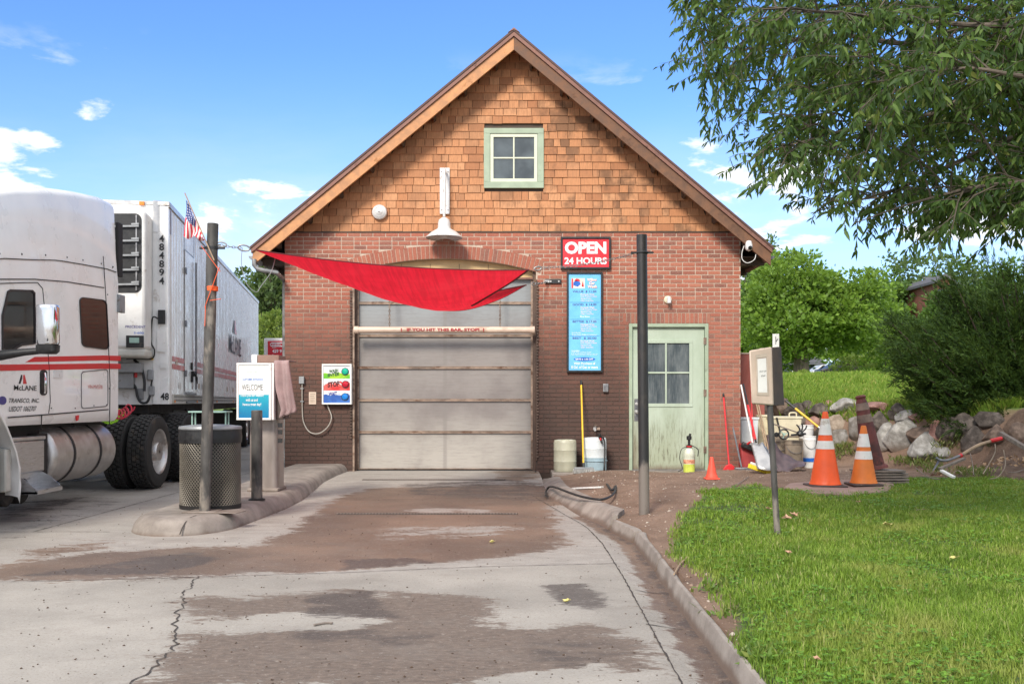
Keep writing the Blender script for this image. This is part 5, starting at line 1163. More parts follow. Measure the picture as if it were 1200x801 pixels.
# ---------------------------------------------------------------- things on the facade
def plaque(name, label, cat, u0, v0, u1, v1, fm, face, fw=.03, dep=.05, Y=D0-.012):
    a, b = P(u0, v1, Y), P(u1, v0, Y); o = thing(name, label, cat, ((a.x+b.x)/2, D0, a.z)); m = MB()
    m.box(a.x, b.x, Y-dep, Y, b.z-fw, b.z); m.box(a.x, b.x, Y-dep, Y, a.z, a.z+fw); m.box(a.x, a.x+fw, Y-dep+.001, Y, a.z+fw, b.z-fw); m.box(b.x-fw, b.x, Y-dep+.001, Y, a.z+fw, b.z-fw); obj('frame', m, M[fm], o, bevel=.003)
    m = MB(); m.box(a.x+fw, b.x-fw, Y-dep+.018, Y-.002, a.z+fw, b.z-fw); f = obj('face', m, M[face] if isinstance(face, str) else face, o, smooth=False); return o, f, Y-dep+.017
o, f, Yq = plaque('open_sign', 'red sign with white OPEN 24 HOURS lettering in a black frame', 'sign', 657, 278, 715.5, 315.5, 'black_frame', 'red_sign')
ftext('OPEN', 662, 710.5, 283, 297.5, Yq, 'white_text', f, bold=.045); ftext('24 HOURS', 661.5, 711, 301.5, 309.5, Yq, 'white_text', f, bold=.03)
o, f, Yq = plaque('menu_sign', 'tall light blue wash price menu in a black frame', 'sign', 664, 319, 706, 436, 'black_frame', 'blue_sign')
E = ((343.0, 'VALUE  $ 11.00', 4), (358.3, 'GOOD  $ 14.00', 4), (378.2, 'BETTER  $ 17.00', 4), (397.5, 'BEST  $ 20.00', 4))
WR = ['Pre-Soak Wash', 'High Pressure Rinse', 'Spot Free', 'Clear Coat Dry', 'Undercarriage Blast']
for i, (v, tx, n) in enumerate(E):
    ftext(tx, 671, 699, v-2.8, v, Yq, 'navy_text', f, bold=.02)
    for k in range(4): w_ = (16, 19, 12.5, 15)[k]; ftext(WR[k], 680.5, 680.5+w_, v+.9+k*2.55, v+2.7+k*2.55, Yq, 'peach_text', f, bold=.02)
    if i: m = MB(); a, b = P(667.5, v-4.0, Yq), P(702.5, v-4.3, Yq); m.box(a.x, b.x, Yq-.001, Yq+.0006, a.z, b.z); obj('rule', m, M['deep_blue'], f, smooth=False)
ftext('Tire Shine', 679.5, 691, 369.8, 371.6, Yq, 'cream_text', f, bold=.02); ftext('Includes Rain Repel', 670, 681, 389, 390.6, Yq, 'cream_text', f, bold=.01); ftext('Triple Foam Polish Conditioner', 670, 699.5, 391.4, 393.2, Yq, 'cream_text', f, bold=.01)
ftext('Includes', 670, 679, 409.8, 411.5, Yq, 'cream_text', f, bold=.01); ftext('Triple Foam and Rust Guard', 669.5, 692.5, 412, 413.6, Yq, 'cream_text', f, bold=.01); ftext('Rain Repel and Extra Wheel Cleaner', 669.5, 700.5, 414.3, 416, Yq, 'cream_text', f, bold=.01)
for k, (tx, u0, u1) in enumerate((('Willow', 688, 699.5), ('Car', 690.5, 697), ('Wash', 688.5, 699.5))): ftext(tx, u0, u1, 326+k*4.0, 329.3+k*4.0, Yq-.001, 'peach_text', f, bold=.05); ftext(tx, u0+.3, u1+.3, 326.3+k*4.0, 329.8+k*4.0, Yq, 'navy_text', f, bold=.05)
m = MB(); m.prism([P(669.6, 337.6, Yq-.001), P(685.3, 337.6, Yq-.001), P(685.3, 326, Yq-.001), P(669.6, 326, Yq-.001)], (0, .0015, 0)); pc = obj('picture', m, M['peach_text'], f, smooth=False)
for mm, pts in (('red_sign', [(669.8,337.4),(671.5,337.4),(671.5,326.3),(669.8,326.3)]), ('deep_blue', [(671.8,334),(677,336),(680.5,333),(679.5,330),(675,328.5),(672,330.5)]), ('red_sign', [(673,329.5),(680,329.5),(678.5,327),(675.5,326.2),(674,327.5)]), ('white_text', [(672.5,336.8),(684,336.8),(684,335),(672.5,335.6)]), ('red_sign', [(681.5,336),(684.3,336),(683,329)])):
    m = MB(); m.prism([P(u, v, Yq-.0025) for u, v in pts], (0, .001, 0)); obj('picture_shape', m, M[mm], pc, smooth=False)
m = MB(); m.prism([P(685+12.8*math.cos(a), 420.6+2.2*math.sin(a), Yq-.0015) for a in np.linspace(0, 2*math.pi, 24)[:-1]], (0, .001, 0)); ov = obj('oval', m, M['deep_blue'], f, smooth=False)
ftext('SAVE $ 1.00 OFF', 674.5, 695, 419.6, 421.8, Yq-.0025, 'white_text', f, bold=.03); ftext('With Purchase of', 672.5, 697.5, 424.2, 427, Yq, 'white_text', f, bold=.02); ftext('8 Gal. of Gas or more', 669.5, 700.5, 428.2, 431.6, Yq, 'white_text', f, bold=.02)
# go / stop signal panel
t = NT('signal_panel_print'); sx = t.sep(); zp = sx[2]; n = t.noise(7, 4, .6, t.co((1, 1, 1.6))); Hz = .605; 
def bandm(z0, c1, c2, lo):
    return t.mix(t.ramp(n, .35, .6), c1, c2)
zz = t.math('ADD', zp, t.math('MULTIPLY', t.math('SUBTRACT', n, .5), .28))
def reg(z0, z1, thr, col):
    inb = t.math('MULTIPLY', t.math('GREATER_THAN', zp, z0), t.math('LESS_THAN', zp, z1)); return t.math('MULTIPLY', inb, t.math('LESS_THAN', zz, thr)), col
cc = (.74,.74,.75)
for z0, z1, thr, c1, c2 in ((.41, .60, .515, (.12,.45,.02), (.35,.60,.03)), (.22, .405, .345, (.60,.03,.03), (.62,.12,.10)), (.0, .215, .15, (.03,.10,.38), (.05,.16,.48))):
    inb = t.math('MULTIPLY', t.math('GREATER_THAN', zp, z0), t.math('LESS_THAN', zp, z1)); k_ = t.math('MULTIPLY', inb, t.math('LESS_THAN', zz, thr)); cc = t.mix(k_, cc, t.mix(t.ramp(n, .4, .6), c1, c2))
sg = t.fin(cc, .35)
o, f, Yq = plaque('signal_panel', 'white framed panel with green, red and blue signal lamps by the bay door', 'signal panel', 378.5, 426.5, 413, 473.5, 'white_sign', sg, .024, .10)
for (u, v, mm, col) in ((404.5, 435.2, 'g', (.01,.42,.28)), (404.8, 450.2, 'r', (.50,.01,.03)), (404.3, 464.7, 'b', (.01,.20,.62))):
    m = MB(); p = P(u, v, Yq); m.lathe([(.052, 0), (.050, .012), (.036, .026), (.001, .032)], p, (0, -1, 0), 24); s = obj('signal_lamp', m, mat('lamp_lens_'+mm, col, .2, 0, .1, 9, bump=0), f); m = MB(); m.lathe([(.060, 0), (.060, .008), (.052, .008)], p, (0, -1, 0), 24, caps=False); obj('bezel', m, M['black_frame'], s)
M['dgreen'] = mat('dark_green_ink', (.01,.09,.02), .5); M['dblue'] = mat('mid_blue_ink', (.04,.06,.30), .5)
for tx, u0, u1, v0, v1, mm in (('WASH', 385.5, 396.5, 433, 437.2, 'dgreen'), ('ENTER', 384, 398, 437.6, 441.5, 'dgreen'), ('STOP', 384, 398, 447.5, 454, 'maroon'), ('WAIT', 385, 395, 459.5, 463.8, 'dblue')):
    a = P(u0, v1, Yq); b = P(u1, v0, Yq); text('lettering', tx, M[mm], f, a+Vector((0, 0, -.0)), (1, 0, .12), (0, 0, 1), b.x-a.x, b.z-a.z, bold=.05)
# conduit, box and notice left of it
e = thing('conduit_box', 'small grey junction box with a drooping conduit on the left brick pier', 'junction box', P(354, 446, D0)); m = MB(); a, b = P(351, 449.5, D0-.012), P(357, 441, D0-.012); m.box(a.x, b.x, D0-.07, D0-.012, a.z, b.z); obj('box', m, M['grey_paint'], e, bevel=.005)
m = MB(); m.tube(bez([P(354, 449, D0-.04), P(354.3, 480, D0-.03), P(356, 495, D0-.04), P(363, 506, D0-.06), P(374, 507.5, D0-.07), P(384, 500, D0-.07), P(388.5, 489, D0-.06), P(385, 478, D0-.05), P(383, 473, D0-.05)]), .010, 8); obj('conduit', m, mat('grey_conduit', (.36,.33,.29), .5), e)
for v in (455, 470): m = MB(); p = P(354.2, v, D0-.012); m.box(p.x-.025, p.x+.025, D0-.045, D0-.009, p.z-.01, p.z+.01); obj('strap', m, M['grey_paint'], e)
n_ = MB(); a, b = P(362, 473.5, D0-.012), P(370.5, 459, D0-.012); n_.box(a.x, b.x, D0-.016, D0-.010, a.z, b.z); nt_ = tag(obj('wall_notice', n_, M['tan_box'], None, smooth=False, origin=((a.x+b.x)/2, D0, a.z)), 'faded cream notice plate on the sooty bricks left of the signal panel', 'notice')
for k in range(5): 
    x_ = a.x+.02; z_ = b.z-.03-k*.03; n_ = MB(); n_.box(x_, b.x-.02-.01*(k % 2), D0-.0175, D0-.0165, z_-.006, z_); obj('print_line', n_, M['bucket_brown'], nt_, smooth=False)
# lamps and small boxes
gl = thing('gooseneck_lamp', 'white enamel gooseneck barn lamp on a tall back plate over the bay', 'lamp', P(520, 250, D0)); a, b = P(515.5, 251, D0-.02), P(527, 197, D0-.02); m = MB(); m.box(a.x, b.x, D0-.045, D0-.016, a.z, b.z); obj('back_plate', m, M['lamp_white'], gl, bevel=.004)
m = MB(); m.tube(bez([P(521.5, 203, D0-.06), P(521.5, 199, D0-.13), P(521, 201, D0-.22), P(521, 212, D0-.26), P(520.5, 240, D0-.26), P(520.5, 254, D0-.26)]), .022, 12); obj('neck', m, M['lamp_white'], gl)
for u_, v_ in ((517.5, 201), (525, 201), (517.5, 246), (525, 246)): m = MB(); m.lathe([(.010, 0), (.008, .008)], P(u_, v_, D0-.045), (0, -1, 0), 8); obj('bolt', m, M['steel_dark'], gl)
c = P(520.5, 279, D0-.26); m = MB(); m.lathe([(.285, 0), (.292, .006), (.285, .02), (.20, .095), (.11, .145), (.10, .17), (.098, .24), (.085, .285), (.05, .315), (.02, .33), (.018, .325), (.08, .27), (.09, .16), (.19, .085), (.275, .012)], c, (0, 0, 1), 40, caps=False); obj('shade', m, M['lamp_white'], gl)
m = MB(); m.lathe([(.03, .15), (.045, .10), (.06, .05), (.045, .01), (.001, .0)], c, (0, 0, 1), 16); obj('bulb', m, M['white_plastic'], gl)
al = thing('alarm_bell', 'round white alarm sounder on the shingles left of the lamp', 'alarm', P(445, 249, D0)); c = P(445, 249, D0-.02); m = MB(); m.lathe([(.118, 0), (.122, .03), (.112, .06), (.075, .085), (.072, .078), (.05, .095), (.001, .11)], c, (0, -1, 0), 32); obj('dome', m, M['lamp_white'], al); m = MB(); m.lathe([(.012, .108), (.010, .118)], c, (0, -1, 0), 10); obj('screw', m, M['steel_dark'], al)
wl = thing('wall_lamp', 'small cream jelly jar lamp on the bricks above the side door', 'lamp', P(783, 350, D0)); c = P(782.5, 351, D0-.01); m = MB(); m.lathe([(.062, 0), (.062, .015), (.04, .03)], c, (0, -1, 0), 20); obj('back_plate', m, M['beige'], wl); m = MB(); m.lathe([(.03, 0), (.035, .05), (.032, .09), (.001, .10)], c+Vector((.01, -.07, .02)), (.0, -.25, -1), 16); m.tube([c+Vector((0, -.02, .02)), c+Vector((.01, -.075, .02))], .028, 10); obj('jar', m, M['lamp_white'], wl)
def ebox(name, label, u0, v0, u1, v1, mm='grey_paint'):
    a, b = P(u0, v1, D0-.012), P(u1, v0, D0-.012); e = thing(name, label, 'electrical box', ((a.x+b.x)/2, D0, a.z)); m = MB(); m.box(a.x, b.x, D0-.06, D0-.012, a.z, b.z); bb = obj('box', m, M[mm], e, bevel=.006); m = MB(); m.box(a.x+.015, b.x-.015, D0-.07, D0-.061, a.z+.02, b.z-.02); obj('cover', m, M['steel_dark'], bb, bevel=.003); return e
ebox('outlet_box', 'grey outlet box on the bricks right of the yellow handled squeegee', 706.5, 449.5, 712.5, 459)
sp = thing('wall_spigot', 'old brass garden tap on the wall over the white barrel', 'tap', P(700, 502, D0)); m = MB(); m.tube([P(697.5, 502, D0-.0), P(697.5, 502, D0-.10), P(697.5, 505, D0-.12)], .014, 8); m.lathe([(.035, 0), (.035, .008)], P(697.5, 502, D0-.012), (0, -1, 0), 14); m.tube([P(697.5, 502, D0-.07), P(697.5, 498.5, D0-.08)], .008, 6); obj('tap_body', m, M['alu_dirty'], sp); m = MB(); m.lathe([(.028, 0), (.028, .008)], P(698, 498.3, D0-.08), (.2, -.3, 1), 12); m.bar(P(699, 502, D0-.05), P(703, 502, D0-.05), .03, .04); obj('tap_handle', m, M['rust_rail'], sp)
# camera on the right eave
cm = thing('dome_camera', 'white dome security camera under the right eave with a loop of cable', 'camera', P(876, 284, 15.5)); c = P(877.5, 290, 15.42); m = MB(); m.lathe([(.045, .10), (.055, .05), (.056, .0), (.048, -.03), (.03, -.05)], c, (.1, .4, 1), 20); obj('housing', m, M['lamp_white'], cm); m = MB(); m.lathe([(.034, 0), (.026, .02), (.001, .03)], c+Vector((.01, -.045, -.01)), (.1, -1, -.15), 16); obj('lens', m, M['glass_dark'], cm)
m = MB(); m.tube(bez([P(872, 288, 15.5), P(869.5, 296, 15.5), P(870, 304, 15.5), P(876, 308, 15.5), P(884, 304, 15.5), P(886, 296, 15.55)]), .006, 6); obj('cable_loop', m, M['white_plastic'], cm)
# hanging clearance bar
hb = thing('clearance_bar', 'cream pvc clearance bar with red warning words hung in front of the bay door', 'clearance bar', P(520, 386.5, D0-.1)); a, b = P(415, 386.5, D0-.12), P(626.5, 386.5, D0-.12); m = MB(); m.tube([a, b], .052, 24); m.tube([a-Vector((.0, 0, 0)), a+Vector((.07, 0, 0))], .060, 24); m.tube([b-Vector((.07, 0, 0)), b], .060, 24); br_ = obj('pipe', m, M['pvc'], hb)
def curved_text(body, u0, u1, v0, v1):
    o = ftext(body, u0, u1, v0, v1, D0-.12, 'maroon2', br_, bold=.05)
    me = o.data; n = len(me.vertices); co = np.zeros(n*3, np.float32); me.vertices.foreach_get('co', co); co = co.reshape(-1, 3); zc = a.z-hb.location.z; yc = D0-.12-hb.location.y
    co[:, 1] = yc-.0535; me.vertices.foreach_set('co', co.ravel())
M['maroon2'] = mat('dark_red_lettering', (.28,.01,.015), .5)
curved_text('IF YOU HIT THIS BAR, STOP!', 477, 562, 384.6, 388.8); curved_text('!', 470, 471.5, 384.6, 388.8); curved_text('!', 566, 567.5, 384.6, 388.8)
for u in (456.5, 586): chain('chain', P(u, 383, D0-.12), P(u, 318, D0-.12), hb, 0, .045, .005, 'rust_rail')
# ---------------------------------------------------------------- things along the wall, right of the bay
def barrel(name, label, u0, u1, v0, v1, mm, fluid=0):
    Y = D0-.33; a, b = P(u0, v1, Y-.2), P(u1, v0, Y-.2); z0 = .10; c = Vector(((a.x+b.x)/2, Y, z0)); r_ = (b.x-a.x)/2; H = b.z-z0; o = thing(name, label, 'barrel', c)
    prof = [(r_*.93, 0), (r_*.97, .015), (r_, .05), (r_, H*.30), (r_*1.02, H*.32), (r_, H*.34), (r_, H*.66), (r_*1.02, H*.68), (r_, H*.70), (r_, H-.05), (r_*.96, H-.012), (r_*.9, H), (r_*.88, H-.02), (.01, H-.02)]
    m = MB(); m.lathe(prof, c, (0, 0, 1), 36); bd = obj('barrel_body', m, M[mm], o)
    if fluid: m = MB(); m.lathe([(r_+.002, .03), (r_+.003, H*.31), (r_+.022, H*.32), (r_+.003, H*.345), (r_+.003, fluid)], c, (0, 0, 1), 36, caps=False); obj('fluid_band', m, M['tank_blue'], bd)
    for s in (-1, 1): m = MB(); m.lathe([(.03, 0), (.03, .02)], c+Vector((s*r_*.55, 0, H-.02)), (0, 0, 1), 14); obj('bung', m, M['white_plastic'], bd)
    return o
barrel('poly_barrel', 'murky greenish translucent barrel against the wall next to the bay', 649.5, 676.5, 515.5, 555.5, 'tank_green')
barrel('poly_barrel', 'white barrel half full of bluish fluid behind the yellow handled squeegee', 684.5, 712, 513, 556, 'tank_white', .22)
sq = thing('squeegee_broom', 'grey bristle wash broom with long yellow handle leaning against the bricks', 'broom', P(685, 556, 15.2)); a, b = P(684, 551, 15.2), P(681, 446, D0-.04); m = MB(); m.tube([a, a.lerp(b, .95)], .014, 10); obj('handle', m, M['yellow'], sq); m = MB(); m.tube([a.lerp(b, .95), b], .018, 10); obj('grip', m, M['black'], sq); m = MB(); m.tube([a-Vector((0, 0, .02)), a.lerp(b, .08)], .02, 10); obj('ferrule', m, M['black'], sq)
m = MB(); c = P(684, 553, 15.2); m.box(c.x-.15, c.x+.15, 15.15, 15.23, .16, .19); hd = obj('head', m, M['grey_paint'], sq, bevel=.006)
m = MB()
for i in range(22):
    for j in range(6): x = c.x-.155+.31*i/21; y = 15.145+.09*j/5; m.bar((x, y, .165), (x+random.uniform(-.012, .012), y+random.uniform(-.015, .01), .10), .008, .008)
obj('bristles', m, mat('pale_grey_bristle', (.45,.45,.43), .9), sq, smooth=False)
# hoses
h = thing('pressure_hose', 'black hose from the wall loop sweeping down over the kerb to the bay corner', 'hose', P(700, 575, 13)); 
def gp(u, v, up=.012): p = hit(u, v); return Vector((p.x, p.y, float(land_z(p.x, p.y))+up))
pts = [P(703, 516, 15.45), P(706, 511.5, 15.4), P(708.5, 520, 15.4), P(708.2, 545, 15.3), P(707.5, 562, 15.1), P(712, 568, 14.6), P(717, 574, 14.0), P(721.5, 569, 13.8), P(719, 578, 13.2), P(709, 584, 12.8), P(698, 584.5, 12.6), P(680, 581, 12.7), P(665, 576, 13.2), P(652, 571, 13.6), P(644, 570, 13.7), P(640, 575, 13.4), P(639.5, 580, 13.1)]
for i, p in enumerate(pts):
    if i > 4:
        px_u = 600+p.x*F/p.y; px_v = HV-(p.z-CH)*F/p.y; zz_ = .155 if i < 14 else (.10 if i == 14 else .045)
        x_, y_ = pix0(px_u, px_v, zz_); pts[i] = Vector((x_, y_, zz_))
m = MB(); m.tube(bez(pts), .0135, 8); obj('hose_line', m, M['cable'], h)
m = MB(); p = P(704, 514, 15.4); m.bar(p, p+Vector((-.03, -.03, .08)), .05, .04); m.bar(p+Vector((0, -.01, 0)), p+Vector((.02, -.03, -.07)), .03, .03); ng = obj('nozzle_gun', m, M['black'], h, bevel=.008); m = MB(); m.box(p.x-.02, p.x+.005, 15.355, 15.372, p.z-.02, p.z+.02); obj('red_trigger', m, M['red_plastic'], ng)
h2 = thing('supply_hose', 'short black hose running from the bay door corner to the gutter', 'hose', P(630, 556, 15.7)); m = MB(); m.tube(bez([P(627.5, 552, 15.8), P(629, 558, 15.3), P(633, 566, 14.4), P(638, 573, 13.7), P(640, 580, 13.2)]), .014, 8); m.tube(bez([P(631, 553, 15.8), P(634, 559, 15.2), P(635, 566, 14.6), P(639, 574, 13.6)]), .009, 8); obj('hose_line', m, M['cable'], h2)
# flat offcuts in the soil recess, small trowel
m = MB(); a = gp(670, 573, .01); b = gp(706, 571.5, .01); m.bar(a, b, .06, .02); tag(obj('pale_board', m, M['paper'], None, bevel=.003, origin=a), 'pale thin board lying flat in the soil behind the kerb', 'board')
sc = thing('scraper', 'blue handled scraper lying on the slab by the side door frame', 'scraper', P(735, 555, 15.3)); m = MB(); m.tube([P(730.5, 555.5, 15.2), P(739, 553.8, 15.4)], .014, 8); obj('grip', m, M['deep_blue'], sc); m = MB(); m.bar(P(732.5, 556, 15.2), P(739, 564, 14.9), .010, .006); obj('blade', m, M['steel_dark'], sc)
# pump sprayer
c = P(807.5, 563, 15.35); c.z = .10; sp_ = thing('pump_sprayer', 'small pump sprayer with yellow green fluid and orange label on the slab', 'sprayer', c); m = MB(); m.lathe([(.08, 0), (.088, .02), (.088, .16), (.084, .20), (.078, .24), (.084, .27), (.075, .33), (.045, .37), (.035, .38)], c, (0, 0, 1), 28); bd = obj('bottle', m, mat('clear_poly_bottle', (.60,.62,.50), .35), sp_)
m = MB(); m.lathe([(.0885, .005), (.0892, .02), (.0892, .13)], c, (0, 0, 1), 28, caps=False); obj('fluid', m, mat('yellow_green_fluid', (.55,.62,.10), .3), bd); m = MB(); m.lathe([(.0895, .14), (.0895, .20)], c, (0, 0, 1), 28, caps=False); obj('bottle_label', m, mat('orange_label', (.75,.30,.18), .5, var=.5, vs=30), bd)
m = MB(); m.lathe([(.045, .38), (.045, .42), (.02, .43), (.02, .50), (.04, .51), (.04, .56), (.015, .57)], c, (0, 0, 1), 18); m.bar(c+Vector((-.01, 0, .5)), c+Vector((.02, 0, .60)), .04, .03); ph = obj('pump_head', m, M['black'], sp_); m = MB(); m.lathe([(.046, .395), (.046, .41)], c, (0, 0, 1), 18, caps=False); obj('red_ring', m, M['red_plastic'], ph)
m = MB(); m.tube(bez([c+Vector((-.03, -.02, .40)), c+Vector((-.12, -.03, .36)), c+Vector((-.15, -.03, .22)), c+Vector((-.11, -.03, .06)), c+Vector((-.18, -.05, .02))]), .006, 6); m.tube(bez([c+Vector((.03, -.02, .42)), c+Vector((.13, -.03, .36)), c+Vector((.13, -.03, .25))]), .008, 6); obj('spray_hose', m, M['black'], sp_)
# cones
M['cone_base'] = mat('dusty_black_rubber', (.07,.05,.045), .8, dirt=((.25,.17,.13), .6, 9))
def cone(name, label, u, vb, H, rb, bands, m1, off=0, base=True, Y=None, lean=0, rt=.03, group=None):
    p = hit(u, vb); c = Vector((p.x, p.y, float(land_z(p.x, p.y))+off)); o = thing(name, label, 'traffic cone', c, group)
    m = MB(); 
    if base: m.box(c.x-rb*1.16, c.x+rb*1.16, c.y-rb*1.16, c.y+rb*1.16, c.z, c.z+.026); obj('base', m, M['cone_base'] if m1 != 'cone_coral' else M[m1], o, bevel=.012)
    r0 = rb; f = lambda h: r0+(rt-r0)*(h/H); L = [(f(.0)*1.03, .029), (f(.04), .06)]+[(f(h_), h_) for h_ in np.linspace(.08, H-.02, 12)]+[(rt*.95, H-.004), (rt*.7, H), (rt*.6, H-.02)]
    ax = Vector((lean, .0, 1)); m = MB(); m.lathe(L, c, ax, 36, caps=False); cb = obj('cone_body', m, M[m1], o)
    for h0, h1, mm in bands: m = MB(); m.lathe([(f(h0)+.003, h0), (f(h1)+.003, h1)], c, ax, 36, caps=False); obj('reflective_band', m, M[mm], cb)
    return o
# stone slab under the cones
p = hit(975, 577); m = MB(); q = [hit(u, v) for u, v in ((918,574),(950,580),(1000,583),(1040,578),(1048,570),(1010,564),(960,566),(925,569))]; m.prism([Vector((a.x, a.y, float(land_z(a.x, a.y))-.03)) for a in q], (0, 0, .065)); tag(obj('flat_stone', m, mat('pinkish_flat_stone', (.30,.20,.165), .85, bump=.5), None, bevel=.012, origin=p), 'flat pinkish stone slab set in the lawn edge under the two cones', 'paving slab')
cone('traffic_cone', 'bright orange cone with two white reflective bands, nearest the sign box', 967, 571.5, .915, .185, [(.46, .56, 'cone_white'), (.63, .83, 'cone_white')], 'orange_cone', .02, group='road cones')
cone('traffic_cone', 'faded orange cone with two scuffed white bands beside the grimy tall cone', 1012, 571, .73, .16, [(.32, .42, 'cone_white'), (.47, .63, 'cone_white')], 'orange_old', .03, group='road cones')
cone('traffic_cone', 'small coral cone on the slab at the corner by the side door', 834, 561.5, .31, .085, [], 'cone_coral', .0, group='road cones', rt=.022)
# pallet stack and the grimy delineator
p = hit(1028, 566); c = Vector((p.x, p.y, float(land_z(p.x, p.y)))); pl = thing('timber_stack', 'small stack of weathered boards under the grimy tall cone', 'board stack', c)
for k in range(5):
    m = MB(); a_ = random.uniform(-.12, .12); d = Vector((math.cos(a_), math.sin(a_), 0)); cc = c+Vector((random.uniform(-.03, .03)+.03, 0, .02+k*.035)); m.bar(cc-d*.30, cc+d*.30, .34, .024); obj('board', m, M['wood_grey'], pl, bevel=.004)
cg = c+Vector((-.04, .02, .18)); dl = thing('tall_delineator', 'tall grimy dark red cone leaning on the weathered boards', 'traffic cone', cg, 'road cones'); m = MB(); Lp = [(.20, 0), (.19, .03), (.155, .05), (.135, .25), (.115, .5), (.09, .72), (.085, .80), (.075, .86), (.06, .90), (.075, .93), (.05, .95)]; ax = Vector((-.17, .03, 1)); m.lathe([(r*.92, h) for r, h in Lp], cg, ax, 30); gb_ = obj('cone_body', m, M['cone_grimy'], dl)
for h0, h1 in ((.60, .70), (.76, .85)): m = MB(); m.lathe([(np.interp(h_, [x[1] for x in Lp], [x[0] for x in Lp])*.92+.003, h_) for h_ in (h0, h1)], cg, ax, 30, caps=False); obj('grimy_band', m, M['grimy_band'], gb_)
# tools leaning at the corner
def tool(name, label, cat, a, b, r, mm, group='tools leaning at the building corner'):
    o = thing(name, label, cat, a, group); m = MB(); m.tube([a, b], r, 10); obj('handle', m, M[mm], o); return o
Yc = 15.6
a, b = P(854.5, 545, 15.2), P(848, 465, D0-.05); a.z = .2; o = tool('dustpan_broom', 'red handled upright broom on the bricks right of the door', 'broom', a, b, .013, 'red_plastic'); m = MB(); c = P(854, 551, 15.15); m.prism([c+Vector((-.09, 0, -.08)), c+Vector((.13, 0, -.02)), c+Vector((.10, 0, .05)), c+Vector((.04, 0, .10)), c+Vector((-.04, 0, .08)), c+Vector((-.08, 0, .02))], (0, .05, 0)); obj('head', m, M['red_plastic'], o, bevel=.008)
m = MB()
for i in range(26): s = i/25; p0 = c+Vector((-.10+.22*s, .02, -.02+.0*s)); m.bar(p0, p0+Vector((-.03+.04*s, random.uniform(-.03, .02), -.10)), .012, .03)
obj('bristles', m, M['black'], o, smooth=False); m = MB(); m.lathe([(.016, 0), (.018, .04), (.01, .06)], b, (-.1, 0, 1), 10); obj('grip', m, M['black'], o)
a, b = P(869, 548, 15.0), P(859, 501, 15.5); a.z = .2; o = tool('scrub_brush', 'grey handled wide deck brush beside the red handled broom', 'brush', a, b, .014, 'steel_dark'); m = MB(); c = P(871, 553, 15.0); m.box(c.x-.13, c.x+.18, 14.95, 15.05, .15, .20); obj('head', m, M['steel_dark'], o, bevel=.01); m = MB()
for i in range(24):
    for j in range(3): x = c.x-.13+.31*i/23; m.bar((x, 14.955+j*.04, .15), (x+random.uniform(-.01, .01), 14.95+j*.045, .085), .012, .02)
obj('bristles', m, M['dark_metal'], o, smooth=False)
a, b = P(887, 544, 14.6), P(868.5, 451, 15.85); o = tool('push_broom', 'white handled yellow bristled push broom fanned out at the corner', 'broom', a, b, .013, 'white_plastic'); c = a+Vector((.02, -.05, -.03)); m = MB(); m.bar(c+Vector((-.13, 0, .06)), c+Vector((.16, -.06, -.04)), .06, .035); obj('head', m, M['white_plastic'], o, bevel=.008); m = MB()
for i in range(24):
    for j in range(3): s = i/23; p0 = (c+Vector((-.14, -.02+j*.02, .045))).lerp(c+Vector((.15, -.07+j*.02, -.055)), s); m.bar(p0, p0+Vector((-.02, -.03+random.uniform(-.01, .01), -.06)), .013, .014)
obj('bristles', m, mat('yellow_bristle', (.72,.56,.03), .8), o, smooth=False)
a, b = P(886, 518, 14.8), P(871, 450, 15.85); o = tool('snow_shovel', 'red and black handled aluminium scoop shovel next to the push broom', 'shovel', a.lerp(b, .0), b, .014, 'black'); m = MB(); m.tube([a.lerp(b, .04), a.lerp(b, .62)], .018, 10); obj('red_sleeve', m, M['red_plastic'], o); g = []
for j in range(8):
    s = j/7; cc = P(886+13*s, 520+31*s, 14.75-.35*s); w = .09+.06*s; g.append([cc+Vector((w*x, -.02-.05*(1-x*x)+.0, .03*abs(x))) for x in np.linspace(-1, 1, 9)])
m = MB(); m.grid(g); obj('scoop', m, M['alu_dirty'], o, solid=.006)
for k, (ua, va, ub, vb, mm, lab) in enumerate(((898, 512, 880, 462, 'wood_handle', 'pale wooden pole standing left of the sign box, the nearer of two'), (901, 515, 884, 470, 'wood_handle', 'second pale wooden pole, just right of its twin'), (883, 520, 879, 440, 'red_plastic', 'thin red pole upright against the red steel panel'))):
    a, b = P(ua, va+14, 16.2), P(ub, vb-18, 17.0); a.z = max(a.z, .12); o = tool('tool_pole', lab, 'pole', a, b, .012, mm); m = MB(); m.tube([a-(b-a)*.06, a+(b-a)*.03], .018, 8); obj('ferrule', m, M['steel_dark'], o)
# red steel panel behind the corner
rp = thing('steel_sheet', 'dull red steel panel standing on edge behind the building corner', 'panel', (3.95, 16.6, .1)); a, b = P(868, 500, 17), P(896, 414.5, 17); m = MB(); m.box(a.x-.1, b.x, 17.0, 17.05, .1, b.z); obj('sheet', m, M['steel_red'], rp, bevel=.004); m = MB(); m.box(a.x-.1, b.x+.01, 16.985, 17.06, b.z, b.z+.02); obj('cap', m, M['tan_box'], rp)
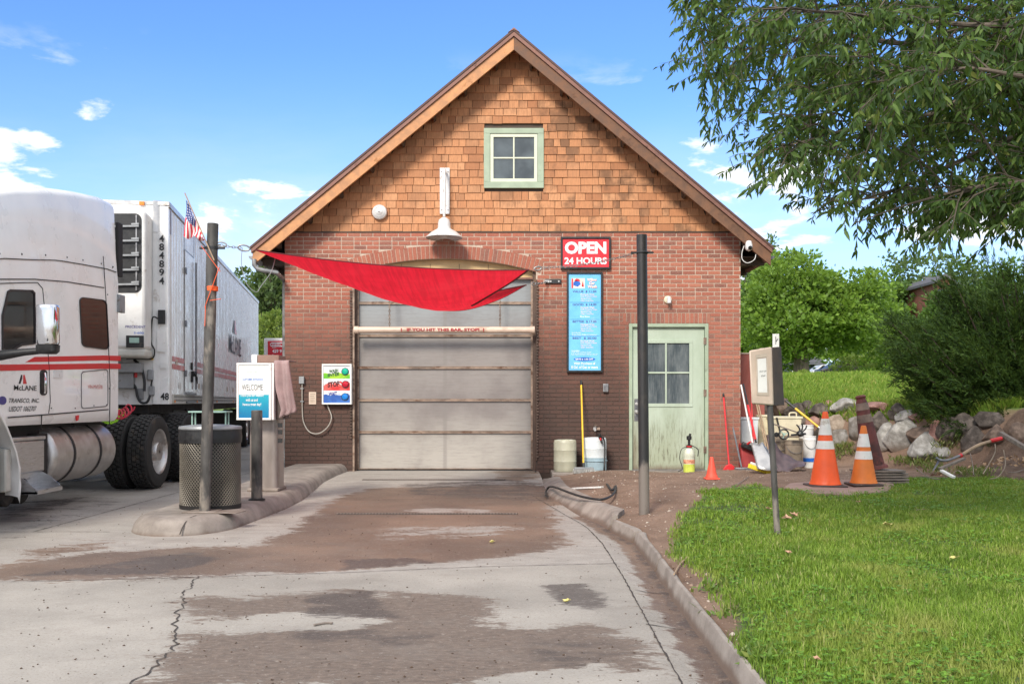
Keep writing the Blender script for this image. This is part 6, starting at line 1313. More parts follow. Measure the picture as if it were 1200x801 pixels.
# containers and junk
def cont(name, label, cat, u0, u1, v0, v1, mm, Y, shape='box', taper=.9, group=None, dep=.35, lip=True, z0=None, handle=False):
    a, b = P(u0, v1, Y), P(u1, v0, Y); zg = float(land_z((a.x+b.x)/2, Y)) if z0 is None else z0; zg = min(zg, b.z-.12); w = b.x-a.x; c = Vector(((a.x+b.x)/2, Y+dep/2, zg)); o = thing(name, label, cat, c, group); H = b.z-zg
    if shape == 'bucket':
        r_ = w/2; m = MB(); m.lathe([(r_*taper*.96, 0), (r_*taper, .01), (r_*.985, H-.07), (r_*1.03, H-.065), (r_*1.03, H-.05), (r_, H-.045), (r_, H-.012), (r_*1.03, H-.01), (r_*1.03, H), (r_*.95, H), (r_*.93, H-.05), (r_*.85, .03), (.01, .03)], c, (0, 0, 1), 30); bd = obj('bucket_body', m, M[mm], o)
        m = MB(); m.tube(bez([c+Vector((-r_, 0, H-.05)), c+Vector((-r_*.7, -r_*.8, H-.16)), c+Vector((0, -r_*1.1, H-.20)), c+Vector((r_*.7, -r_*.8, H-.16)), c+Vector((r_, 0, H-.05))]), .004, 6); obj('bail', m, M['steel_dark'], bd)
    else:
        m = MB(); x0, x1 = a.x, b.x; y0, y1 = Y, Y+dep; k = w*(1-taper)/2
        m.hexa([(x0+k, y0+k, zg), (x1-k, y0+k, zg), (x1-k, y1-k, zg), (x0+k, y1-k, zg), (x0, y0, zg+H), (x1, y0, zg+H), (x1, y1, zg+H), (x0, y1, zg+H)]); bd = obj('body', m, M[mm], o, bevel=.02)
        if lip: m = MB(); m.box(x0-.012, x1+.012, y0-.012, y1+.012, zg+H-.035, zg+H+.004); obj('lid', m, M[mm], bd, bevel=.008)
    if handle: m = MB(); cc = c+Vector((w*.28, -dep*.2, H)); m.tube(bez([cc+Vector((-.06, 0, 0)), cc+Vector((-.05, 0, .06)), cc+Vector((.05, 0, .06)), cc+Vector((.06, 0, 0))]), .012, 8); obj('carry_handle', m, M[mm], bd)
    return o
cont('chemical_jug', 'cloudy grey poly tank behind the leaning tools at the corner', 'tank', 868, 889, 489, 523, 'tank_white', 16.5)
o = cont('beige_crate', 'large beige plastic tote with black strap behind the buckets', 'tote', 904, 940, 488, 510, 'beige', 16.6, handle=True, z0=.42, dep=.5); m = MB(); a = P(910, 489, 16.57); b = P(914, 505, 16.57); m.bar(a, b, .05, .02); obj('strap', m, M['black'], o.children[0])
cont('lower_crate', 'mud stained tote carrying the large beige tote', 'tote', 902, 942, 510, 530, 'bucket_brown', 16.62, dep=.5)
cont('beige_crate', 'smaller beige tote half hidden by the sign post', 'tote', 888, 903, 486, 512, 'beige', 16.9)
cont('mud_bucket', 'mud brown bucket just right of the sign post', 'bucket', 907, 925, 513, 541, 'bucket_brown', 15.6, 'bucket', .88, 'buckets in the junk pile')
cont('mud_bucket', 'pale mud streaked bucket between brown bucket and white bucket', 'bucket', 923.5, 944, 516, 539, 'bucket_brown', 15.3, 'bucket', .9, 'buckets in the junk pile')
o = cont('white_bucket', 'white pail with blue band in front of the boulders', 'bucket', 945, 960, 511, 536, 'white_plastic', 15.6, 'bucket', .9, 'buckets in the junk pile'); bb = o.children[0]; c = o.location; m = MB(); r_ = (P(960, 0, 15.6).x-P(945, 0, 15.6).x)/2; m.lathe([(r_*.93+.006, .10), (r_*.95+.006, .16)], c, (0, 0, 1), 30, caps=False); obj('blue_band', m, M['deep_blue'], bb)
cont('white_bucket', 'white pail stood behind the blue banded one', 'bucket', 940, 957, 498, 515, 'white_plastic', 16.3, 'bucket', .9, 'buckets in the junk pile', z0=.55) 
cont('lower_bucket', 'stained pail beneath the rear white pail', 'bucket', 940, 957, 514, 532, 'bucket_brown', 16.3, 'bucket', .9, 'buckets in the junk pile')
# red power tool / mower deck behind the tools
mo = thing('red_toolbox', 'red and black machine case on the ground behind the leaning tools', 'tool case', P(879, 538, 15.9)); m = MB(); a, b = P(869, 541, 15.7), P(899, 520, 15.7); m.hexa([(a.x, 15.7, .12), (b.x, 15.7, .08), (b.x, 16.1, .08), (a.x, 16.1, .12), (a.x, 15.75, b.z+.02), (b.x-.15, 15.75, b.z-.12), (b.x-.15, 16.05, b.z-.12), (a.x, 16.05, b.z+.02)]); obj('case', m, mat('dusty_dark_red_plastic', (.30,.03,.03), .6, dirt=((.12,.05,.04), .6, 6)), mo, bevel=.03); m = MB(); m.bar(P(869, 520, 15.7), P(893, 530, 15.68), .10, .09); obj('grip', m, M['black'], mo, bevel=.02); m = MB(); m.tube(bez([P(876, 520, 15.66), P(880, 518, 15.6), P(884, 522, 15.62)]), .02, 8); obj('red_lever', m, M['red_plastic'], mo)
# handwheel and black cultivator head on the buckets
hw = thing('hand_wheel', 'black spoked handwheel lying on the mud brown bucket', 'wheel', P(917, 509, 15.5)); c = P(918.5, 508.5, 15.48); q = [c+Vector((.075*math.cos(x), 0, .075*math.sin(x))) for x in np.linspace(0, 2*math.pi, 21)]; m = MB(); m.tube(q, .013, 8, caps=False); obj('rim', m, M['black'], hw); m = MB(); 
for x in (0.3, 2.4, 4.5): m.bar(c, c+Vector((.075*math.cos(x), 0, .075*math.sin(x))), .016, .012)
m.lathe([(.02, -.02), (.02, .03)], c, (0, -1, 0), 12); obj('spoke', m, M['green_plastic'], hw)
q = P(910, 509, 15.5); m = MB(); m.lathe([(.035, -.02), (.04, 0), (.035, .02)], q, (.2, -1, 0), 14); obj('end_cap', m, M['black'], hw)
pk = thing('garden_fork', 'black pronged cultivator with wooden shaft lying across the buckets', 'garden tool', P(938, 508, 15.2)); m = MB(); m.tube([P(905, 496, 15.9), P(936, 507, 15.25)], .011, 8); obj('shaft', m, M['wood_grey'], pk); m = MB(); c = P(938, 508, 15.2); m.lathe([(.02, 0), (.06, .03), (.05, .07), (.01, .09)], c-Vector((.02, 0, .04)), (.4, 0, 1), 12)
for e in ((.02, 0, .16), (.09, -.02, .13), (-.06, .0, .14)): m.tube(bez([c, c+Vector(e)*.6+Vector((.02, 0, 0)), c+Vector(e)]), .012, 6)
m.bar(c+Vector((-.14, 0, -.02)), c+Vector((.08, 0, .0)), .05, .03); obj('prong', m, M['black'], pk)
tp = thing('rubber_mat', 'crumpled dark purple tarpaulin on the soil below the buckets', 'tarpaulin', P(925, 545, 14.9)); g = []
for i in range(22):
    s = i/21; row = []
    for j in range(12):
        w = j/11; u = 899+(46-6*w)*s+4*w; v = np.interp(s, [0, .15, .4, .7, 1], [509, 514, 531, 538, 543])+w*np.interp(s, [0, .2, .6, 1], [40, 34, 15, 1.5]); Y = 15.05-.45*w-.1*s; p = P(u, v, Y); p.z = max(p.z, float(land_z(p.x, p.y))+.01); p.z += .012*math.sin(s*15+w*3)+.008*math.sin(w*13-s*7); row.append(p)
    g.append(row)
m = MB(); m.grid(g); obj('sheet', m, M['tarp'], tp, solid=.008, smooth=True, angle=80)
yh = thing('yellow_tool', 'yellow and black tool handle leaning against the boulders above the pails', 'pole', P(960, 500, 17)); m = MB(); a, b = P(959, 500, 16.9), P(920.5, 469, 17.2); m.tube([a, a.lerp(b, .70)], .019, 10); obj('shaft', m, M['yellow'], yh); m = MB(); m.tube([a.lerp(b, .70), b], .022, 10); obj('grip', m, M['black'], yh); m = MB(); m.tube([a, a+(a-b)*.12], .026, 8); obj('socket', m, M['steel_dark'], yh)
# sign box on its post
pb_ = hit(912, 629); pb_.z = float(land_z(pb_.x, pb_.y)); Yb = pb_.y; sb = thing('tilted_sign_box', 'tilted sun faded sign box with paper notice on a thin grey lawn post', 'sign box', pb_)
m = MB(); tp_ = P(902, 474, Yb); m.tube([pb_-Vector((0, 0, .1)), tp_, P(900, 430, Yb)], .024, 14); obj('post', m, M['post_rust'], sb)
fl = [P(881, 473, Yb-.10), P(907, 475, Yb-.03), P(904.5, 406, Yb-.03), P(878, 410.5, Yb-.10)]
m = MB(); e = Vector((.012, .06, .0)); m.hexa([fl[0], fl[1], fl[1]+e, fl[0]+e, fl[3], fl[2], fl[2]+e, fl[3]+e]); bx = obj('front_case', m, M['tan_box'], sb, bevel=.012)
def onf(s, t_, d=.003): # point on the front face
    p = (fl[0].lerp(fl[1], s)).lerp(fl[3].lerp(fl[2], s), t_); return p+Vector((0, -d, 0))
m = MB(); m.prism([onf(.30, .22), onf(.72, .22), onf(.72, .82), onf(.33, .82)], (0, -.002, 0)); pa = obj('paper_notice', m, M['paper'], bx, smooth=False)
text('lettering', 'OUT OF', M['black_decal'], pa, onf(.40, .58, .006), onf(.6, .58)-onf(.4, .58), (0, 0, 1), .062, .012); text('lettering', 'SOAP', M['black_decal'], pa, onf(.46, .50, .006), onf(.6, .50)-onf(.46, .5), (0, 0, 1), .038, .012)
M['tape'] = mat('brown_tape', (.50,.42,.34), .4, var=.2); m = MB()
for s0, s1, t0, t1 in ((.26, .76, .84, .90), (.24, .78, .17, .22), (.25, .30, .2, .85), (.74, .79, .2, .85)): m.prism([onf(s0, t0, .004), onf(s1, t0, .004), onf(s1, t1, .004), onf(s0, t1, .004)], (0, -.001, 0))
obj('tape_residue', m, M['tape'], bx, smooth=False)
br2 = [P(905.5, 475, Yb-.0), P(917.5, 474.5, Yb+.16), P(914, 406, Yb+.16), P(903.5, 407, Yb-.0)]; e = Vector((.010, -.006, 0)); m = MB(); m.hexa([br2[0], br2[1], br2[1]+e, br2[0]+e, br2[3], br2[2], br2[2]+e, br2[3]+e]); obj('side_wall', m, M['box_inside'], sb, bevel=.004)
bk = [P(892, 473, Yb+.17), P(918, 474.5, Yb+.17), P(914.5, 406, Yb+.17), P(890, 408, Yb+.17)]; m = MB(); e = Vector((.004, .02, 0)); m.hexa([bk[0], bk[1], bk[1]+e, bk[0]+e, bk[3], bk[2], bk[2]+e, bk[3]+e]); obj('back_case', m, M['tan_box'], sb, bevel=.004)
tg = MB(); a, b = P(905.5, 407, Yb+.20), P(913, 391, Yb+.20); tg.box(a.x, b.x, Yb+.20, Yb+.206, a.z-.05, b.z); tp2 = obj('white_tag_plate', tg, M['paper'], sb, smooth=False); tg = MB(); tg.bar(P(909, 403, Yb+.196), P(909, 394, Yb+.196), .008, .002); tg.bar(P(909, 400, Yb+.196), P(911.5, 396.5, Yb+.196), .008, .002); obj('arrow_mark', tg, M['black_decal'], tp2, smooth=False)
# ---------------------------------------------------------------- boulders
from mathutils import noise as mn
def rock(u, v, w, h, mm, label, seed, Y=None, flat=1.):
    if Y is None: p = hit(u, v+h*.35); Y = p.y+.05
    c = P(u, v, Y); rx = w/2*Y/F*1.06; rz = h/2*Y/F*1.08; ry = max(rx, rz)*.85
    import bmesh
    bm = bmesh.new(); bmesh.ops.create_icosphere(bm, subdivisions=4, radius=1); sd_ = Vector((seed*3.1, seed*1.7, seed)); rr = random.Random(seed)
    pl = [(Vector((rr.uniform(-1, 1), rr.uniform(-1, .6), rr.uniform(-1, 1))).normalized(), rr.uniform(.60, .88)) for _ in range(10)]
    for vtx in bm.verts:
        d = vtx.co.normalized(); k = 1+.20*mn.noise(d*1.1+sd_)+.11*mn.noise(d*2.6+sd_)+.05*mn.noise(d*7+sd_)
        p = d*k
        for n_, dd in pl:
            e = p.dot(n_)-dd
            if e > 0: p = p-n_*e*.93
        p = p*(1+.035*mn.noise(d*14+sd_)+.02*mn.noise(d*26+sd_))
        vtx.co = Vector((p.x*rx*1.1, p.y*ry*1.1, p.z*rz*1.15))
    me = bpy.data.meshes.new('boulder'); bm.to_mesh(me); bm.free(); me.polygons.foreach_set('use_smooth', [True]*len(me.polygons)); me.materials.append(mm)
    o = bpy.data.objects.new('boulder', me); S.collection.objects.link(o); o.location = c; o.rotation_euler = (0, rr.uniform(-.15, .15), 0); return tag(o, label, 'boulder', 'boulders of the retaining edge')
def rmat(name, a, b, sc=3):
    t = NT(name); n = t.noise(sc*1.6, 9, .7); n2 = t.noise(sc*14, 5, .7); c = t.mix(t.ramp(n, .38, .62), tuple(x*.7 for x in a), tuple(x*.9 for x in b)); c = t.mix(t.math('MULTIPLY', t.ramp(n2, .5, .65), .4), c, tuple(x*.5 for x in a)); c = t.mix(t.ramp(t.sep()[2], -.05, -.3), c, (.17,.115,.08)); t.bump(t.math('ADD', n, t.math('MULTIPLY', n2, .4)), .6, .02); return t.fin(c, .85)
RM = {'w': rmat('pale_granite', (.34,.32,.29), (.50,.48,.45)), 't': rmat('tan_sandstone', (.30,.23,.17), (.42,.34,.27)), 'p': rmat('pink_granite', (.34,.17,.14), (.46,.27,.23)), 'd': rmat('dark_basalt', (.07,.055,.045), (.17,.14,.12)), 'b': rmat('brown_gneiss', (.16,.11,.085), (.28,.20,.15)), 'g': rmat('grey_speckled_granite', (.20,.17,.14), (.32,.30,.28))}
RK = [(917,478,20,22,'b','brown boulder directly behind the tilted sign box'),(935,482,26,17,'d','dark boulder above the beige tote'),(948,476,18,12,'d','small dark boulder at the turf edge above the yellow tool'),(953,495,19,14,'p','reddish boulder right behind the white pails'),(962,482,26,15,'d','dark wide boulder behind the tip of the orange cone'),(971,474,13,9,'p','small pink stone on top of the row'),(991,475,32,15,'w','long pale boulder topping the row right of the orange cone'),(980,498,24,20,'t','tan boulder between the orange cone and the dark ones'),(982,514,24,22,'g','grey brown boulder low beside the orange cone'),(1003,501,20,32,'g','upright grey boulder left of the grimy tall cone'),(1028,478,38,13,'p','flat pinkish grey capstone behind the grimy tall cone'),(1030,498,26,26,'d','dark boulder right behind the grimy tall cone'),(1040,514,22,30,'w','cream boulder showing right of the grimy tall cone'),(1052,484,22,18,'d','dark block between the capstone and the white stone'),(1063,488,24,16,'w','white stone under the juniper tip'),(1074,489,24,10,'p','flat pink stone on the white one'),(1056,511,36,34,'w','largest pale round boulder of the row'),(1080,512,28,26,'b','striped brown boulder right of the largest pale one'),(1083,527,34,34,'w','pale egg shaped boulder at the foot of the row'),(1100,506,26,28,'p','red flat faced boulder in the juniper shade'),(1105,532,28,14,'w','low flat pale stone by the pickaxe'),(1114,505,30,34,'d','black boulder in the juniper shade'),(1142,517,26,32,'d','dark domed boulder above the soil heap'),(1168,512,30,24,'b','brown boulder half buried in the soil heap'),(1195,508,30,26,'b','brown boulder at the far end of the row'),(930,498,28,20,'d','dark boulder behind the beige tote'),(900,485,24,22,'b','brown boulder behind the wooden poles'),(965,510,22,22,'d','dark boulder low behind the orange cone'),(1015,520,28,18,'b','brown stone at the foot of the upright grey boulder'),(1130,500,34,26,'d','dark boulder tucked high under the juniper'),(1160,492,34,22,'d','shaded boulder under the middle of the juniper')]
for i, (u, v, w, h, k, lab) in enumerate(RK): rock(u, v, w, h, RM[k], lab, i+3)
# soil heap, pickaxe, planks, sticks
g = []
for j in range(24):
    row = []
    for i in range(44):
        x = 5.9+i*.075; y = 12.6+j*.11; e = max(0, 1-((x-8.0)/1.9)**2-((y-13.7)/1.15)**2); z = float(land_z(x, y))-.03+.20*e**.8+.05*mn.noise(Vector((x*3, y*3, 0)))*min(1, e*3)+.015*mn.noise(Vector((x*12, y*12, 3)));
        if y < 15: row.append(Vector((x, y, z)))
        else: row.append(Vector((x, y, z)))
    g.append(row)
m = MB(); m.grid(g); t = NT('heaped_soil'); n = t.noise(5, 8, .7); n2 = t.noise(50, 4, .7); c = t.mix(t.ramp(n, .3, .7), (.09,.055,.038), (.21,.14,.10)); c = t.mix(t.math('MULTIPLY', t.ramp(n2, .5, .65), .5), c, (.07,.045,.03)); t.bump(t.math('ADD', n, n2), .8, .03); tag(obj('soil_heap', m, t.fin(c, .95), None, smooth=True, angle=90), kind='stuff')
def along(pts, r, mm, name, label, cat, group=None, Ys=None):
    q = [P(u, v, Y) for u, v, Y in pts]; o = MB(); o.tube(bez(q, 5), r*.7, 8); return tag(obj(name, o, M[mm], None, origin=q[0]), label, cat, group)
pa_ = thing('pickaxe', 'pickaxe with dirt crusted shaft and red collar lying on the soil heap', 'pickaxe', P(1105, 545, 12.8)); m = MB(); m.tube(bez([P(1128, 532, 13.0), P(1145, 522, 13.1), P(1160, 517, 13.2), P(1175, 513, 13.3)]), .022, 8); obj('shaft', m, M['wood_handle'], pa_); m = MB(); m.tube(bez([P(1128, 532, 13.0), P(1119, 536, 12.9), P(1110, 539, 12.8), P(1102, 539, 12.8), P(1097, 536, 12.8)]), .018, 8); m.prism([P(1093, 552, 12.75), P(1096, 549, 12.75), P(1103, 538, 12.8), P(1099, 541, 12.8)], (.02, .05, .01)); obj('head', m, M['steel_dark'], pa_)
for u, v in ((1126, 533.5), (1167, 515.5)): m = MB(); a = P(u-2.0 if u < 1130 else u-6, v+.8, 12.97 if u < 1130 else 13.2); b = P(u+1.5 if u < 1130 else u+7, v-.8 if u < 1130 else v-2.2, 12.97 if u < 1130 else 13.2); m.tube([a, b], .027, 8); obj('red_collar', m, M['red_plastic'], pa_)
m = MB(); m.bar(P(1172, 507, 13.3), P(1206, 527, 13.0), .10, .05); tag(obj('timber_plank', m, M['wood_grey'], None, bevel=.006, origin=P(1172, 507, 13.3)), 'grey timber plank sticking out of the soil heap', 'plank')
m = MB(); m.bar(P(1103, 551, 12.7), P(1118, 559, 12.5), .05, .03); tag(obj('timber_stake', m, M['paper'], None, bevel=.004, origin=P(1103, 551, 12.7)), 'short pale split stake in front of the pickaxe head', 'stake')
m = MB(); m.bar(P(1101, 549, 12.7), P(1130, 537, 12.9), .05, .03); tag(obj('timber_stake', m, M['wood_grey'], None, bevel=.004, origin=P(1101, 549, 12.7)), 'dark flat stake lying under the pickaxe shaft', 'stake')
for k, (pts, lab) in enumerate((([(1073,548,12.9),(1082,555,12.7),(1092,560,12.6),(1101,561,12.6)], 'dark curved twig at the lawn edge left of the pickaxe'), ([(1137,531,12.7),(1140,545,12.6),(1141,556,12.5)], 'thin upright root in front of the soil heap'), ([(1166,520,12.7),(1166,530,12.6),(1158,545,12.5),(1152,555,12.4)], 'pale dry stem hanging over the heap, left of its neighbour'), ([(1176,527,12.7),(1178,545,12.5),(1170,558,12.4),(1160,561,12.4)], 'pale looping dry stem at the right of the heap'), ([(1115,557,12.6),(1122,551,12.6),(1127,554,12.5)], 'short bare twig beside the pale stake'), ([(1182,553,12.5),(1190,553,12.4),(1200,550,12.4)], 'dry branch end at the right lawn edge'))):
    along(pts, .009, 'wood_grey' if k in (0, 1, 5) else 'bucket_brown', 'dry_twig', lab, 'twig', 'twigs by the soil heap')
for k, (pts, lab) in enumerate((([(856,573,12.4),(866,568,12.7),(877,560,13.2)], 'dark stick lying in the soil at the lawn corner'), ([(790,676,6.6),(797,664,6.9),(806,656,7.2)], 'pale curved twig on the kerb edge by the lawn'), ([(1073,600,9.4),(1082,599,9.4),(1096,600,9.4)], 'short pale stick lying in the lawn under the boulders'), ([(1147,725,4.8),(1160,719,4.9)], 'little dry stick deep in the near lawn'), ([(368,733.5,5.3),(381,731,5.35),(390,731,5.35)], 'short dark twig lying on the drive'))):
    q = [P(u, v, Y) for u, v, Y in pts]
    for p in q: p.z = (float(land_z(p.x, p.y))+.02 if p.x > 1 else .008)
    q2 = []
    for (u, v, Y) in pts:
        if u > 700: h_ = hit(u, v); q2.append(Vector((h_.x, h_.y, float(land_z(h_.x, h_.y))+.02)))
        else: x_, y_ = pix0(u, v); q2.append(Vector((x_, y_, .008)))
    o = MB(); o.tube(bez(q2, 4), .006, 6); tag(obj('stick', o, M['wood_handle'] if k in (1, 2) else M['wood_grey'], None, origin=q2[0]), lab, 'twig')
# ---------------------------------------------------------------- vegetation
def leaf_mat(name, stops, trans=.4, rough=.45, gloss=.4):
    t = NT(name); c, r_ = t.crand(stops); t.fin(c, rough, 0, gloss); tr = t.n.new('ShaderNodeBsdfTranslucent'); t.put(tr.inputs[0], t.mix(.5, c, (.30,.42,.05)) if trans else c)
    ms = t.n.new('ShaderNodeMixShader'); ms.inputs[0].default_value = trans; t.l.new(t.b.outputs[0], ms.inputs[1]); t.l.new(tr.outputs[0], ms.inputs[2]); t.l.new(ms.outputs[0], t.out.inputs[0]); return t.m
M['bark'] = mat('grey_bark', (.12,.095,.075), .9, 0, .35, 8, (1,1,.25), bump=.8, bs=25)
M['bark_pale'] = mat('pale_twig_bark', (.075,.06,.042), .8, 0, .3, 9)
def unit(v): return v/(np.linalg.norm(v, axis=-1, keepdims=True)+1e-9)
def leaf_quads(C, D, L, Wd, N=None, fold=.0):
    """diamond leaves: base C, direction D, length L, width Wd"""
    n = len(C); D = unit(D); r = rng.normal(size=(n, 3)) if N is None else N; Sx = unit(np.cross(D, r)); L = np.asarray(L).reshape(-1, 1)*np.ones((n, 1)); Wd = np.asarray(Wd).reshape(-1, 1)*np.ones((n, 1)); Nn = np.cross(Sx, D)
    V = np.stack([C, C+D*L*.42+Sx*Wd*.5+Nn*Wd*fold, C+D*L, C+D*L*.42-Sx*Wd*.5+Nn*Wd*fold], 1).reshape(-1, 3); Fq = np.arange(4*n).reshape(-1, 4); return V, Fq
def clump_crown(cx, cy, cz, rx, ry, rz, nc, per, leaf, cr=.16, seed=0, lo=-.9, shape=1.0, cuts=None):
    r = np.random.default_rng(seed); P_ = []; k = 0
    while len(P_) < nc:
        d = r.normal(size=3); d /= np.linalg.norm(d); rad = r.uniform(.35, 1)**.5
        if d[2]*rad < lo: continue
        f = 1+.22*math.sin(d[0]*5+seed)+.18*math.sin(d[2]*7+d[1]*4+seed*2)
        f *= (1-.35*max(0, d[2])*(shape-1)) if shape != 1 else 1
        p = np.array([cx+d[0]*rx*rad*f, cy+d[1]*ry*rad*f, cz+d[2]*rz*rad*f]); P_.append(p)
    P_ = np.array(P_); cc = np.repeat(P_, per, 0); s = np.repeat(r.uniform(.6, 1.35, nc), per)[:, None]; off = r.normal(size=cc.shape)*np.array([rx, ry, rz*.6])*cr*s*.6
    C = cc+off; D = unit(off+np.array([0, 0, .15])+r.normal(size=C.shape)*.35*np.linalg.norm(off, axis=1, keepdims=True)); L = leaf*r.uniform(.6, 1.3, len(C)); return leaf_quads(C, D, L, L*.75), P_
def tree(name, label, x, y, zb, H, rx, rz, mm, nc, per, leaf, trunk_r=.2, cz=None, seed=1, group=None, ntr=1, lo=-.9, shape=1, ry=None, cr=.16):
    t = thing(name, label, 'tree', (x, y, zb), group); cz = zb+H-rz*.95 if cz is None else cz
    (V, Fq), PC = clump_crown(x, y, cz, rx, ry or rx*.8, rz, nc, per, leaf, cr, seed, lo, shape); fast_mesh('crown', V, Fq, mm, t)
    m = MB(); r = random.Random(seed)
    top = Vector((x, y, cz+rz*.4)); b = Vector((x, y, zb-.3)); m.tube([b, b.lerp(top, .3)+Vector((r.uniform(-.1, .1), 0, 0)), b.lerp(top, .7), top], [trunk_r*1.25, trunk_r, trunk_r*.6, trunk_r*.15], 10)
    for k in range(0, len(PC), max(1, len(PC)//14)):
        e = Vector(PC[k]); s = b.lerp(top, r.uniform(.3, .6)); m.tube([s, s.lerp(e, .5)+Vector((0, 0, .1*rz)), e], [trunk_r*.4, trunk_r*.22, trunk_r*.05], 6)
    obj('trunk', m, M['bark'], t); return t
MG = leaf_mat('maple_leaf', [(0, (.10,.19,.025)), (.4, (.15,.26,.035)), (.75, (.21,.33,.045)), (1, (.10,.18,.03))], .4, .5)
MG2 = leaf_mat('dense_green_leaf', [(0, (.05,.11,.025)), (.5, (.085,.165,.03)), (1, (.12,.21,.04))], .35, .5)
MP = leaf_mat('poplar_leaf', [(0, (.05,.095,.035)), (.5, (.09,.14,.05)), (1, (.13,.19,.075))], .35, .5)
MY = leaf_mat('yellow_green_leaf', [(0, (.15,.22,.04)), (.5, (.22,.28,.06)), (1, (.10,.17,.03))], .4, .5)
def X_(u, Y): return (u-600)*Y/F
zt = lambda v, Y: CH+(HV-v)*Y/F
Ym = 50.; tree('maple_tree', 'broad bright green maple standing alone beyond the building corner', X_(940, Ym), Ym, 1.9, zt(287, Ym)-1.9, 3.4, 2.6, MG, 420, 60, .22, .38, zt(365, Ym), 3, 'trees beyond the upper lawn', cr=.17)
Ym = 62.; tree('maple_tree', 'second bright maple just right of and behind the broad one', X_(992, Ym), Ym, 1.9, 7, 2.6, 2.7, MG, 260, 60, .24, .3, zt(377, Ym), 5, 'trees beyond the upper lawn')
Ym = 78.; tree('dense_tree', 'dark green tree filling the gap left of the juniper', X_(1035, Ym), Ym, 1.7, 8, 3.4, 4.0, MG2, 260, 55, .3, .3, zt(388, Ym), 6, 'trees beyond the upper lawn'); tree('dense_tree', 'dark tree hugging the right wall of the brick building', X_(880, 70), 70, 1.7, 8, 2.4, 3.4, MG2, 200, 55, .28, .3, zt(372, 70), 7, 'trees beyond the upper lawn')
Ym = 80.; tree('poplar_tree', 'tall sparse poplar with sky showing through, left of the gabled house', X_(1062, Ym), Ym, 1.5, 12, 2.9, 4.8, MP, 110, 36, .3, .18, zt(366, Ym), 9, 'trees beyond the upper lawn', cr=.13); tree('poplar_tree', 'sparse poplar peeking above the juniper beside the gabled house', X_(1108, 84), 84, 1.5, 12, 3.0, 4.6, MP, 120, 36, .3, .18, zt(360, 84), 10, 'trees beyond the upper lawn', cr=.13); tree('poplar_tree', 'thin pale poplar between the second maple and the tall sparse one', X_(1020, 90), 90, 1.5, 12, 2.8, 5.0, MP, 90, 36, .32, .18, zt(385, 90), 19, 'trees beyond the upper lawn', cr=.13)
tree('dense_tree', 'small dark tree hiding the lower walls of the gabled house', X_(1106, 62), 62, 1.8, 5, 1.75, 1.75, MG2, 130, 50, .2, .15, zt(372, 62), 21, 'trees beyond the upper lawn')
tree('dense_tree', 'distant tree low behind the juniper crown', X_(1150, 86), 86, 1.5, 11, 5, 4.8, MG2, 200, 45, .34, .3, zt(370, 86), 11, 'trees beyond the upper lawn'); tree('dense_tree', 'distant tree at the right edge behind the juniper', X_(1230, 80), 80, 1.5, 11, 6, 5.2, MG2, 200, 45, .34, .3, zt(380, 80), 12, 'trees beyond the upper lawn')
tree('dense_tree', 'far dark tree whose top shows under the right eave', X_(897, 95), 95, 1.2, 14, 2.6, 5, MP, 110, 45, .36, .25, zt(345, 95), 14, 'trees beyond the upper lawn')
Ym = 60.; tree('poplar_tree', 'tall dark poplar in the gap between trailer and brick wall', X_(322, Ym), Ym, 0, 8.8, 1.5, 2.6, MP, 150, 50, .26, .22, zt(352, Ym), 15, 'trees in the gap left of the building', cr=.16); tree('poplar_tree', 'lower leafy poplar behind the fuel price sign', X_(300, 66), 66, 0, 8, 2.2, 2.6, MP, 140, 50, .28, .2, zt(378, 66), 16, 'trees in the gap left of the building')
tree('young_tree', 'yellow green young tree right behind the fuel price sign', X_(322, 48), 48, 0, 4.2, 1.2, 1.9, MY, 120, 60, .15, .1, zt(405, 48), 17, 'trees in the gap left of the building'); tree('dense_tree', 'dark round tree behind the far end of the trailer', X_(280, 72), 72, 0, 6.5, 4.5, 3.6, MG2, 160, 45, .3, .2, zt(410, 72), 18, 'trees in the gap left of the building')
for i, (u, Y, hh, w, mm, lab) in enumerate(((936, 46, .75, 1.0, MY, 'low flowering shrub in front of the white house'), (1012, 56, 2.2, 2.6, MY, 'pale green shrub with yellow leaves right of the parked car'), (1040, 50, 2.4, 2.4, MG, 'leafy shrub left of the juniper at the lawn crest'), (975, 66, 1.2, 3.0, MG2, 'dark hedge clump behind the second maple trunk'))):
    t = thing('shrub', lab, 'shrub', (X_(u, Y), Y, 1.9), 'shrubs at the lawn crest'); (V, Fq), PC = clump_crown(X_(u, Y), Y, 1.8+hh*.45, w/2, w/2, hh*.55, 60, 40, .16, .2, 30+i); fast_mesh('foliage', V, Fq, mm, t); m = MB()
    for k in range(0, 60, 8): m.tube([Vector((X_(u, Y), Y, 1.5)), Vector(PC[k])], [.04, .01], 5)
    obj('stems', m, M['bark'], t)
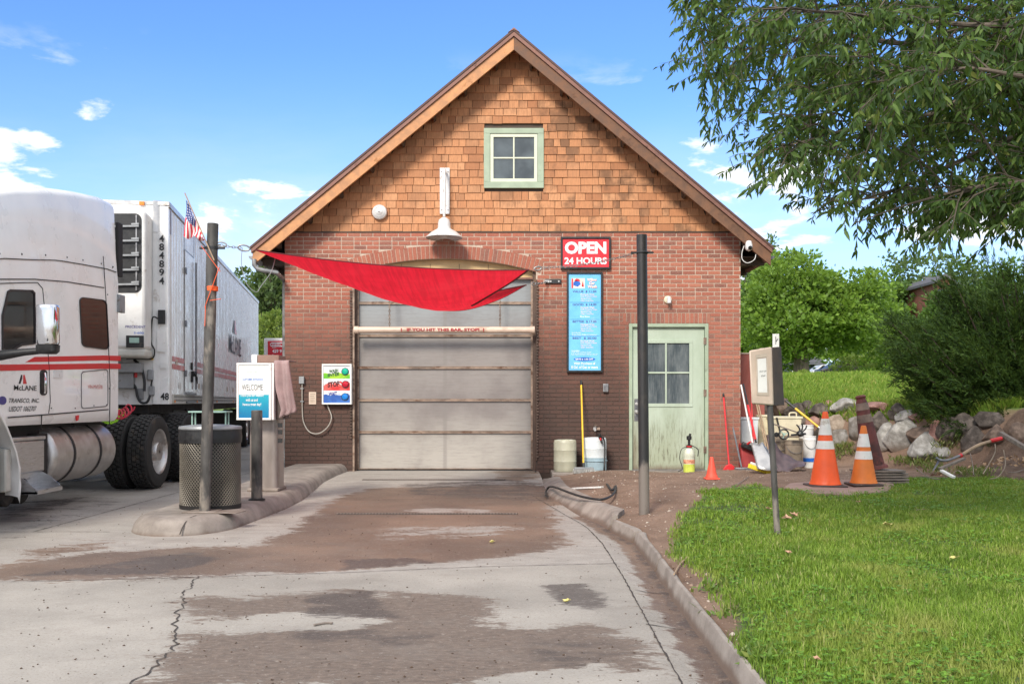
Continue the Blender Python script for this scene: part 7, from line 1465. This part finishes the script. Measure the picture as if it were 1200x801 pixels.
# young vine-like foliage near the building corner eave is part of the overhanging tree; juniper next
MJ = leaf_mat('juniper_spray', [(0, (.015,.034,.009)), (.45, (.028,.060,.013)), (.8, (.052,.098,.018)), (1, (.085,.14,.026))], .15, .6, .2)
def juniper():
    jx, jy, jz = 8.85, 16.5, .68; t = thing('juniper_bush', 'huge dark feathery juniper spreading over the boulders at the right', 'bush', (jx, jy, jz)); r = np.random.default_rng(4); m = MB()
    B_, A_, Ls = [], [], []; nb = 0
    while nb < 820:
        d = r.normal(size=3); d[2] = abs(d[2])*1.05-.30; d /= np.linalg.norm(d); f = 1+.55*abs(d[0]*d[2])+.15*math.sin(d[0]*7+d[2]*3)+.10*math.sin(d[2]*11+d[0]*5); sc = r.uniform(.62, 1.0)
        tip = np.array([jx+d[0]*3.0*f*sc, jy+d[1]*2.0*f*sc, jz+d[2]*2.32*f*sc+.25*abs(d[0])])
        if tip[2] < .38+max(0, 7.5-tip[0])*.55: continue
        if tip[1] < 14.6 or tip[0] < (5.95+abs(tip[2]-2.45)*.45)*tip[1]/16: continue
        nb += 1; b = np.array([jx+d[0]*.5, jy+d[1]*.4, jz-.1]); mid = (b+tip)/2+np.array([0, 0, -.12]); m.tube([Vector(b), Vector(mid), Vector(tip)], [.035, .022, .005], 5, caps=False)
        ax0 = (tip-mid)/np.linalg.norm(tip-mid); ax0[2] *= .6; ns = 24
        for k in range(ns):
            s = r.uniform(0, 1)**.65; p = mid*(1-s)+tip*s if s > 0 else mid; rad = .26*(1-.75*s)+.03; q = p+r.normal(size=3)*rad*.55; a = ax0*1.0+r.normal(size=3)*.33+np.array([-.06 if d[0] < 0 else .06, 0, .10]); B_.append(q); A_.append(a/np.linalg.norm(a)); Ls.append(r.uniform(.16, .40))
    B_ = np.array(B_); A_ = np.array(A_); Ls = np.array(Ls); n = len(B_); per = 32
    tt = np.tile(np.linspace(0, 1, per), n)[:, None]; base = np.repeat(B_, per, 0); Ax = np.repeat(A_, per, 0); L_ = np.repeat(Ls, per)[:, None]; C = base+Ax*L_*tt+r.normal(size=base.shape)*.014*(1-tt*.6)
    side = unit(np.cross(Ax, r.normal(size=Ax.shape))); D = unit(Ax*.9+side*(.70*(1-tt)+.10)); l = (.085*(1-tt*.5)+.02)[:, 0]*r.uniform(.7, 1.2, len(C)); V, Fq = leaf_quads(C, D, l, l*.17)
    fast_mesh('foliage', V, Fq, MJ, t); obj('stems', m, mat('dark_juniper_bark', (.05,.035,.025), .9), t)
juniper()
# the tree that hangs into the picture: trunk stands right of the frame
ML = leaf_mat('willow_leaf', [(0, (.024,.052,.016)), (.35, (.04,.082,.020)), (.7, (.07,.125,.028)), (.92, (.11,.18,.04)), (1, (.16,.18,.045))], .32, .5, .25)
def overhang():
    tx, ty = 7.4, 8.0; t = thing('willow_tree', 'leafy tree hanging long narrow leaves into the upper right corner', 'tree', (tx, ty, .15)); r = random.Random(11); m = MB(); tw = MB()
    tr_ = [Vector((tx, ty, .0)), Vector((tx-.1, ty, 1.5)), Vector((tx-.1, ty, 3.2)), Vector((tx+.1, ty, 5.5)), Vector((tx, ty, 8))]; m.tube(bez(tr_, 4), np.linspace(.30, .08, 17), 14)
    limbs = [
        ([(0, 0, 1.9), P(1320, 145, 7.6), P(1200, 158, 7.4), P(1116, 193, 7.2), P(1062, 217, 7.0), P(990, 240, 6.8)], .05),
        ([(0, 0, 2.4), P(1330, 110, 7.0), P(1200, 108, 6.8), P(1147, 100, 6.7), P(1100, 131, 6.6), P(1000, 150, 6.5), P(900, 178, 6.4)], .045),
        ([(0, 0, 2.6), P(1300, 90, 8.6), P(1190, 105, 8.3), P(1120, 125, 8.2), P(1020, 122, 8.2), P(930, 142, 8.2)], .05),
        ([(0, 0, 3.0), P(1300, 60, 7.8), P(1150, 60, 7.6), P(1046, 50, 7.5), P(992, 42, 7.4), P(930, 46, 7.3), P(868, 58, 7.3), P(820, 45, 7.3)], .045),
        ([(0, 0, 3.4), P(1300, 10, 8.8), P(1150, 10, 8.7), P(1030, 5, 8.6), P(930, 10, 8.6), P(840, 12, 8.6)], .05),
        ([(0, 0, 3.4), P(1300, 20, 6.6), P(1180, 30, 6.4), P(1080, 25, 6.4), P(980, 15, 6.3), P(900, 8, 6.3)], .04),
        ([(0, 0, 3.8), P(1320, -60, 7.6), P(1180, -60, 7.4), P(1050, -50, 7.2), P(930, -40, 7.2), P(830, -10, 7.2)], .05),
        ([(0, 0, 1.8), P(1330, 200, 8.4), P(1220, 205, 8.2), P(1120, 235, 8.0), P(1020, 232, 8.0), P(950, 250, 8.0)], .04),
        ([(0, 0, 1.8), P(1330, 210, 6.8), P(1230, 230, 6.7), P(1180, 240, 6.6), P(1130, 255, 6.5)], .03),
        ([(0, 0, 1.7), P(1330, 240, 7.4), P(1240, 262, 7.3), P(1180, 262, 7.3), P(1120, 262, 7.2)], .03),
        ([(0, 0, 1.8), P(1320, 225, 6.2), P(1180, 215, 6.2), P(1080, 235, 6.2), P(1000, 262, 6.3)], .03),
        ([(0, 0, 4.2), P(1340, -130, 8.2), P(1180, -150, 8.0), P(1020, -130, 7.8), P(880, -90, 7.8)], .05),
        ([(0, 0, 2.6), P(1330, 70, 5.9), P(1220, 90, 5.8), P(1130, 80, 5.8), P(1040, 95, 5.8)], .035),
        ([(0, 0, 3.2), P(1300, 150, 9.4), P(1150, 165, 9.3), P(1010, 160, 9.3), P(900, 200, 9.2)], .045),
        ([(0, 0, 3.2), P(1250, 60, 9.6), P(1100, 80, 9.5), P(960, 90, 9.4), P(860, 95, 9.4)], .045)]
    # the crown goes on over and behind the trunk, out of the picture
    for k in range(9):
        a = R(-60+k*38); limbs.append(([(0, 0, 3+.4*k), Vector((tx+1.3*math.cos(a), ty+1.3*math.sin(a), 4.4+.3*k)), Vector((tx+2.5*math.cos(a), ty+2.5*math.sin(a), 5+.35*k)), Vector((tx+3.4*math.cos(a), ty+3.4*math.sin(a), 5+.4*k))], .05))
    LC, LD, LL, LN = [], [], [], []
    def twig(p, d, n=15):
        env = np.interp(p.x*7/p.y, [.8, 1.1, 1.5, 1.9, 2.6, 3.7], [4.0, 3.35, 2.95, 2.5, 2.22, 2.28])
        if j < 15 and p.z-1.2 < (env-1.2)*p.y/7: return
        if p.x*7/p.y < 1.05+.25*max(0, 3.9-p.z): return
        L = r.uniform(.16, .32); g_ = Vector((0, 0, -.8)); q = [p]; dd = d.copy()
        for i in range(4): dd = (dd+g_*.16).normalized(); q.append(q[-1]+dd*L/4)
        tw.tube(q, [.0032, .0028, .0022, .0018, .001], 3, caps=False)
        for i in range(n):
            s = (i+.7)/n*4; k = min(3, int(s)); b = q[k].lerp(q[k+1], s-k); sd_ = Vector((r.gauss(0, 1), r.gauss(0, 1), r.gauss(0, .5))).normalized(); LC.append(b); LD.append((dd*.55+sd_*.75+Vector((0, 0, -.55))).normalized()); LL.append(r.uniform(.042, .088))
    for j, (pts, r0) in enumerate(limbs):
        pts = [Vector((tx-.08, ty, .15+pts[0][2]))]+[Vector(p) for p in pts[1:]]; q = bez(pts, 7); n = len(q); m.tube(q, [r0*.75*(1-.93*i/n) for i in range(n)], 8); st = 5 if j < 15 else 4
        dens = 1.0 if j < 15 else .12
        for i in range(st, n):
            main = (q[i]-q[i-1]); seg = main.length; main.normalize(); cnt = max(1, int(round(seg/.045*dens)))
            for c_ in range(cnt):
                b = q[i-1].lerp(q[i], r.random()); a = r.uniform(0, 2*math.pi); sd_ = Vector((r.gauss(0, .5), r.gauss(0, 1), r.gauss(0, .75))); d = (main*.75+sd_).normalized(); L = r.uniform(.25, .75); e_ = b+d*L; ev = np.interp(e_.x*7/e_.y, [.8, 1.1, 1.5, 1.9, 2.6, 3.7], [4.2, 3.5, 3.1, 2.7, 2.4, 2.4])
                if mn.noise(e_*1.5) < -.2-.2*(e_.x < 1.6): continue
                if j < 15 and (e_.z-1.2 < (ev-1.2)*e_.y/7 or e_.x*7/e_.y < 1.12+.25*max(0, 3.9-e_.z)): continue
                e = b+d*L+Vector((0, 0, -.10*L)); mid = b.lerp(e, .5)+Vector((0, 0, .05)); tw.tube([b, mid, e], [.007, .005, .0025], 4, caps=False)
                for s in np.arange(.25, 1.05, .09/L): pp = b.lerp(mid, s*2) if s < .5 else mid.lerp(e, s*2-1); dd = (d*.8+Vector((r.gauss(0, .7), r.gauss(0, .7), r.gauss(0, .5)))).normalized(); twig(pp, dd)
    C = np.array([tuple(x) for x in LC]); D = np.array([tuple(x) for x in LD]); L = np.array(LL)
    # two-sided folded leaves: 6 verts, 2 quads
    n = len(C); Sx = unit(np.cross(D, rng.normal(size=(n, 3)))); Nn = np.cross(Sx, D); L = L[:, None]; Wd = L*.31; tip = C+D*L+np.array([0, 0, -1])*L*.12; a1 = C+D*L*.3; a2 = C+D*L*.68+np.array([0, 0, -1])*L*.03
    V = np.stack([C, a1+Sx*Wd*.5+Nn*Wd*.15, a2+Sx*Wd*.36+Nn*Wd*.1, tip, a2-Sx*Wd*.36+Nn*Wd*.1, a1-Sx*Wd*.5+Nn*Wd*.15], 1).reshape(-1, 3); b = np.arange(n)[:, None]*6; Fq = np.concatenate([b+np.array([0, 1, 2, 3]), b+np.array([0, 3, 4, 5])], 0)
    print('LEAVES', n); fast_mesh('crown', V, Fq, ML, t); obj('trunk', m, M['bark'], t); obj('twigs', tw, M['bark_pale'], t)
overhang()
# ---------------------------------------------------------------- lawn
MGR = leaf_mat('grass_blade', [(0, (.10,.17,.025)), (.35, (.15,.25,.035)), (.7, (.21,.32,.05)), (.9, (.27,.36,.08)), (1, (.42,.38,.18))], .35, .5, .3)
MCL = leaf_mat('clover_leaf', [(0, (.09,.19,.025)), (.5, (.14,.28,.035)), (1, (.20,.37,.05))], .35, .5, .3)
def blades(N, ylo, yhi, hmin, hmax, w, thin=1., seed=0):
    r = np.random.default_rng(seed); Y = r.uniform(ylo, yhi, N); X = r.uniform(.95, 1, N)*0+r.uniform(0, 1, N); xm = np.minimum(Y*.56+1.7, 12); X = 1.0+X*(xm-1.0)
    d = sdf(LAWN, X, Y); edge = -d; patch = np.array([mn.noise(Vector((a*1.3, b*1.3, 0))) for a, b in zip(X[:], Y[:])]) if N < 300000 else np.sin(X*1.9+1)*np.sin(Y*1.4)*.5
    keep = (edge+.16*patch-.03+r.uniform(-.10, .12, N) > 0) & (r.uniform(0, 1, N) < np.clip(.62+.9*patch+.35*(edge > .7), .25, 1)); X, Y, patch = X[keep], Y[keep], patch[keep]; n = len(X)
    Z = land_z(X, Y); C = np.stack([X, Y, Z-.004], 1); a = r.uniform(0, 2*np.pi, n); h = r.uniform(hmin, hmax, n)*(1+.5*patch); lean = r.uniform(.1, .9, n); D1 = np.stack([np.cos(a)*lean*.5, np.sin(a)*lean*.5, np.ones(n)], 1); D2 = np.stack([np.cos(a)*lean*1.6, np.sin(a)*lean*1.6, np.ones(n)*.7], 1)
    Sx = np.stack([-np.sin(a), np.cos(a), np.zeros(n)], 1); ww = (w*r.uniform(.7, 1.3, n))[:, None]; h = h[:, None]; m1 = C+unit(D1)*h*.55; tp = m1+unit(D2)*h*.5
    V = np.stack([C-Sx*ww*.5, C+Sx*ww*.5, m1+Sx*ww*.42, m1-Sx*ww*.42, tp], 1).reshape(-1, 3); b = np.arange(n)[:, None]*5; return V, b+np.array([0, 1, 2, 3]), b+np.array([3, 2, 4, 4]), (X, Y, Z, patch)
def grass_mat():
    t = NT('grass_blade_varied'); c, r_ = t.crand([(0, (.11,.19,.025)), (.35, (.175,.29,.033)), (.7, (.25,.38,.048)), (.9, (.32,.42,.08)), (1, (.50,.45,.22))]); pos = t.n.new('ShaderNodeNewGeometry').outputs['Position']
    n1 = t.noise(.9, 5, .65, pos); n2 = t.noise(3.5, 4, .6, pos); c = t.mix(t.math('MULTIPLY', t.ramp(t.math('ADD', n1, t.math('MULTIPLY', t.math('SUBTRACT', n2, .5), .5)), .52, .68), .6), c, (.36,.37,.10)); c = t.mix(t.math('MULTIPLY', t.ramp(n2, .5, .36), .45), c, (.07,.15,.02))
    t.fin(c, .55, 0, .25); tr = t.n.new('ShaderNodeBsdfTranslucent'); t.put(tr.inputs[0], t.mix(.35, c, (.35,.45,.05))); ms = t.n.new('ShaderNodeMixShader'); ms.inputs[0].default_value = .38; t.l.new(t.b.outputs[0], ms.inputs[1]); t.l.new(tr.outputs[0], ms.inputs[2]); t.l.new(ms.outputs[0], t.out.inputs[0]); return t.m
MGR = grass_mat()
def grass():
    Vs, Fs = [], []; off = 0
    for args in ((125000, 3.4, 5.5, .025, .07, .0045, 1, 1), (130000, 5.5, 8.5, .025, .065, .006, 1, 2), (130000, 8.5, 13.2, .025, .065, .0085, 1, 3)):
        V, f1, f2, _ = blades(*args)
        tri = np.concatenate([f1[:, [0, 1, 2]], f1[:, [0, 2, 3]], f2[:, [0, 1, 2]]], 0); Vs.append(V); Fs.append(tri+off); off += len(V)
    o = fast_mesh('grass', np.concatenate(Vs), np.concatenate(Fs), MGR); tag(o, kind='stuff')
    # clover and broad weeds between the blades
    r = np.random.default_rng(9); N = 15000; Y = 3.4+r.uniform(0, 1, N)**1.2*9.6; X = 1.0+r.uniform(0, 1, N)*(np.minimum(Y*.56+1.7, 12)-1.0); patch = np.array([mn.noise(Vector((a*1.1+7, b*1.1, 2))) for a, b in zip(X, Y)]); d = -sdf(LAWN, X, Y); k = (patch+.25*sm(Y, 8, 11)+.2*(d < .5) > .08) & (d > .02); X, Y = X[k], Y[k]; n = len(X); Z = land_z(X, Y)+r.uniform(.015, .055, n)
    C = np.stack([X, Y, Z], 1); C3 = np.repeat(C, 3, 0); a = (np.repeat(r.uniform(0, 6.28, n), 3)+np.tile([0, 2.1, 4.2], n)); D = np.stack([np.cos(a), np.sin(a), r.uniform(-.1, .5, 3*n)], 1); L = r.uniform(.010, .024, 3*n)*np.repeat(np.clip(.7+Y*.06, 1, 1.4), 3); V, Fq = leaf_quads(C3, D, L, L*.9, N=np.tile([0, 0, 1.], (3*n, 1))+r.normal(size=(3*n, 3))*.3)
    tag(fast_mesh('clover', V, Fq, MCL), kind='stuff')
    # upper lawn, tall and yellower
    N = 90000; Y = 15.0+r.uniform(0, 1, N)**1.6*24; X = 3.9+r.uniform(0, 1, N)*(Y*.50-3.3+1); d = upper_d(X, Y); k = (d > .05) & ((X < 8.4) | (Y > 18.6) | (r.uniform(0, 1, N) < .1)); X, Y = X[k], Y[k]; n = len(X); Z = land_z(X, Y); a = r.uniform(0, 6.28, n); C = np.stack([X, Y, Z-.01], 1); D = np.stack([np.cos(a)*.6, np.sin(a)*.6, np.ones(n)], 1); L = r.uniform(.08, .20, n)*np.where(upper_d(X, Y) < .6, 1.2, 1); V, Fq = leaf_quads(C, D, L, .012+.0012*Y)
    MU = leaf_mat('upper_lawn_blade', [(0, (.12,.21,.03)), (.4, (.19,.30,.04)), (.8, (.26,.36,.06)), (1, (.36,.34,.10))], .4, .55, .2); tag(fast_mesh('upper_grass', V, Fq, MU), kind='stuff')
    # weeds among the boulders and dry tufts on the soil
    cs = [hit(u, v) for u, v in ((985,530),(995,527),(1000,535),(978,538),(1008,486),(1100,540),(1110,528),(1060,545),(1095,555),(1085,548),(1075,545),(1120,520),(1130,558),(1150,560))]; CC, DD, LL = [], [], []
    for c in cs:
        for k in range(150): o_ = np.array([r.normal()*.11, r.normal()*.09, 0]); a = r.uniform(0, 6.28); CC.append(np.array([c.x, c.y, float(land_z(c.x, c.y))])+o_+np.array([0, 0, r.uniform(0, .10)])); DD.append([math.cos(a)*.7, math.sin(a)*.7, 1]); LL.append(r.uniform(.04, .11))
    V, Fq = leaf_quads(np.array(CC), np.array(DD), np.array(LL), .018); tag(fast_mesh('weeds', V, Fq, leaf_mat('weed_leaf', [(0, (.10,.14,.03)), (.6, (.16,.21,.05)), (1, (.34,.28,.14))], .3)), kind='stuff')
    # dry leaf litter and brush on the soil heap
    N = 1500; X = r.uniform(5.9, 9.3, N); Y = 12.35+r.uniform(0, 1, N)**1.5*1.7; k = sdf(LAWN, X, Y) > -.05; X, Y = X[k], Y[k]; n = len(X); e = np.clip(1-((X-8.0)/1.9)**2-((Y-13.7)/1.15)**2, 0, 1); Z = land_z(X, Y)+.20*e**.8+r.uniform(.0, .05, n); V, Fq = leaf_quads(np.stack([X, Y, Z], 1), r.normal(size=(n, 3))*np.array([1, 1, .5]), r.uniform(.03, .085, n), .035); ml = NT('dry_litter'); c, _ = ml.crand([(0, (.20,.12,.07)), (.4, (.36,.22,.12)), (.75, (.50,.34,.20)), (1, (.30,.20,.13))]); tag(fast_mesh('leaf_litter', V, Fq, ml.fin(c, .8)), kind='stuff')
    # soil crumbs and gravel on bare ground
    N = 5200; Y = 3.6+r.uniform(0, 1, N)**1.3*11.4; X = .95+r.uniform(0, 1, N)*(np.minimum(Y*.5, 4.5)); d = sdf(LAWN, X, Y); k = (d > .0) & (X > kerb_x(Y)+kerb_w(Y)+.01); X, Y = X[k], Y[k]; n = len(X); Z = land_z(X, Y); s = r.uniform(.003, .011, n)*r.choice([1, 1, 1, 2.0], n); base = np.array([[1, 0, 0], [0, 1, 0], [-1, 0, 0], [0, -1, 0], [0, 0, .8], [0, 0, -.8]]); V = (np.stack([X, Y, Z], 1)[:, None]+(base[None]+r.normal(size=(n, 6, 3))*.2)*s[:, None, None]).reshape(-1, 3); f = np.array([[0, 1, 4], [1, 2, 4], [2, 3, 4], [3, 0, 4], [1, 0, 5], [2, 1, 5], [3, 2, 5], [0, 3, 5]]); Fq = (np.arange(n)[:, None, None]*6+f[None]).reshape(-1, 3)
    t = NT('soil_crumb'); c, _ = t.crand([(0, (.16,.10,.07)), (.5, (.28,.19,.14)), (.85, (.38,.30,.24)), (1, (.5,.46,.4))]); tag(fast_mesh('gravel', V, Fq, t.fin(c, .9)), kind='stuff')
    # specks of debris on the concrete
    N = 1500; r2 = np.random.default_rng(21); Y = 4.1+r2.uniform(0, 1, N)**1.3*9; X = r2.uniform(-1, 1, N)*Y*.5; k = (X > -5) & (X < .93); X, Y = X[k], Y[k]; n = len(X); Z = fl_z(X, Y)+.003; s = r2.uniform(.0015, .0075, n); V = (np.stack([X, Y, Z], 1)[:, None]+(base[None]*np.array([1, 1, .5])+r2.normal(size=(n, 6, 3))*.25)*s[:, None, None]).reshape(-1, 3); Fq = (np.arange(n)[:, None, None]*6+f[None]).reshape(-1, 3); tag(fast_mesh('debris', V, Fq, mat('dark_debris', (.09,.055,.035), .9)), kind='stuff')
grass()
# fallen leaves
MD = mat('dry_pinkish_leaf', (.55,.33,.22), .7, 0, .25, 20); MYL = mat('pale_yellow_leaf', (.62,.55,.20), .6)
def dead_leaf(u, v, s, mm, lab, lawn=True):
    if lawn: p = hit(u, v); c = Vector((p.x, p.y, float(land_z(p.x, p.y))+.05))
    else: x, y = pix0(u, v); c = Vector((x, y, float(fl_z(x, y))+.006))
    m = MB(); n = 10; a0 = random.uniform(0, 6)
    ring = []
    for k in range(n): a = a0+2*math.pi*k/n; r_ = s*(1 if k % 2 == 0 else .5)*random.uniform(.8, 1.1); ring.append(c+Vector((math.cos(a)*r_, math.sin(a)*r_, random.uniform(0, s*.7))))
    for k in range(n): m.add([c, ring[k], ring[(k+1) % n]], [(0, 1, 2)])
    tag(obj('fallen_leaf', m, mm, None, smooth=False, solid=.0008, origin=c), lab, 'leaf', 'fallen leaves')
for u, v, s, mm, lab, lw in ((923,614,.055,MD,'curled pinkish leaf right of the sign post foot',1),(931,611,.05,MD,'pinkish leaf touching the curled one by the sign post',1),(901,602,.035,MD,'pale dry leaf left of the sign post',1),(1006,594,.03,MD,'small brown leaf on the grass in front of the faded cone',1),(1040,622,.05,MYL,'yellow green leaf sprig standing in the mid lawn',1),(924,657,.03,MD,'thin brown leaf flake in the lawn below the sign post',1),(1118,663,.035,MYL,'pale leaf scrap in the right part of the lawn',1),(957,787,.02,MD,'small tan leaf in the nearest grass',1),(577,636,.035,MYL,'yellow leaf lying on the damp brown concrete',0),(664,706,.030,MYL,'pale folded leaf lying on the dark oily patch',0)): dead_leaf(u, v, s, mm, lab, lw)
# weeds at the kerb corner
MW = leaf_mat('broad_weed_leaf', [(0, (.09,.16,.03)), (.6, (.15,.24,.045)), (1, (.24,.28,.07))], .35)
for k, (u, v, s, n, lab) in enumerate(((835, 692, .12, 46, 'leafy weed clump at the bare kerb corner'), (855, 722, .10, 40, 'second leafy weed clump lower along the kerb'), (800, 640, .10, 44, 'small weed tuft at the lawn tip by the kerb'), (1037, 622, .06, 12, 'small upright broad leaved weed in the lawn'), (895, 770, .10, 170, 'lush weed clump where lawn meets the near kerb'))):
    p = hit(u, v); c = np.array([p.x, p.y, float(land_z(p.x, p.y))]); C = c+rng.normal(size=(n, 3))*np.array([s*.5, s*.5, .01]); D = rng.normal(size=(n, 3))*np.array([.8, .8, .3])+np.array([0, 0, .8]); V, Fq = leaf_quads(C, D, rng.uniform(.35, .75, n)*s, s*.2); tag(fast_mesh('weed', V, Fq, MW, origin=tuple(c)), lab, 'weed', 'weeds along the lawn edge')
# ---------------------------------------------------------------- far houses and cars
def house(name, label, u0, u1, v0, v1, Y, wallm, roofm, gable=True, dep=9):
    a, b = P(u0, v1, Y), P(u1, v0, Y); o = thing(name, label, 'house', ((a.x+b.x)/2, Y, 0)); m = MB(); m.box(a.x, b.x, Y, Y+dep, -.5, b.z); w = obj('wall', m, wallm, o); h = (b.x-a.x)*(.33 if gable else .12); cx = (a.x+b.x)/2; m = MB()
    if gable:
        g = MB(); g.prism([Vector((a.x, Y, b.z)), Vector((b.x, Y, b.z)), Vector((cx, Y, b.z+h))], (0, dep, 0)); obj('gable', g, wallm, w)
        for s, e in ((-1, a.x-.3), (1, b.x+.3)): m.prism([Vector((cx, Y-.4, b.z+h+.18)), Vector((e, Y-.4, b.z-.02)), Vector((e, Y-.4, b.z-.2)), Vector((cx, Y-.4, b.z+h))], (0, dep+.8, 0))
    else: m.prism([Vector((a.x-.4, Y-.4, b.z)), Vector((a.x-.4, Y+dep+.4, b.z)), Vector((a.x-.4, Y+dep/2, b.z+1.8))], (b.x-a.x+.8, 0, 0))
    obj('roof', m, roofm, o); return o, w, a, b
gr = mat('grey_roof_shingle', (.09,.09,.10), .8); wb = mat('white_siding', (.62,.62,.60), .7); rb_ = mat('red_brick_far', (.20,.075,.055), .8)
o, w, a, b = house('white_house', 'low white house seen under the broad maple', 917, 962, 427, 446, 88, wb, gr, False)
for u in (922, 935, 948): m = MB(); p = P(u, 431.5, 88); m.box(p.x-.45, p.x+.45, 87.94, 88.02, p.z-.5, p.z+.5); obj('window', m, M['glass_win'], o)
o, w, a, b = house('gabled_house', 'gabled brick house whose grey roof peeks above the juniper', 1098, 1113, 329, 460, 72, rb_, gr, True); m = MB(); p = P(1105, 350, 72); m.box(p.x-.4, p.x+.4, 71.9, 72.05, p.z-.7, p.z+.7); obj('window', m, M['glass_win'], o)
m = MB(); m.prism([Vector((a.x+.6, 73, b.z-.2)), Vector((b.x+1.6, 73, b.z-.2)), Vector((b.x+1.2, 75.5, b.z+.65)), Vector(((a.x+b.x)/2, 75.5, b.z+.65))], (0, .3, .1)); obj('side_roof', m, gr, o)
def car(label, u, v, Y, col, L=4.4, face=0):
    c = P(u, v, Y); zb = c.z-.75; o = thing('parked_car', label, 'car', (c.x, Y, zb), 'cars parked beyond the lawn'); mm = mat('car_paint', col, .3, .2, .1, 3, bump=0); m = MB(); m.prism([Vector((c.x+x*L/4.4, Y, zb+z)) for x, z in ((-2.2, .3), (2.2, .3), (2.2, .8), (1.7, .95), (1.1, 1.0), (.6, 1.5), (-.9, 1.55), (-1.6, 1.05), (-2.15, .95))], (0, 1.75, 0)); bd = obj('body', m, mm, o, bevel=.08); m = MB(); m.prism([Vector((c.x+x*L/4.4, Y-.01, zb+z)) for x, z in ((.95, 1.03), (.52, 1.44), (-.85, 1.48), (-1.4, 1.05))], (0, .02, 0)); obj('window', m, M['glass_dark'], bd)
    for x in (-1.4, 1.4): m = MB(); m.lathe([(.32, 0), (.33, .03), (.33, .2), (.15, .22)], Vector((c.x+x*L/4.4, Y+.16, zb+.33)), (0, -1, 0), 18); obj('wheel', m, M['rubber'], o)
car('black parked car glimpsed between the maple trunks and shrub', 996, 435.5, 74, (.015,.015,.018)); car('pale parked car half hidden by the lawn crest', 977, 439, 78, (.55,.56,.58)); car('blue parked car right beside the black one', 1006, 434.5, 80, (.12,.2,.42), 3.6)
